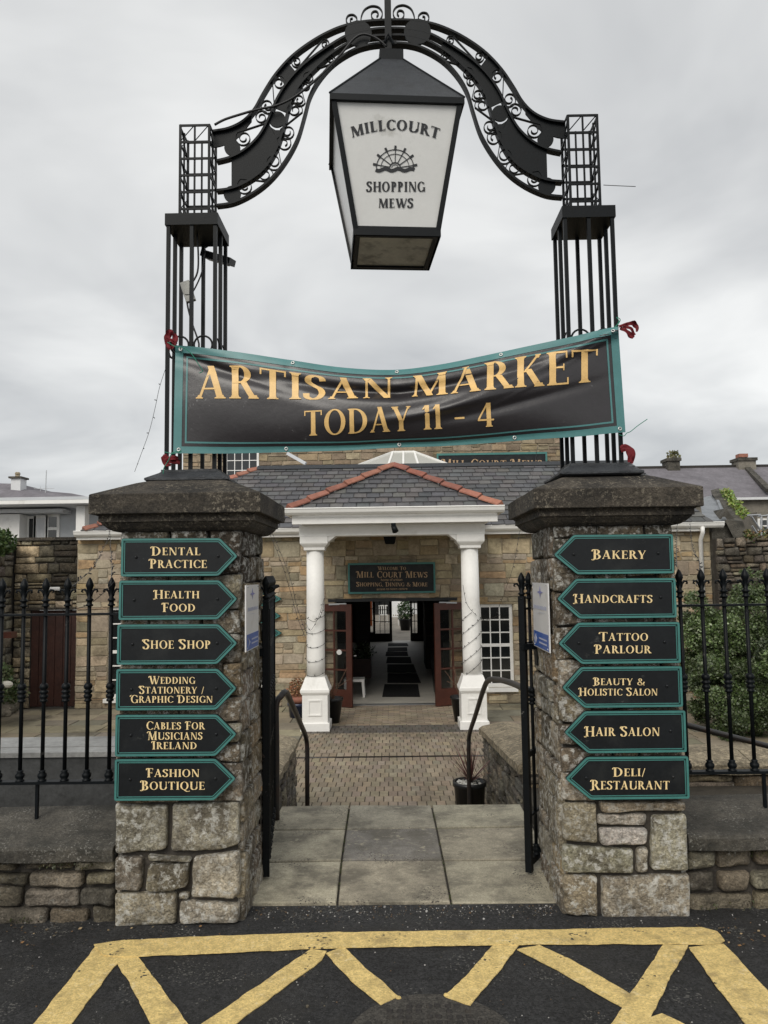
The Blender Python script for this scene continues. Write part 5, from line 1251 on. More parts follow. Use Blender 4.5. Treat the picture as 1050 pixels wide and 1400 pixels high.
# backing wall, built round the openings
def backing(name, m, x0, x1, z0, z1, y0, y1, holes, par):
    xs = sorted({x0, x1, *[h[0] for h in holes], *[h[1] for h in holes]}); mb = MB()
    for i in range(len(xs) - 1):
        a, b = xs[i], xs[i + 1]; c = (a + b) / 2; seg = [(z0, z1)]
        for h in holes:
            if h[0] < c < h[1]:
                ns = []
                for s0, s1 in seg:
                    if h[2] > s0: ns.append((s0, min(s1, h[2])))
                    if h[3] < s1: ns.append((max(s0, h[3]), s1))
                seg = ns
        for s0, s1 in seg:
            if s1 - s0 > .001: mb.box(a, b, y0, y1, s0, s1)
    return mb.build(name, m, par)
wall = backing('wall', 'wall_mortar', xL, xR_, ZC, zE + .1, YF + .014, YF + .45, holes, bld)
pc = Pieces('stone', 'wall_stone', 300)
stonework(pc, (0, YF, 0), X, Z, FR, xL, xR_, ZC, zE + .06, (.10, .33), (.18, .56), PF, R, .012, .05, holes=holes, bulge=.005, inset=.014, wob=.018, split=.66, prouder=.003)
pc.finish(wall, 'stone_field')
def window(par, h, cols, rows, thick_row=None, y=YF + .06, sill=True, glass='dark_glass', name='window'):
    x0, x1, z0, z1 = h; fw = .06
    mb = MB(); mb.box(x0, x0 + fw, y, y + .07, z0, z1); mb.box(x1 - fw, x1, y, y + .07, z0, z1); mb.box(x0 + fw, x1 - fw, y, y + .07, z1 - fw, z1); mb.box(x0 + fw, x1 - fw, y, y + .07, z0, z0 + fw * 1.2)
    w = mb.build(name, 'white_paint', par)
    ix0, ix1, iz0, iz1 = x0 + fw, x1 - fw, z0 + fw * 1.2, z1 - fw; mb = MB(); bw = .022
    for i in range(1, cols): xx = ix0 + (ix1 - ix0) * i / cols; mb.box(xx - bw / 2, xx + bw / 2, y + .01, y + .05, iz0, iz1)
    for j in range(1, rows): zz = iz0 + (iz1 - iz0) * j / rows; b = .06 if j == thick_row else bw; mb.box(ix0, ix1, y + .008, y + .052, zz - b / 2, zz + b / 2)
    mb.build('glazing_bar', 'white_paint', w)
    for i in range(cols):
        for j in range(rows):
            xa, xb = ix0 + (ix1 - ix0) * i / cols, ix0 + (ix1 - ix0) * (i + 1) / cols; za_, zb2 = iz0 + (iz1 - iz0) * j / rows, iz0 + (iz1 - iz0) * (j + 1) / rows
            mb = MB(); mb.box(xa, xb, y + .028, y + .032, za_, zb2); mb.build('pane', glass, w)
    if sill: MB().box(x0 - .05, x1 + .06, y - .13, y + .05, z0 - .075, z0 - .002).build('sill', 'white_paint', w)
    return w
window(bld, wr, 4, 6, 3); window(bld, wl, 4, 6, 3); window(bld, wb, 4, 4, 2)
# dark room behind the panes with plants at the right window
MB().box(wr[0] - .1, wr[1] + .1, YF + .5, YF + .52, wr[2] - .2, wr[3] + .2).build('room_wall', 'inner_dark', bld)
# doorway, frame, leaves
MB().box(oL - .14, oR + .14, YF - .012, YF + .2, oT, oT + .055).build('door_lintel', 'pot_black', bld)
def door_leaf(h_u, f_u, Yh, Yf, glass='clear_glass', m='brown_wood', zt=None, par=bld):
    a = Vector((xY(h_u, 900, Yh), Yh, ZC + .015)); b = Vector((xY(f_u, 900, Yf), Yf, ZC + .015)); d = (b - a); L = d.length; d.normalize(); n = Vector((d.y, -d.x, 0)); 
    if n.y > 0: n = -n
    H = (zt or (PY(480, 826, 14.8).z)) - a.z
    P = lambda s, z, q=0: a + d * s + Z * z + n * q
    def slab(s0, s1, z0, z1, t=.045): 
        mb = MB(); mb.prism([P(s0, z0, t / 2), P(s1, z0, t / 2), P(s1, z1, t / 2), P(s0, z1, t / 2)], None, n, t); return mb
    mb = slab(L - .115, L, 0, H); 
    for s0, s1, z0, z1 in ((0, .05, 0, H), (.05, L - .115, 0, .32), (.05, L - .115, H - .13, H)): q = slab(s0, s1, z0, z1); mb.add(q.v, q.f)
    lf = mb.build('door_leaf', m, par)
    mid = .05 + (L - .165) * .44; mb = slab(mid - .016, mid + .016, .32, H - .13, .03)
    for k in range(1, 4): z = .32 + (H - .45) * k / 4; q = slab(.05, L - .115, z - .016, z + .016, .028); mb.add(q.v, q.f)
    mb.build('glazing_bar', m, lf)
    for k in range(4):
        z0 = .32 + (H - .45) * k / 4; z1 = .32 + (H - .45) * (k + 1) / 4
        for s0, s1 in ((.05, mid), (mid, L - .115)): slab(s0, s1, z0, z1, .005).build('pane', glass, lf)
    return lf, P, L, H
lf, P, L, H = door_leaf(441, 481.5, 14.93, 14.70)
mb = MB(); c = P(L - .26, 1.02, .02); mb.lathe([(.05, 0), (.05, .004)], (0, 0, 0), 14); mb.v = [tuple(c + Vector((v[0], -v[2] - .003, v[1]))) for v in mb.v]; mb.build('sticker', 'white_plastic', lf)
mb = MB(); mb.tube([P(L + .02, .95, -.04), P(L + .06, .95, -.06)], .01, 6); mb.build('handle', 'steel', lf)
mb = MB(); p0 = P(L - .12, H + .01, -.02); mb.bar(p0, p0 + Vector((-.34, .05, -.01)), .025, .03); mb.build('door_closer', 'steel', lf)
lf, P, L, H = door_leaf(636, 594.5, 14.93, 14.70)
mb = MB(); p0 = P(L - .12, H + .01, -.02); mb.bar(p0, p0 + Vector((.34, .05, -.01)), .025, .03); mb.build('door_closer', 'steel', lf)
MB().box(oL, oR, YF - .05, YF + .12, ZC - .05, ZC + .012).build('threshold', 'steel', bld)
# WELCOME sign
sg = thing('welcome_sign', 'dark board with teal frame reading WELCOME TO MILL COURT MEWS over the doorway', 'sign', (0, YF, 1.6))
ws = YF - .07
def pz(u, v, Y=ws): return PY(u, v, Y)
x0, x1 = xY(476, 790, ws), xY(595, 790, ws); z1, z0 = PY(535, 769.5, ws).z, PY(535, 811, ws).z
MB().box(x0, x1, ws, ws + .045, z0, z1).build('board', 'sign_board', sg)
mb = MB(); f = .032
mb.box(x0 - .002, x1 + .002, ws - .015, ws + .04, z1 - f, z1 + .004); mb.box(x0 - .002, x1 + .002, ws - .015, ws + .04, z0 - .004, z0 + f); mb.box(x0 - .003, x0 + f, ws - .014, ws + .04, z0 + f, z1 - f); mb.box(x1 - f, x1 + .003, ws - .014, ws + .04, z0 + f, z1 - f); mb.build('frame', 'teal', sg)
wp = Vector((0, ws - .002, 0))
for t in (('WELCOME TO', 516.6, 555, 774.8, 779.2), ('MILL COURT MEWS', 487.4, 584.5, 781.6, 789.5), ('SHOPPING, DINING & MORE', 487.4, 584.5, 796.2, 801.6)):
    px_text(*t, wp, FR, thick=.002).build('lettering', 'gold_dull', sg)
def small_text(s, u0, u1, v, hpx, par, Y, m):
    cu = bpy.data.curves.new('t', 'FONT'); cu.body = s; cu.align_x = 'CENTER'; o = bpy.data.objects.new('t', cu); C.objects.link(o); bpy.context.view_layer.update()
    dg = bpy.context.evaluated_depsgraph_get(); me = bpy.data.meshes.new_from_object(o.evaluated_get(dg)); bpy.data.objects.remove(o)
    a, b = PY(u0, v, Y), PY(u1, v, Y); w = max(vv_.co.x for vv_ in me.vertices) - min(vv_.co.x for vv_ in me.vertices); k = (b.x - a.x) / w; kz = hpx / F * Y / .7
    for vv_ in me.vertices: vv_.co = Vector(((a.x + b.x) / 2 + vv_.co.x * k, Y, (a.z + b.z) / 2 + vv_.co.y * kz))
    me.materials.clear(); me.materials.append(MT[m]); me.name = 'lettering'; link('lettering', me, par)
small_text('home of artisan', 521, 550, 794.2, 3.6, sg, ws - .004, 'gold_dull'); small_text('access to town centre', 515, 557, 806.6, 3.4, sg, ws - .004, 'gold_dull')
# three small arrow signs on the wall beyond the left gate
def far_sign(t, b, texts, lab, xt): arrow_sign(lab, [(318, t), (367, t), (xt, (t + b) / 2), (367, b), (318, b)], YF - .06, texts, k=2.4, screws=False, thick=.03, group='small arrow signs on the building wall', name='arrow_sign')
far_sign(809, 828.5, [('TATTOO', 341, 366, 813.5, 818), ('PARLOUR', 338, 368, 821, 825)], 'small black arrow sign on the building wall, topmost of the three beyond the left gate', 386)
far_sign(832, 852, [('HOLISTIC', 338, 366, 837, 841.5), ('SALON', 342, 364, 844, 848)], 'small black arrow sign on the building wall, middle of the three beyond the left gate', 384.5)
far_sign(855, 876, [('BOUTIQUE', 336, 366, 863, 868)], 'small black arrow sign on the building wall, lowest of the three beyond the left gate', 386)
# interior passage
YB = 28.9
xi0, xi1 = -2.6, 2.5
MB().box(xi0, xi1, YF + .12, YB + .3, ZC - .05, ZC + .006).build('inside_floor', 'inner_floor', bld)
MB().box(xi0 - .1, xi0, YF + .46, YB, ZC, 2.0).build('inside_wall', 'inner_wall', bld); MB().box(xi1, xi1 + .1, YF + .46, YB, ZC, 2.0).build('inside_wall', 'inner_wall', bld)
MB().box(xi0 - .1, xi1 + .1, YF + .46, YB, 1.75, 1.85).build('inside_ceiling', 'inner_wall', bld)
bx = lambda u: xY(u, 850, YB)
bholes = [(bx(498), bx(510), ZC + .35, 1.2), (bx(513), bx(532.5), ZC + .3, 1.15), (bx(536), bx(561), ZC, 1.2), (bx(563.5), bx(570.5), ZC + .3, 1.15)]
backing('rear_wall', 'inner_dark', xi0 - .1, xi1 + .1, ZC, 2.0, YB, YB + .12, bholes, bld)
mb = MB()
for h in (bholes[1], bholes[3], bholes[0]):
    n_ = 2 if h[1] - h[0] > .3 else 1
    for i in range(1, n_ + 1): xx = h[0] + (h[1] - h[0]) * i / (n_ + 1); mb.box(xx - .012, xx + .012, YB + .03, YB + .07, h[2], h[3])
    for j in range(1, 4): zz = h[2] + (h[3] - h[2]) * j / 4; mb.box(h[0], h[1], YB + .03, YB + .07, zz - .012, zz + .012)
mb.build('rear_glazing_bar', 'inner_dark', bld)
for h in (bholes[1], bholes[3], bholes[0]): MB().box(h[0], h[1], YB + .048, YB + .052, h[2], h[3]).build('rear_pane', 'clear_glass', bld)
# mats
zc = lambda x, y: PZ(440 + x / 5.25, 800 + y / 5.25, ZC + .014)
matd = [((450, 710), (690, 710), (705, 800), (433, 800)), ((472, 632), (682, 632), (712, 700), (470, 700)), ((470, 568), (658, 568), (680, 625), (470, 625)), ((470, 515), (636, 515), (645, 558), (462, 558)), ((462, 478), (614, 477), (620, 507), (457, 507)), ((474, 447), (612, 445), (614, 472), (470, 475)), ((475, 417), (612, 416), (622, 436), (475, 438))]
ordn = ['nearest the threshold', 'second from the threshold', 'third from the threshold', 'fourth from the threshold', 'fifth from the threshold', 'sixth from the threshold', 'farthest, by the rear doors']
for i, q in enumerate(matd):
    c4 = [zc(*p) for p in q]; mb = MB(); mb.prism(c4[::-1], None, Z, .008); tag(mb.build('door_mat', 'rubber_mat'), 'black rubber mat on the passage floor, ' + ordn[i], 'mat', 'black mats along the passage floor')
# passage furniture
by = 15.9; bxl = xY(478, 940, by)
g = thing('bench', 'small white wooden bench just inside the left door leaf', 'bench', (bxl, by, ZC))
zb_ = PY(490, 929, by).z
MB().box(xY(470, 930, by), xY(498, 930, by), by, by + .4, zb_ - .05, zb_).build('seat', 'white_paint', g)
for uu, dy in ((496, .03), (496, .36), (472, .03), (472, .36)): mb = MB(); xx = xY(uu, 940, by); mb.bar((xx, by + dy, zb_ - .05), (xx + (.02 if uu > 480 else 0), by + dy, ZC + .006), .045); mb.build('leg', 'white_paint', g)
gy = 18.8; xa, xb = xY(470, 910, gy), xY(507, 910, gy); zt2 = PY(490, 901, gy).z
g = thing('wooden_planter', 'dark brown wooden box planter with leafy plant inside the passage', 'planter', (xb, gy, ZC))
MB().box(xa, xb, gy, gy + .5, ZC + .006, zt2).build('box', 'dark_door', g)
mb = MB(); leaves(mb, ((xa + xb) / 2 + .15, gy + .2, zt2 + .15), (.3, .2, .22), 420, .06, R, [(.05, .09, .03), (.08, .11, .05), (.2, .22, .16)]); mb.build('foliage', 'leaf', g)
gy = 19.6; g = thing('chalkboard', 'tall dark chalkboard with faint chalk lines standing inside the passage at left', 'chalkboard', (-1, gy, ZC))
xa, xb = xY(486, 880, gy), xY(506, 880, gy); MB().box(xa, xb, gy, gy + .04, ZC + .1, .95).build('board', 'inner_dark', g)
mb = MB()
for k in range(9):
    z = .55 - k * .11; x = xa + .05
    while x < xb - .08: w_ = R.uniform(.02, .07); mb.box(x, x + w_, gy - .003, gy - .001, z, z + R.uniform(.01, .03)); x += w_ + .03
mb.build('chalk_marks', 'inner_wall', g)
for s in (xa + .03, xb - .05): MB().box(s, s + .03, gy, gy + .04, ZC + .006, ZC + .1).build('leg', 'inner_dark', g)
gy = 20.5; g = thing('dark_cabinet', 'dark shelving cabinet standing on the right side of the passage', 'cabinet', (1.5, gy, ZC))
xa, xb = xY(582, 880, gy), xY(606, 880, gy)
MB().box(xa, xb, gy, gy + 1.4, ZC + .006, 1.0).build('carcass', 'inner_dark', g)
for k in range(5): MB().box(xa - .01, xb, gy - .02, gy + .0, ZC + .15 + k * .35, ZC + .18 + k * .35).build('shelf', 'inner_wall', g)
g = thing('folding_sign', 'dark folding board leaning just inside the right door leaf', 'sign board', (xY(592, 920, 17), 17, ZC))
mb = MB(); mb.bar((xY(591, 905, 17), 17, PY(591, 905, 17).z), (xY(596, 950, 16.2), 16.2, ZC + .01), .04, .5, Y_); mb.build('panel', 'pot_black', g)
# yard beyond the rear doors
gy = 34.5; q = Vector((xY(554, 850, gy), gy, ZC))
g = thing('potted_tree', 'black tub with a small bushy tree in the yard beyond the rear doors', 'potted plant', tuple(q))
mb = MB(); pot(mb, q, .2, .27, .5); mb.build('tub', 'pot_black', g, True)
mb = MB(); leaves(mb, q + Z * .85, (.35, .35, .5), 900, .09, R, [(.06, .12, .04), (.09, .15, .05), (.04, .08, .03)]); mb.build('foliage', 'leaf', g); MB().box(q.x - .02, q.x + .02, q.y - .02, q.y + .02, ZC + .45, ZC + .9).build('trunk', 'bark', g)
def chair(lab, x, y, n=3):
    g = thing('garden_chair', lab, 'chair', (x, y, ZC), 'white chairs in the yard beyond the passage')
    mb = MB(); mb.box(x - .22, x + .22, y - .2, y + .2, ZC + .40, ZC + .43); mb.build('seat', 'white_plastic', g)
    mb = MB(); [mb.box(x - .22 + k * .11, x - .17 + k * .11, y + .2, y + .22, ZC + .45, ZC + .85) for k in range(4)]; mb.box(x - .23, x + .23, y + .2, y + .23, ZC + .85, ZC + .9); mb.build('backrest', 'white_plastic', g)
    for a in (-.2, .2):
        for b in (-.18, .18): mb = MB(); mb.bar((x + a, y + b, ZC), (x + a, y + b, ZC + .40), .03); mb.build('leg', 'white_plastic', g)
chair('white chair in the rear yard left of the tub, nearer one', xY(539, 850, 38), 38); chair('white chair in the far rear yard just above the tub', xY(549, 830, 44), 44); chair('white chair in the rear yard seen through the left rear door', xY(524, 850, 40), 40)
MB().box(xY(500, 850, 33), xY(504, 850, 33), 33, 33.1, ZC, .9).build('clothes_rail', 'cloth_blue')
o = bpy.data.objects['clothes_rail']; tag(o, 'hanging blue cloth display seen through the left rear window', 'cloth display')
o = MB().box(xY(504.5, 850, 33.2), xY(509, 850, 33.2), 33.2, 33.3, ZC + .3, .6).build('cloth_panel', 'cloth_orange'); tag(o, 'hanging orange cloth display seen through the left rear window', 'cloth display')
g = thing('rear_building', 'pale building closing the rear yard behind the passage', 'building', (0, 48, ZC)); MB().box(-4, 4, 48, 48.4, ZC, 3.2).build('wall', 'pale_render', g)
mb = MB(); mb.box(-1.3, -.2, 47.97, 48.0, ZC, 1.4); mb.box(.5, 1.6, 47.97, 48, ZC + .7, 1.5); mb.build('window', 'dark_glass', g)
rd = struct(MB().box(-12, 12, YB + .3, 60, ZC - .05, ZC + .002, (.26, .23, .19)).build('rear_yard', 'flag'))
# ----------------------------------------------------------------- eaves, main roof
Ye = 14.72; gz1 = PY(600, 718.5, Ye).z; gz0 = gz1 - .115; fz0 = PY(600, 731, Ye + .08).z
gxL, gxR = xY(100, 724, Ye), xY(991, 718, Ye)
def gutter(x0, x1, y, z, r=.06, name='gutter'):
    mb = MB(); prof = [(-.0, 0), (-.012, -.012), (-.0, -.03), (.015, -.075), (.05, -.11), (.11, -.115), (.11, -.10), (.055, -.095), (.03, -.065), (.02, -.01), (.02, 0)]
    mb.add([(x, y + a, z + b) for x in (x0, x1) for a, b in prof], [(i, (i + 1) % 11, 11 + (i + 1) % 11, 11 + i) for i in range(11)] + [tuple(range(11))[::-1], tuple(range(11, 22))]); return mb.build(name, 'white_paint', bld)
p1 = xY(392, 700, 12.2) + .0; p2 = xY(690, 700, 12.2)
gutter(gxL, gxR, Ye, gz1); MB().box(gxL + .02, gxR - .35, Ye + .11, YF - .016, fz0, gz1 - .02).build('fascia', 'white_paint', bld)
# downpipe at the right
du = xY(958, 730, Ye + .15)
mb = MB(); mb.tube([(du, Ye + .05, gz0 + .02), (du, Ye + .05, gz0 - .09), (du + .02, YF - .06, gz0 - .22), (du + .02, YF - .06, ZC)], .04, 10); mb.build('downpipe', 'white_paint', bld, True)
Yr = 17.4; zr = PY(537, 637.5, Yr).z; rz0 = gz1 + .005
def rp(x, t): return Vector((x, Ye + .01 + (Yr - Ye) * t, rz0 + (zr - rz0) * t))     # roof surface
hipx0, hipx1 = gxL + .15, xY(352, 640, Yr); rgt0, rgt1 = xY(975, 712, Ye), xY(862, 640, Yr)
def roof_left(t): return hipx0 + (hipx1 - hipx0) * t
def roof_right(t): return rgt0 + (rgt1 - rgt0) * t
up = (rp(0, 1) - rp(0, 0)).normalized(); rn = X.cross(up).normalized()
mb = MB(); mb.prism([rp(roof_left(0), 0) - rn * .03, rp(roof_right(0), 0) - rn * .03, rp(roof_right(1), 1) - rn * .03, rp(roof_left(1), 1) - rn * .03], None, rn, .05); mr = mb.build('main_roof', 'inner_dark', bld)
SL = [(.078, .078, .082), (.09, .089, .091), (.068, .069, .073), (.10, .094, .094), (.082, .082, .087), (.108, .103, .099)]
def slates(par, left, right, P3, nrow, w, upv, nv, seed, limit, hole=None, name='slate'):
    R = random.Random(seed); pc = Pieces(name, 'slate', limit)
    for r in range(nrow):
        t0 = r / nrow; t1 = (r + 1) / nrow; a = left(t0); b = right(t0); a1 = left(t1); b1_ = right(t1); x = min(a, a1) - (w * .5 if r % 2 else 0) - R.uniform(0, .02)
        while x < max(b, b1_):
            x1 = x + w; g = .006
            la0, la1 = max(x + g, a), max(x + g, a1); ra0, ra1 = min(x1 - g, b), min(x1 - g, b1_)
            if ra0 - la0 > .03 or ra1 - la1 > .03:
                if ra0 < la0: ra0 = la0 = (ra0 + la0) / 2
                if ra1 < la1: ra1 = la1 = (ra1 + la1) / 2
                h = .016 + R.uniform(0, .008); j = R.uniform(-.008, .008); e = .0
                lo0, lo1 = P3(la0, t0) - upv * (.02 + j), P3(ra0, t0) - upv * (.02 - j * .5); hi0, hi1 = P3(la1, t1), P3(ra1, t1)
                m = MB(); m.add([lo0, lo1, hi1, hi0, lo0 + nv * h, lo1 + nv * (h + R.uniform(-.003, .003)), hi1 + nv * .001, hi0 + nv * .001], [(4, 5, 6, 7), (0, 1, 5, 4), (1, 2, 6, 5), (3, 0, 4, 7)], jit(R.choice(SL), R, .18)); pc.add(m)
            x = x1
    pc.finish(par, 'slate_field')
slates(mr, roof_left, roof_right, rp, 14, .255, up, rn, 5, 190)
# the rear slope and hip end
MB().add([rp(roof_left(0), 0) - Z * .02, rp(roof_left(1), 1) - Z * .02, Vector((roof_left(1), Yr + .01, zr - .02)), Vector((roof_left(0), Yr + 2.6, rz0))], [(0, 1, 3)]).build('hip_slope', 'slate_far', bld)
MB().add([Vector((roof_left(1), Yr, zr - .02)), Vector((roof_right(1), Yr, zr - .02)), Vector((roof_right(1) + .5, Yr + 2.6, rz0)), Vector((roof_left(0), Yr + 2.6, rz0))], [(0, 1, 2, 3)]).build('rear_slope', 'slate_far', bld)
mb = MB(); mb.add([(roof_left(1), Yr - .12, zr - .04), (roof_right(1), Yr - .12, zr - .04), (roof_right(1), Yr, zr + .06), (roof_left(1), Yr, zr + .06), (roof_left(1), Yr + .12, zr - .04), (roof_right(1), Yr + .12, zr - .04)], [(0, 1, 2, 3), (3, 2, 5, 4)]); mb.build('ridge_flashing', 'lead', bld)
def hip_tiles(par, a, b, n, w, out, seed, tint=((1.0, 1.0, 1.0), (.85, .8, .8), (1.1, 1.1, 1.05), (.95, .85, .8))):
    R = random.Random(seed); a = Vector(a); b = Vector(b); d = (b - a).normalized(); s = d.cross(Z).normalized(); u = s.cross(d).normalized()
    pc = Pieces('hip_tile', 'terracotta', 60)
    for i in range(n):
        p = a.lerp(b, i / n + .006) + u * .012; q = a.lerp(b, (i + 1) / n - .004) - u * .004; m = MB(); k = w
        def sec(c, e): return [c - s * k - u * (k * .62), c - s * k - u * (k * .62 - .02), c + u * .022 + e, c + s * k - u * (k * .62 - .02), c + s * k - u * (k * .62)]
        A_ = sec(p, u * .012); B2_ = sec(q, u * 0)
        m.add(A_ + B2_, [(0, 1, 6, 5), (1, 2, 7, 6), (2, 3, 8, 7), (3, 4, 9, 8), (0, 4, 3, 2, 1), (5, 6, 7, 8, 9)], jit(R.choice(tint), R, .12)); pc.add(m)
    pc.finish(par)
hip_tiles(bld, rp(hipx0 + .02, .0) + rn * .03, rp(hipx1, 1) + rn * .03, 14, .09, None, 3)
# ----------------------------------------------------------------- portico
Yp = 12.25
eL, eR = PY(396, 695.5, Yp), PY(683, 691.5, Yp); ez = (eL.z + eR.z) / 2; eL.z = eR.z = ez; ap = PY(535, 638, Yp + (eR.x - eL.x) / 2 * 1.0); exl, exr = eL.x, eR.x
ap.x = (exl + exr) / 2
def pf(x, t): return Vector((x, Yp + (ap.y - Yp) * t, ez + (ap.z - ez) * t))
pl_, pr_ = (lambda t: exl + (ap.x - exl) * t), (lambda t: exr + (ap.x - exr) * t)
pup = (pf(0, 1) - pf(0, 0)).normalized(); pn = X.cross(pup).normalized()
tb = (ap.z - rz0) / (zr - rz0); jn = Vector((ap.x, rp(0, tb).y + .1, ap.z))
mb = MB(); A1 = Vector((exl, Yp, ez)); B1_ = Vector((exr, Yp, ez)); A2 = Vector((exl, YF, ez)); B2_ = Vector((exr, YF, ez)); dn = Z * .03
mb.add([A1 - dn, B1_ - dn, ap - dn, jn - dn, A2 - dn, B2_ - dn], [(0, 1, 2), (0, 2, 3, 4), (1, 5, 3, 2), (0, 4, 5, 1)]); prf = mb.build('portico_roof', 'slate_far', bld)
slates(prf, pl_, pr_, pf, 9, .215, pup, pn, 9, 110)
hip_tiles(prf, pf(exl - .03, -.02) + pn * .05, ap + Z * .07, 6, .082, None, 4); hip_tiles(prf, pf(exr + .03, -.02) + pn * .05, ap + Z * .07, 6, .082, None, 5)
# portico gutter, fascia, beam
gy0 = Yp - .05; gzt = ez + .005
gutter(exl - .07, exr + .07, gy0 - .04, gzt)
for s, xx in ((-1, exl), (1, exr)): MB().box(xx + s * .0 - (.06 if s < 0 else 0), xx + (.06 if s > 0 else 0), gy0 + .07, Ye, gzt - .11, gzt).build('side_gutter', 'white_paint', bld)
bm_t = gzt - .10; f_b = PY(540, 715, 12.35).z; bm_b = PY(540, 731.5, 12.6).z
MB().box(exl + .03, exr - .03, 12.30, 12.40, f_b, bm_t).build('portico_fascia', 'white_paint', bld)
MB().box(exl + .15, exr - .15, 12.44, YF - .02, f_b - .0, f_b + .02).build('portico_soffit', 'white_paint', bld)
cxs = (xY(431.5, 850, 12.8), xY(644, 850, 12.8)); yc = 12.80
bx0, bx1 = cxs[0] - .24, cxs[1] + .24
MB().box(bx0, bx1, 12.585, 12.99, bm_b, f_b - .003).build('beam', 'white_paint', bld)
for cx in cxs: MB().box(cx - .16, cx + .16, 13.0, YF - .02, bm_b, f_b - .003).build('side_beam', 'white_paint', bld)
zcap = PY(540, 751, 12.6).z; zpl = PY(540, 947, 12.6).z; zpl2 = PY(540, 925, 12.62).z
for i, cx in enumerate(cxs):
    s = 1 if i == 0 else -1
    mb = MB(); mb.loft(cx, yc, .158, .158, [(-.0, zcap), (.012, zcap + .01), (.014, zcap + .05), (.06, zcap + .10), (.07, zcap + .12), (.07, bm_b - .003)]); mb.build('capital', 'white_paint', bld)
    mb = MB(); mb.prism([(cx + s * .23, 12.60, bm_b - .002), (cx + s * .36, 12.60, bm_b - .002), (cx + s * .23, 12.60, bm_b - .10)][::s], None, FR, .35); mb.build('bracket', 'white_paint', bld)
    mb = MB(); mb.lathe([(.15, zpl2 - .02), (.15, zpl2 + .3), (.148, 1.2), (.142, zcap + .002)], (cx, yc, 0), 28); mb.build('column', 'white_paint', bld, True)
    mb = MB(); mb.loft(cx, yc, .205, .205, [(.03, ZC), (.03, ZC + .12), (.0, ZC + .135), (.0, zpl - .02), (.012, zpl - .015), (.03, zpl + .02), (.03, zpl + .06), (.018, zpl + .08), (-.045, zpl2)]); pl0 = mb.build('plinth', 'white_paint', bld)
    mb = MB(); y = yc - .206; x0, x1, z0, z1 = cx - .11, cx + .11, ZC + .24, zpl - .10; w = .022
    for a, b, c_, d_ in ((x0, x1, z0, z0 + w), (x0, x1, z1 - w, z1), (x0, x0 + w, z0 + w, z1 - w), (x1 - w, x1, z0 + w, z1 - w)): mb.box(a, b, y - .012, y, c_, d_)
    mb.build('panel_moulding', 'white_paint', pl0)
# lamp on the beam, lantern inside the portico
lx = xY(538, 722, 12.3); g = thing('spotlight', 'small black spotlight fixed under the gutter at the middle of the white portico beam', 'spotlight', (lx, 12.3, f_b))
zz = PY(538, 717, 12.28).z; mb = MB(); mb.lathe([(.04, 0), (.04, -.03), (.025, -.04)], (lx, 12.26, zz + .02), 10); mb.build('bracket', 'iron', g, True); mb = MB(); mb.tube([(lx, 12.25, zz - .02), (lx + .03, 12.2, zz - .12)], [.04, .05], 10); mb.build('head', 'iron', g, True)
lx = xY(533, 738, 13.9); z = PY(533, 744, 13.9).z; g = thing('porch_lantern', 'small black lantern hanging inside the portico above the welcome sign', 'lantern', (lx, 13.9, z))
mb = MB(); mb.loft(lx, 13.9, .09, .09, [(-.02, z), (.0, z + .02), (.03, z + .16), (.05, z + .17), (-.06, z + .26)]); mb.build('body', 'iron', g); mb = MB(); mb.tube([(lx, 13.9, z + .25), (lx, 13.9, f_b)], .01, 6); mb.build('rod', 'iron', g)
# ----------------------------------------------------------------- left yard wall, door, return wall
R = random.Random(5); YL = 15.15
lx0 = xY(18, 850, YL); lx1 = xL - .003; lzt = PY(60, 739, YL).z
dx0, dx1, dz1 = xY(40, 900, YL), xY(106, 900, YL), PY(70, 834, YL).z
dx1 = min(dx1, lx1 - .02)
g = thing('yard_wall', 'blackened stone yard wall with dark coping at far left of the courtyard', 'wall', ((lx0 + lx1) / 2, YL, ZC))
backing('wall_core', 'dark_mortar', lx0, lx1, ZC, lzt, YL + .03, YL + .4, [(dx0, dx1, ZC - .1, dz1)], g)
pc = Pieces('stone', 'rubble_stone', 170, True)
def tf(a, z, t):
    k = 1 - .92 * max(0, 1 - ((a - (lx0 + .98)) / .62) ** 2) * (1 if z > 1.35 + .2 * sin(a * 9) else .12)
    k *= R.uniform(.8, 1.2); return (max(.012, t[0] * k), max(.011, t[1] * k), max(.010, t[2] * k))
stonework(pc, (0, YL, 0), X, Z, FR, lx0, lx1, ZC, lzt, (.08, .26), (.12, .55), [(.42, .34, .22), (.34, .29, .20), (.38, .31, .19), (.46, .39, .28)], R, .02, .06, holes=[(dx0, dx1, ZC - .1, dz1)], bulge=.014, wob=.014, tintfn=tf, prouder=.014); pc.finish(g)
MB().box(lx0 - .04, lx1, YL - .06, YL + .45, lzt, lzt + .06).build('coping', 'cap_stone', g)
MB().box(dx0 - .1, dx1 - .003, YL - .04, YL + .2, dz1, dz1 + .05).build('lintel', 'cap_stone', g)
d_ = MB(); dw = (dx1 - dx0) / 6
dr_ = MB().box(dx0 + .01, dx1 - .01, YL + .07, YL + .1, ZC + .01, dz1 - .01).build('door', 'dark_door', g)
for i in range(6): MB().box(dx0 + .01 + i * dw, dx0 + i * dw + dw - .002, YL + .05, YL + .075, ZC + .02, dz1 - .012).build('door_board', 'dark_door', dr_)
lmp = PY(74, 805, YL - .05); g = thing('bulkhead_lamp', 'small cream oblong lamp on the blackened wall above the brown door', 'lamp', tuple(lmp)); mb = MB(); mb.loft(lmp.x, lmp.y + .03, .10, .05, [(-.02, lmp.z - .03), (0, lmp.z - .015), (0, lmp.z + .015), (-.02, lmp.z + .03)]); mb.build('cover', 'plaque_white', g)
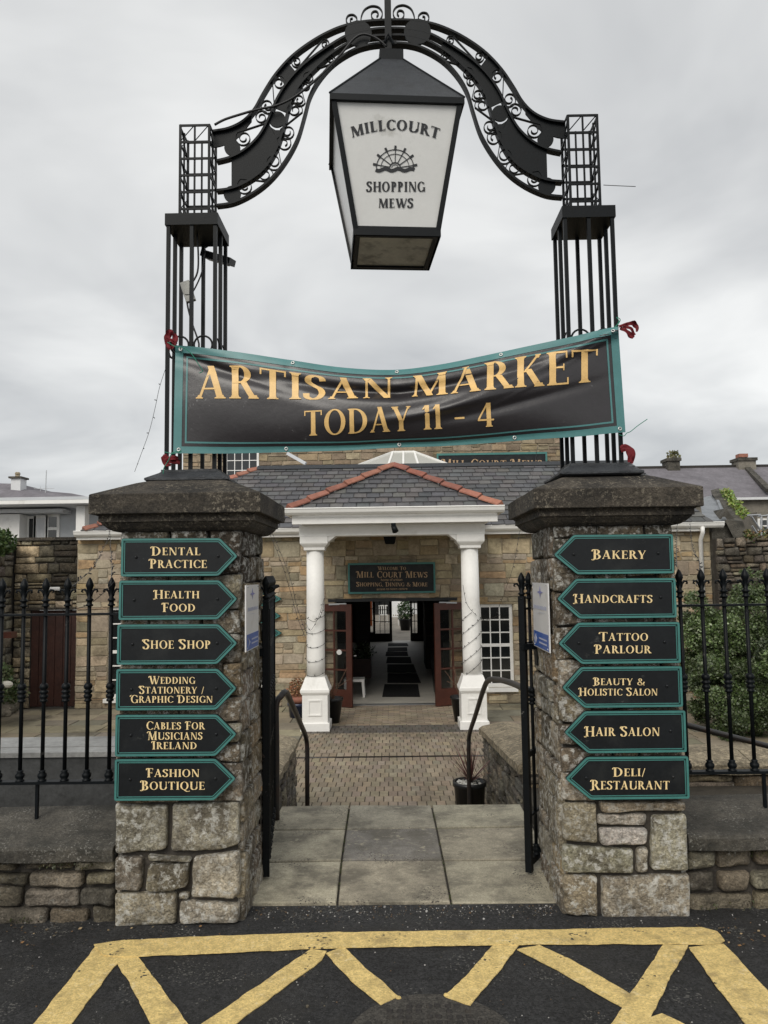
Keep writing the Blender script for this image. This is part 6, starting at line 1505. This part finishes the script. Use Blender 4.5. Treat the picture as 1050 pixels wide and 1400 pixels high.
MB().box(lmp.x - .11, lmp.x + .11, YL - .05, YL - .02, lmp.z - .035, lmp.z + .035).build('backplate', 'white_plastic', g)
g = thing('boundary_wall', 'rubble boundary wall running towards the street at the far left edge', 'wall', (lx0 - .1, 12, ZC))
MB().box(lx0 - .4, lx0 - .035, 9, YL + .5, ZC, lzt - .05).build('wall_core', 'dark_mortar', g)
pc = Pieces('stone', 'rubble_stone', 120, True); stonework(pc, (lx0, 0, 0), Y_, Z, X, 9, YL - .08, ZC, lzt - .02, (.12, .22), (.2, .5), [(.25, .22, .16), (.21, .19, .14), (.18, .16, .13)], R, .02, .06, bulge=.018, wob=.015, prouder=.015); pc.finish(g)
g = thing('climbing_ivy', 'green ivy hanging over the top of the far left boundary wall', 'ivy', (lx0, 13.8, 2)); mb = MB()
pi_ = PY(2, 742, 14.0); leaves(mb, (pi_.x - .05, 14.0, pi_.z), (.22, .5, .25), 1400, .07, R, [(.06, .11, .03), (.10, .15, .05), (.04, .07, .02)]); mb.build('foliage', 'leaf', g)
g = thing('rockery_plants', 'leafy plants growing over stones at the foot of the far left wall', 'plants', (-7, 13.5, ZC)); mb = MB(); q = PY(6, 930, 13.2)
for _ in range(5): leaves(mb, (q.x + R.uniform(-.3, .12), 13.2 + R.uniform(-.3, .3), q.z - .1 + R.uniform(-.35, .3)), (.18, .2, .2), 420, .07, R, [(.06, .10, .03), (.09, .12, .05), (.12, .13, .07)])
mb.build('foliage', 'leaf', g)
pc = Pieces('rock', 'rubble_stone', 30)
for _ in range(16): m = MB(); p = PZ(R.uniform(-20, 24), R.uniform(950, 985), ZC); r = R.uniform(.10, .22); m.ball((p.x, p.y, ZC + r * .4), r, 8, 5, (1.2, .9, .8), jit((.2, .18, .14), R)); pc.add(m)
pc.finish(g)
m = MB(); q = PY(9, 936, 13); m.ball(tuple(q), .09, 9, 6, (1.2, 1, .7), (.5, .48, .42)); m.build('pale_rock', 'litter', g)
q = PY(10, 868, 13.4); tag(MB().box(q.x - .2, q.x + .12, 13.3, 13.5, q.z - .05, q.z + .05).build('red_trough', 'brown_wood'), 'short red brown trough fixed on the far left wall', 'trough')
# ----------------------------------------------------------------- right: rubble wall, raking parapet, bush
g = thing('rubble_wall', 'dark mossy rubble wall behind the bush at the right edge', 'wall', (7.5, 14.7, ZC)); R = random.Random(15)
rx0 = xR_ + .003; rzt = PY(1030, 736, 14.7).z
MB().box(rx0, 11, 14.74, 15.3, ZC, rzt).build('wall_core', 'dark_mortar', g)
pc = Pieces('stone', 'rubble_stone', 200, True); stonework(pc, (0, 14.70, 0), X, Z, FR, rx0, 11, ZC, rzt + .02, (.07, .16), (.12, .32), [(.12, .10, .075), (.15, .13, .10), (.10, .085, .07), (.19, .16, .12), (.14, .105, .07)], R, .02, .06, bulge=.022, wob=.02, prouder=.025); pc.finish(g)
mb = MB(); 
for _ in range(26): leaves(mb, (R.uniform(rx0 + .3, 8.4), 14.75, rzt + R.uniform(-.05, .12)), (.12, .1, .09), 60, .06, R, [(.16, .14, .05), (.20, .13, .06), (.08, .12, .04)])
mb.build('wall_top_plants', 'leaf', g)
g = thing('raking_parapet', 'sloping stone parapet with weeds on it rising beside the right end of the slate roof', 'parapet', (7, 16, 2))
a = [PY(991, 712, 14.75), PY(1003, 735, 14.7), PY(1023, 735, 14.7), PY(1016, 713, 14.8)]; b = [PY(972, 671, 17.3), PY(977, 688, 17.3), PY(992, 690, 17.3), PY(983, 667, 17.3)]
mb = MB(); n_ = 8; vs = []; fs = []
for i in range(n_ + 1):
    for k in range(4): p = a[k].lerp(b[k], i / n_); q = noise.noise_vector(p * 2.3) * .03; vs.append(p + q)
for i in range(n_):
    for k in range(4): fs.append((i * 4 + k, i * 4 + (k + 1) % 4, (i + 1) * 4 + (k + 1) % 4, (i + 1) * 4 + k))
fs += [(3, 2, 1, 0), tuple(n_ * 4 + k for k in range(4))]
mb.add(vs, fs); mb.build('coping', 'coping_stone', g)
mb = MB(); pa, pb, pc_, pd = PY(978, 690, 15.2), PY(1015, 738, 14.76), Vector((xY(1015, 738, 14.76), 15.3, ZC)), Vector((xY(978, 690, 15.2), 15.3, ZC)); mb.prism([(xR_, 14.9, ZC), (xY(1020, 730, 14.9), 14.9, ZC), (xY(1020, 730, 14.9), 14.9, PY(1018, 732, 14.9).z), (xR_ + .3, 14.9, PY(985, 695, 14.9).z), (xR_ , 14.9, PY(975, 728, 14.9).z)], None, FR, 2.4); mb.build('gable', 'coping_stone', g)
mb = MB(); R = random.Random(3)
for i in range(9): p = a[3].lerp(b[3], .15 + i / 12); leaves(mb, p + Vector((.06, 0, .02)), (.10, .2, .09), 90, .06, R, [(.22, .30, .05), (.15, .25, .05), (.28, .30, .10)])
mb.build('weeds', 'leaf', g)
fl_ = MB(); Q = [PY(961, 712, 14.8), PY(990, 712, 14.8), PY(987, 697, 15.6), PY(978, 676, 17.2), PY(962, 680, 17.0), PY(958, 692, 15.8)]
fl_.add(Q, [(0, 1, 2, 5), (5, 2, 3, 4)]); fl_.build('lead_flashing', 'lead_flash', bld)
mb = MB(); mb.tube([PY(990, 712, 14.8), PY(986, 697, 15.6), PY(977, 676, 17.2)], .05, 6); mb.build('lead_roll', 'lead_flash', bld)
g = thing('leafy_bush', 'large light green leafy bush behind the right railing', 'bush', (7, 12.5, ZC)); R = random.Random(8)
mb = MB(); cols = [(.075, .115, .035), (.10, .15, .048), (.05, .08, .025), (.13, .18, .07), (.20, .24, .14)]
for u, v, Y, r in ((955, 865, 13, .33), (952, 912, 12.8, .35), (968, 962, 12.3, .35), (1000, 978, 11.9, .4), (1025, 992, 11.6, .4), (985, 850, 12.6, .45), (1010, 870, 12.4, .55), (975, 900, 12.5, .5), (1015, 920, 12.2, .6), (990, 940, 12, .5), (1050, 840, 12.6, .5), (1060, 900, 12.3, .6), (1040, 960, 11.8, .55), (960, 880, 12.9, .35), (1090, 930, 12, .7), (1100, 860, 12.4, .6), (970, 950, 12.3, .35), (1040, 800, 13.6, .3), (1120, 980, 11.8, .6), (1000, 810, 13.4, .28)):
    p = PY(u, v, Y); k_ = R.uniform(.45, 1.0); cc_ = [tuple(c * k_ for c in t) for t in cols]
    for _ in range(7 if v > 830 else 4):
        q = p + Vector((R.uniform(-1, 1), R.uniform(-1, 1), R.uniform(-1, 1))) * r * .8; kk = R.uniform(.7, 1.5); leaves(mb, q, (r * .42, r * .42, r * .36), int((900 if v > 830 else 330) * r / .5), .042, R, [tuple(c * kk for c in t) for t in cc_], .35)
mb.build('foliage', 'leaf', g)
mb = MB(); [mb.tube([(PY(1010 + k * 12, 980, 12.3).x, 12.3, ZC), (PY(1000 + k * 14, 900, 12.4).x, 12.4, PY(1000, 900, 12.4).z), (PY(985 + k * 18, 840, 12.4).x, 12.5, PY(1000, 850, 12.4).z)], [.03, .02, .008], 6) for k in range(5)]; mb.build('stem', 'bark', g)
# ================================================================== BACKGROUND BUILDINGS
R = random.Random(55)
# upper stone building behind the ridge
YU = 22.0; g = thing('upper_stone_building', 'stone upper building rising behind the slate ridge with the second MILL COURT MEWS sign', 'building', (0, YU, 0))
ux0, ux1 = xY(250, 620, YU), xY(769, 610, YU); uz1 = PY(537, 545, YU).z
backing('wall', 'wall_mortar', ux0, ux1, ZC, uz1, YU + .02, YU + 6, [(-2.75, 2.65, ZC - .1, 1.9)], g)
pc = Pieces('stone', 'stone_far', 1); pc.m = 'wall_stone'; pc.limit = 160
whole = (xY(308, 635, YU), xY(354, 635, YU), PY(330, 660, YU).z, PY(330, 600, YU).z)
stonework(pc, (0, YU, 0), X, Z, FR, ux0, ux1, PY(537, 640, YU).z, PY(537, 585, YU).z, (.12, .24), (.25, .6), [(.29, .225, .14), (.25, .2, .14), (.22, .175, .12), (.31, .25, .17)], R, .02, .05, holes=[whole], bulge=.01, wob=.014); pc.finish(g)
mb = MB(); mb.box(ux0, ux1, YU - .0, YU + .02, PY(537, 584, YU).z, uz1); mb.build('upper_wall', 'stone_far', g)
mb = MB(); mb.add([(ux0 - .2, YU - .3, uz1), (ux1 + .0, YU - .3, uz1), (ux1 + .0, YU + 3, uz1 + .55), (ux0 - .2, YU + 3, uz1 + .55), (ux1 + .0, YU + 6.3, uz1), (ux0 - .2, YU + 6.3, uz1)], [(0, 1, 2, 3), (3, 2, 4, 5), (0, 3, 5), (1, 4, 2), (0, 5, 4, 1)]); mb.build('roof', 'slate_far', g)
window(g, whole, 4, 4, None, YU - .02, False)
sg = thing('upper_sign', 'teal framed dark sign reading MILL COURT MEWS half hidden behind the slate ridge', 'sign', (3, YU - .1, 4))
sy = YU - .12; x0, x1 = xY(597, 625, sy), xY(748, 625, sy); z1 = PY(670, 619.5, sy).z; z0 = z1 - .6
MB().box(x0, x1, sy, sy + .06, z0, z1).build('board', 'sign_board', sg)
mb = MB(); f = .05; mb.box(x0, x1, sy - .02, sy - .001, z1 - f, z1 + .01); mb.box(x0, x1, sy - .02, sy - .001, z0 - .01, z0 + f); mb.box(x0, x0 + f, sy - .02, sy - .001, z0 + f, z1 - f); mb.box(x1 - f, x1, sy - .02, sy - .001, z0 + f, z1 - f); mb.build('frame', 'teal', sg)
px_text('MILL COURT MEWS', 604, 741, 628.6, 640, Vector((0, sy - .002, 0)), FR, thick=.004).build('lettering', 'gold_dull', sg)
g = thing('glass_rooflight', 'white framed hipped glass rooflight peeping over the slate ridge', 'rooflight', (0, 19.5, 3.5))
ys = 19.5; a, b, c_, d_ = PY(499, 632, ys), PY(604, 631, ys), PY(566, 617.5, ys + .9), PY(537, 618, ys + .9)
zb_ = (a.z + b.z) / 2 - .3; a = a + (a - d_) * .3; b = b + (b - c_) * .3; a.y = b.y = ys - .2
bk = [Vector((b.x, ys + 2.2, b.z)), Vector((a.x, ys + 2.2, a.z)), Vector((c_.x, ys + 1.2, c_.z)), Vector((d_.x, ys + 1.2, d_.z))]
mb = MB(); mb.add([a, b, c_, d_, *bk], [(0, 1, 2, 3), (1, 4, 6, 2), (0, 3, 7, 5), (2, 6, 7, 3), (4, 5, 7, 6)]); mb.build('glass', 'skylight_glass', g)
mb = MB(); 
for p, q in ((a, d_), (b, c_), (d_, c_), (a, b), (a.lerp(b, .34), d_), (a.lerp(b, .66), c_), (a.lerp(b, .5), d_.lerp(c_, .5)), (b, bk[0]), (a, bk[1])): mb.bar(p, q, .05, .05)
mb.build('frame', 'white_paint', g)
mb = MB(); mb.box(min(a.x, b.x), max(a.x, b.x), ys - .1, ys + 2.1, 2.5, a.z - .03); mb.build('kerb', 'white_paint', g)
mb = MB(); mb.bar(PY(393, 620, 20.5), PY(418, 634, 20),   .085, .05, FR); tag(mb.build('white_board', 'grey_render'), 'pale sloping board end showing above the ridge below the banner', 'board')
# left white building
YW = 21.0; g = thing('white_building', 'low white modern building with flat overhanging roof behind the left wall', 'building', (-9, YW, 0))
W_ = lambda u, v, Y=YW: PY(u, v, Y)
xa, xb = W_(-60, 700).x, W_(150, 700).x
MB().box(xa - 3, xb, YW - 1.2, YW + 6, W_(60, 690, YW - 1.2).z, W_(60, 679.5, YW - 1.2).z).build('roof_slab', 'pale_render', g)
MB().box(xa - 3, xb + .02, YW - 1.26, YW - 1.16, W_(60, 689, YW - 1.2).z, W_(60, 684, YW - 1.2).z).build('fascia', 'white_paint', g)
MB().box(xa - 3, xb, YW - 1.235, YW - 1.205, W_(60, 683.5, YW - 1.2).z, W_(60, 680, YW - 1.2).z).build('gutter_strip', 'grey_render', g)
MB().box(W_(36, 700).x, xb, YW, YW + .3, ZC, W_(60, 690, YW).z + .05).build('wall', 'grey_render', g)
MB().box(xa - 3, W_(27, 700, YW - .5).x, YW - .5, YW + .3, ZC, W_(10, 703, YW - .5).z).build('side_wall', 'white_paint', g)
MB().box(xa - 3, W_(85, 700, YW - .6).x, YW - .6, YW - .02, W_(30, 701, YW - .6).z, W_(30, 696, YW - .6).z).build('canopy', 'pale_render', g)
MB().box(W_(104, 700, YW - .9).x, W_(116, 700, YW - .9).x, YW - .9, YW - .6, ZC, W_(110, 691, YW - .9).z).build('pier', 'white_paint', g)
def fwin(u0, u1, v0, v1, par, Y, m='dark_glass', split=None):
    x0, x1 = W_(u0, 700, Y).x, W_(u1, 700, Y).x; z1, z0 = W_(60, v0, Y).z, W_(60, v1, Y).z; mb = MB(); f = .07
    mb.box(x0 - f, x1 + f, Y - .05, Y - .003, z1, z1 + f); mb.box(x0 - f, x1 + f, Y - .05, Y - .003, z0 - f, z0); mb.box(x0 - f, x0, Y - .05, Y - .003, z0, z1); mb.box(x1, x1 + f, Y - .05, Y - .003, z0, z1)
    if split: zs = W_(60, split, Y).z; mb.box(x0, x1, Y - .05, Y - .003, zs - .04, zs + .04)
    w = mb.build('window', 'white_paint', par); MB().box(x0, x1, Y - .03, Y - .02, z0, z1).build('pane', m, w)
fwin(67.5, 79, 707, 740, g, YW, split=723); fwin(41, 47, 709, 740, g, YW); fwin(51, 63, 708, 740, g, YW, 'pale_render')
MB().box(W_(28, 700, YW + .05).x, W_(35, 700, YW + .05).x, YW + .05, YW + .4, ZC, W_(60, 714, YW).z).build('recess', 'inner_dark', g)
YD = 34.0; g = thing('slate_house', 'distant dark slate roof with white chimney above the flat white building', 'house', (-17, YD, 0))
mb = MB(); p = [W_(-60, 690, YD), W_(150, 690, YD), W_(120, 679, YD + 2), W_(98, 674.5, YD + 2), W_(27, 668.5, YD + 2), W_(26, 661.5, YD + 2.4), W_(-60, 659, YD + 2.4)]
mb.prism([p[0], p[1], p[2], p[3], p[4], p[5], p[6]], None, FR, 6); mb.build('roof', 'slate_far', g)
MB().box(p[0].x, p[1].x, YD, YD + 5, ZC, p[0].z).build('wall', 'grey_render', g)
cy = YD + 1.6; ch = MB().box(W_(14, 700, cy).x, W_(27, 700, cy).x, cy, cy + .6, W_(20, 676, cy).z, W_(20, 654, cy).z).build('chimney', 'pale_render', g)
MB().box(W_(11.5, 700, cy).x, W_(29, 700, cy).x, cy - .1, cy + .7, W_(20, 654, cy).z, W_(20, 651.5, cy).z).build('chimney_cap', 'coping_stone', ch)
mb = MB(); q = W_(20.5, 651, cy); mb.lathe([(.11, 0), (.10, .1), (.13, .12), (.11, .2), (.08, .22)], (q.x, cy + .25, q.z), 10); mb.build('chimney_pot', 'step_coping', ch)
mb = MB(); q = W_(62, 676, cy); t_ = W_(63.5, 643, cy); mb.tube([q, t_], .022, 5); s_ = W_(61, 668, cy); mb.bar(s_ - X * .5, s_ + X * .45, .02); mb.bar(s_ - X * .2 - Z * .12, s_ - X * .2 + Z * .12, .015); mb.bar(s_ + X * .1 - Z * .1, s_ + X * .1 + Z * .1, .015); tag(mb.build('tv_aerial', 'steel'), 'thin television aerial on a mast above the left roofs', 'aerial')
# right old house
YH = 40.0; g = thing('old_house', 'old rendered house with purple grey slate roof beyond the right wall', 'house', (18, YH, 0))
H_ = lambda u, v, Y=YH: PY(u, v, Y)
rx_a, rx_b = H_(905, 700).x, H_(1150, 700).x; ez_ = H_(1000, 680, YH).z; rz_ = H_(960, 639, YH + 4).z
mb = MB(); mb.add([(rx_a, YH, ez_), (rx_b, YH, ez_), (rx_b, YH + 4, rz_), (rx_a, YH + 4, rz_), (rx_b, YH + 8, ez_), (rx_a, YH + 8, ez_)], [(0, 1, 2, 3), (3, 2, 4, 5), (0, 3, 5), (1, 4, 2)]); mb.build('roof', 'slate_far', g)
mb = MB(); mb.bar((rx_a, YH + 4, rz_ + .03), (rx_b, YH + 4, rz_ + .03), .16); mb.build('ridge', 'rust_iron', g)
MB().box(rx_a + .1, rx_b, YH + .3, YH + 7.7, ZC, ez_ + .02).build('wall', 'render_old', g)
MB().box(rx_a, rx_b, YH - .05, YH + .1, ez_ - .14, ez_ - .01).build('gutter', 'pale_render', g)
vb = [(H_(1020, 640, YH + 3.9)), H_(1052, 672, YH)]
mb = MB(); mb.bar(vb[0] + Z * .05, vb[1] + Z * .05, .3, .2); mb.build('verge', 'coping_stone', g)
cy = YH + 3.6
def chimney(u0, u1, v0, v1, m='render_old', pots=True):
    c = MB().box(H_(u0, 640, cy).x, H_(u1, 640, cy).x, cy, cy + .9, H_(1000, v1, cy).z, H_(1000, v0 + 4, cy).z).build('chimney', m, g)
    MB().box(H_(u0 - 1.5, 640, cy).x, H_(u1 + 1.5, 640, cy).x, cy - .1, cy + 1, H_(1000, v0 + 4, cy).z, H_(1000, v0, cy).z).build('chimney_cap', 'coping_stone', c)
    return c
c = chimney(913, 930, 625, 655, 'coping_stone'); q = H_(921, 623, cy + .4); mb = MB(); leaves(mb, q, (.35, .3, .25), 160, .16, R, [(.16, .17, .07), (.2, .18, .1)]); mb.build('chimney_weeds', 'leaf', c)
c = chimney(1010, 1034, 626, 655); q = H_(1018, 624, cy); MB().box(q.x - .25, q.x + .25, cy + .1, cy + .6, q.z - .02, q.z + .18).build('chimney_pot', 'terracotta', c)
g2 = thing('white_windowed_extension', 'rendered extension with white window and pale scaffold poles at the right edge', 'building', (11, 24, 0))
x0 = xY(1036, 720, 24); MB().box(x0, x0 + 4, 24, 26, ZC, PY(1040, 700, 24).z).build('wall', 'render_old', g2)
def gw(u0, u1, v0, v1):
    a = PY(u0, v0, 23.95); b = PY(u1, v1, 23.95); mb = MB(); f = .05; mb.box(a.x, b.x, 23.93, 23.99, a.z - f, a.z); mb.box(a.x, b.x, 23.93, 23.99, b.z, b.z + f); mb.box(a.x, a.x + f, 23.93, 23.99, b.z + f, a.z - f); mb.box(b.x - f, b.x, 23.93, 23.99, b.z + f, a.z - f); mb.box(a.x, b.x, 23.925, 23.985, (a.z + b.z) / 2 - .02, (a.z + b.z) / 2 + .02)
    w = mb.build('window', 'white_paint', g2); MB().box(a.x + f, b.x - f, 23.97, 23.98, b.z + f, a.z - f).build('pane', 'dark_glass', w)
gw(1036, 1062, 709, 729)
for (u0, v0, u1, v1) in ((1027, 706, 1045, 733), (1028, 719, 1037, 733), (1041, 704, 1041, 733), (1050, 703, 1050, 733), (1036, 706, 1060, 704), (1020, 705, 1040, 704)): mb = MB(); mb.tube([PY(u0, v0, 21), PY(u1, v1, 21)], .03, 6); mb.build('scaffold_pole', 'steel', g2)
# ================================================================== FAIRY LIGHTS
def lights(label, pts, r=.003, bulb=.008, step=.22, seed=1, pole=None):
    R = random.Random(seed); g = thing('fairy_lights', label, 'fairy lights', tuple(pts[0]), 'strings of small unlit fairy lights')
    mb = MB(); mb.tube(pts, r, 4); mb.build('wire', 'cable', g)
    mb = MB(); acc = 0
    for i in range(len(pts) - 1):
        L = (pts[i + 1] - pts[i]).length; acc += L
        while acc > step:
            acc -= step; p = pts[i + 1].lerp(pts[i], acc / max(L, 1e-5)) if L else pts[i]; d = Vector((R.uniform(-1, 1), R.uniform(-.5, .5), R.uniform(-.4, .8))).normalized() * bulb * 3
            mb.tube([p, p + d], [bulb * .45, bulb * .6], 4)
    if mb.v: mb.build('bulbs', 'cable', g, kind='stuff')
PT = lambda l: smooth([PY(u, v, Y) for u, v, Y in l], 5)
lights('thin string of fairy lights hanging left of the left tower down to the pier cap', PT([(226, 505, 3.9), (218, 530, 3.95), (212, 558, 4), (204, 590, 4), (194, 618, 4), (184, 645, 4)]), .0013, .004, .09, 1)
lights('string of fairy lights sagging from the roof corner to the far left railing heads', PT([(152, 708, 14.6), (148, 735, 13), (140, 752, 11), (128, 775, 8), (110, 792, 5.5), (92, 806, 4.4)]), .003, .010, .4, 2)
lights('string of fairy lights hanging straight down behind the outermost left sign', PT([(150, 716, 14.6), (151, 745, 11), (153, 770, 7), (152, 795, 4.2)]), .003, .008, .5, 3)
lights('string of fairy lights drooping between the railing heads beside the left pillar', PT([(92, 835, 4.0), (118, 828, 4.0), (140, 812, 4.0), (156, 795, 3.9)]), .0016, .004, .10, 4)
lights('string of fairy lights slanting from the eaves to the left column, outer one', PT([(368, 728, 14.5), (385, 770, 13.9), (398, 812, 13.4), (408, 848, 13), (418, 872, 12.6)]), .004, .013, .28, 5)
lights('string of fairy lights slanting from the eaves to the left column, inner one', PT([(372, 728, 14.5), (395, 785, 13.8), (406, 830, 13.2), (420, 868, 12.55)]), .004, .013, .28, 6)
for nm, cx, sd in (('left', cxs[0], 7), ('right', cxs[1], 8)):
    R2 = random.Random(sd); P = []
    for i in range(110):
        t = i / 109; a = -pi * .5 + (t * 5.0) * 2 * pi * (1 if nm == 'left' else -1); z = .95 - 1.15 * t + .09 * sin(a * 1.0 + sd); P.append(Vector((cx + .162 * cos(a), yc + .162 * sin(a), z)))
    lights('string of fairy lights wound round the white %s column' % nm, P, .003, .010, .12, sd)
lights('string of fairy lights hanging loose in a loop on the front of the left column', PT([(444, 815, 12.55), (440, 838, 12.6), (430, 850, 12.6), (418, 845, 12.6), (424, 862, 12.6), (436, 842, 12.6), (443, 818, 12.6)]), .003, .010, .12, 9)
lights('string of fairy lights hanging from the right column top to the window', PT([(633, 800, 12.6), (638, 825, 12.6), (650, 840, 12.6), (662, 848, 13.5), (685, 840, 14.5)]), .003, .010, .15, 10)
lights('string of fairy lights slanting from the slate roof down to the right gate', PT([(735, 610, 16), (728, 650, 15), (712, 720, 14), (700, 780, 12), (676, 845, 12.6)]), .003, .011, .35, 11)
lights('string of fairy lights hanging straight from the right gutter to the railings', PT([(926, 705, 14.4), (925, 740, 10), (925, 775, 5)]), .003, .008, .5, 12)
lights('string of fairy lights slanting from the right gutter to the railings', PT([(943, 705, 14.4), (946, 745, 11), (956, 768, 7), (952, 800, 4.1)]), .003, .008, .4, 13)
lights('string of fairy lights crossing the slate roof beside the left pier cap', PT([(351, 640, 17), (354, 668, 15.5), (358, 690, 14.4), (366, 728, 14.5)]), .004, .012, .4, 14)
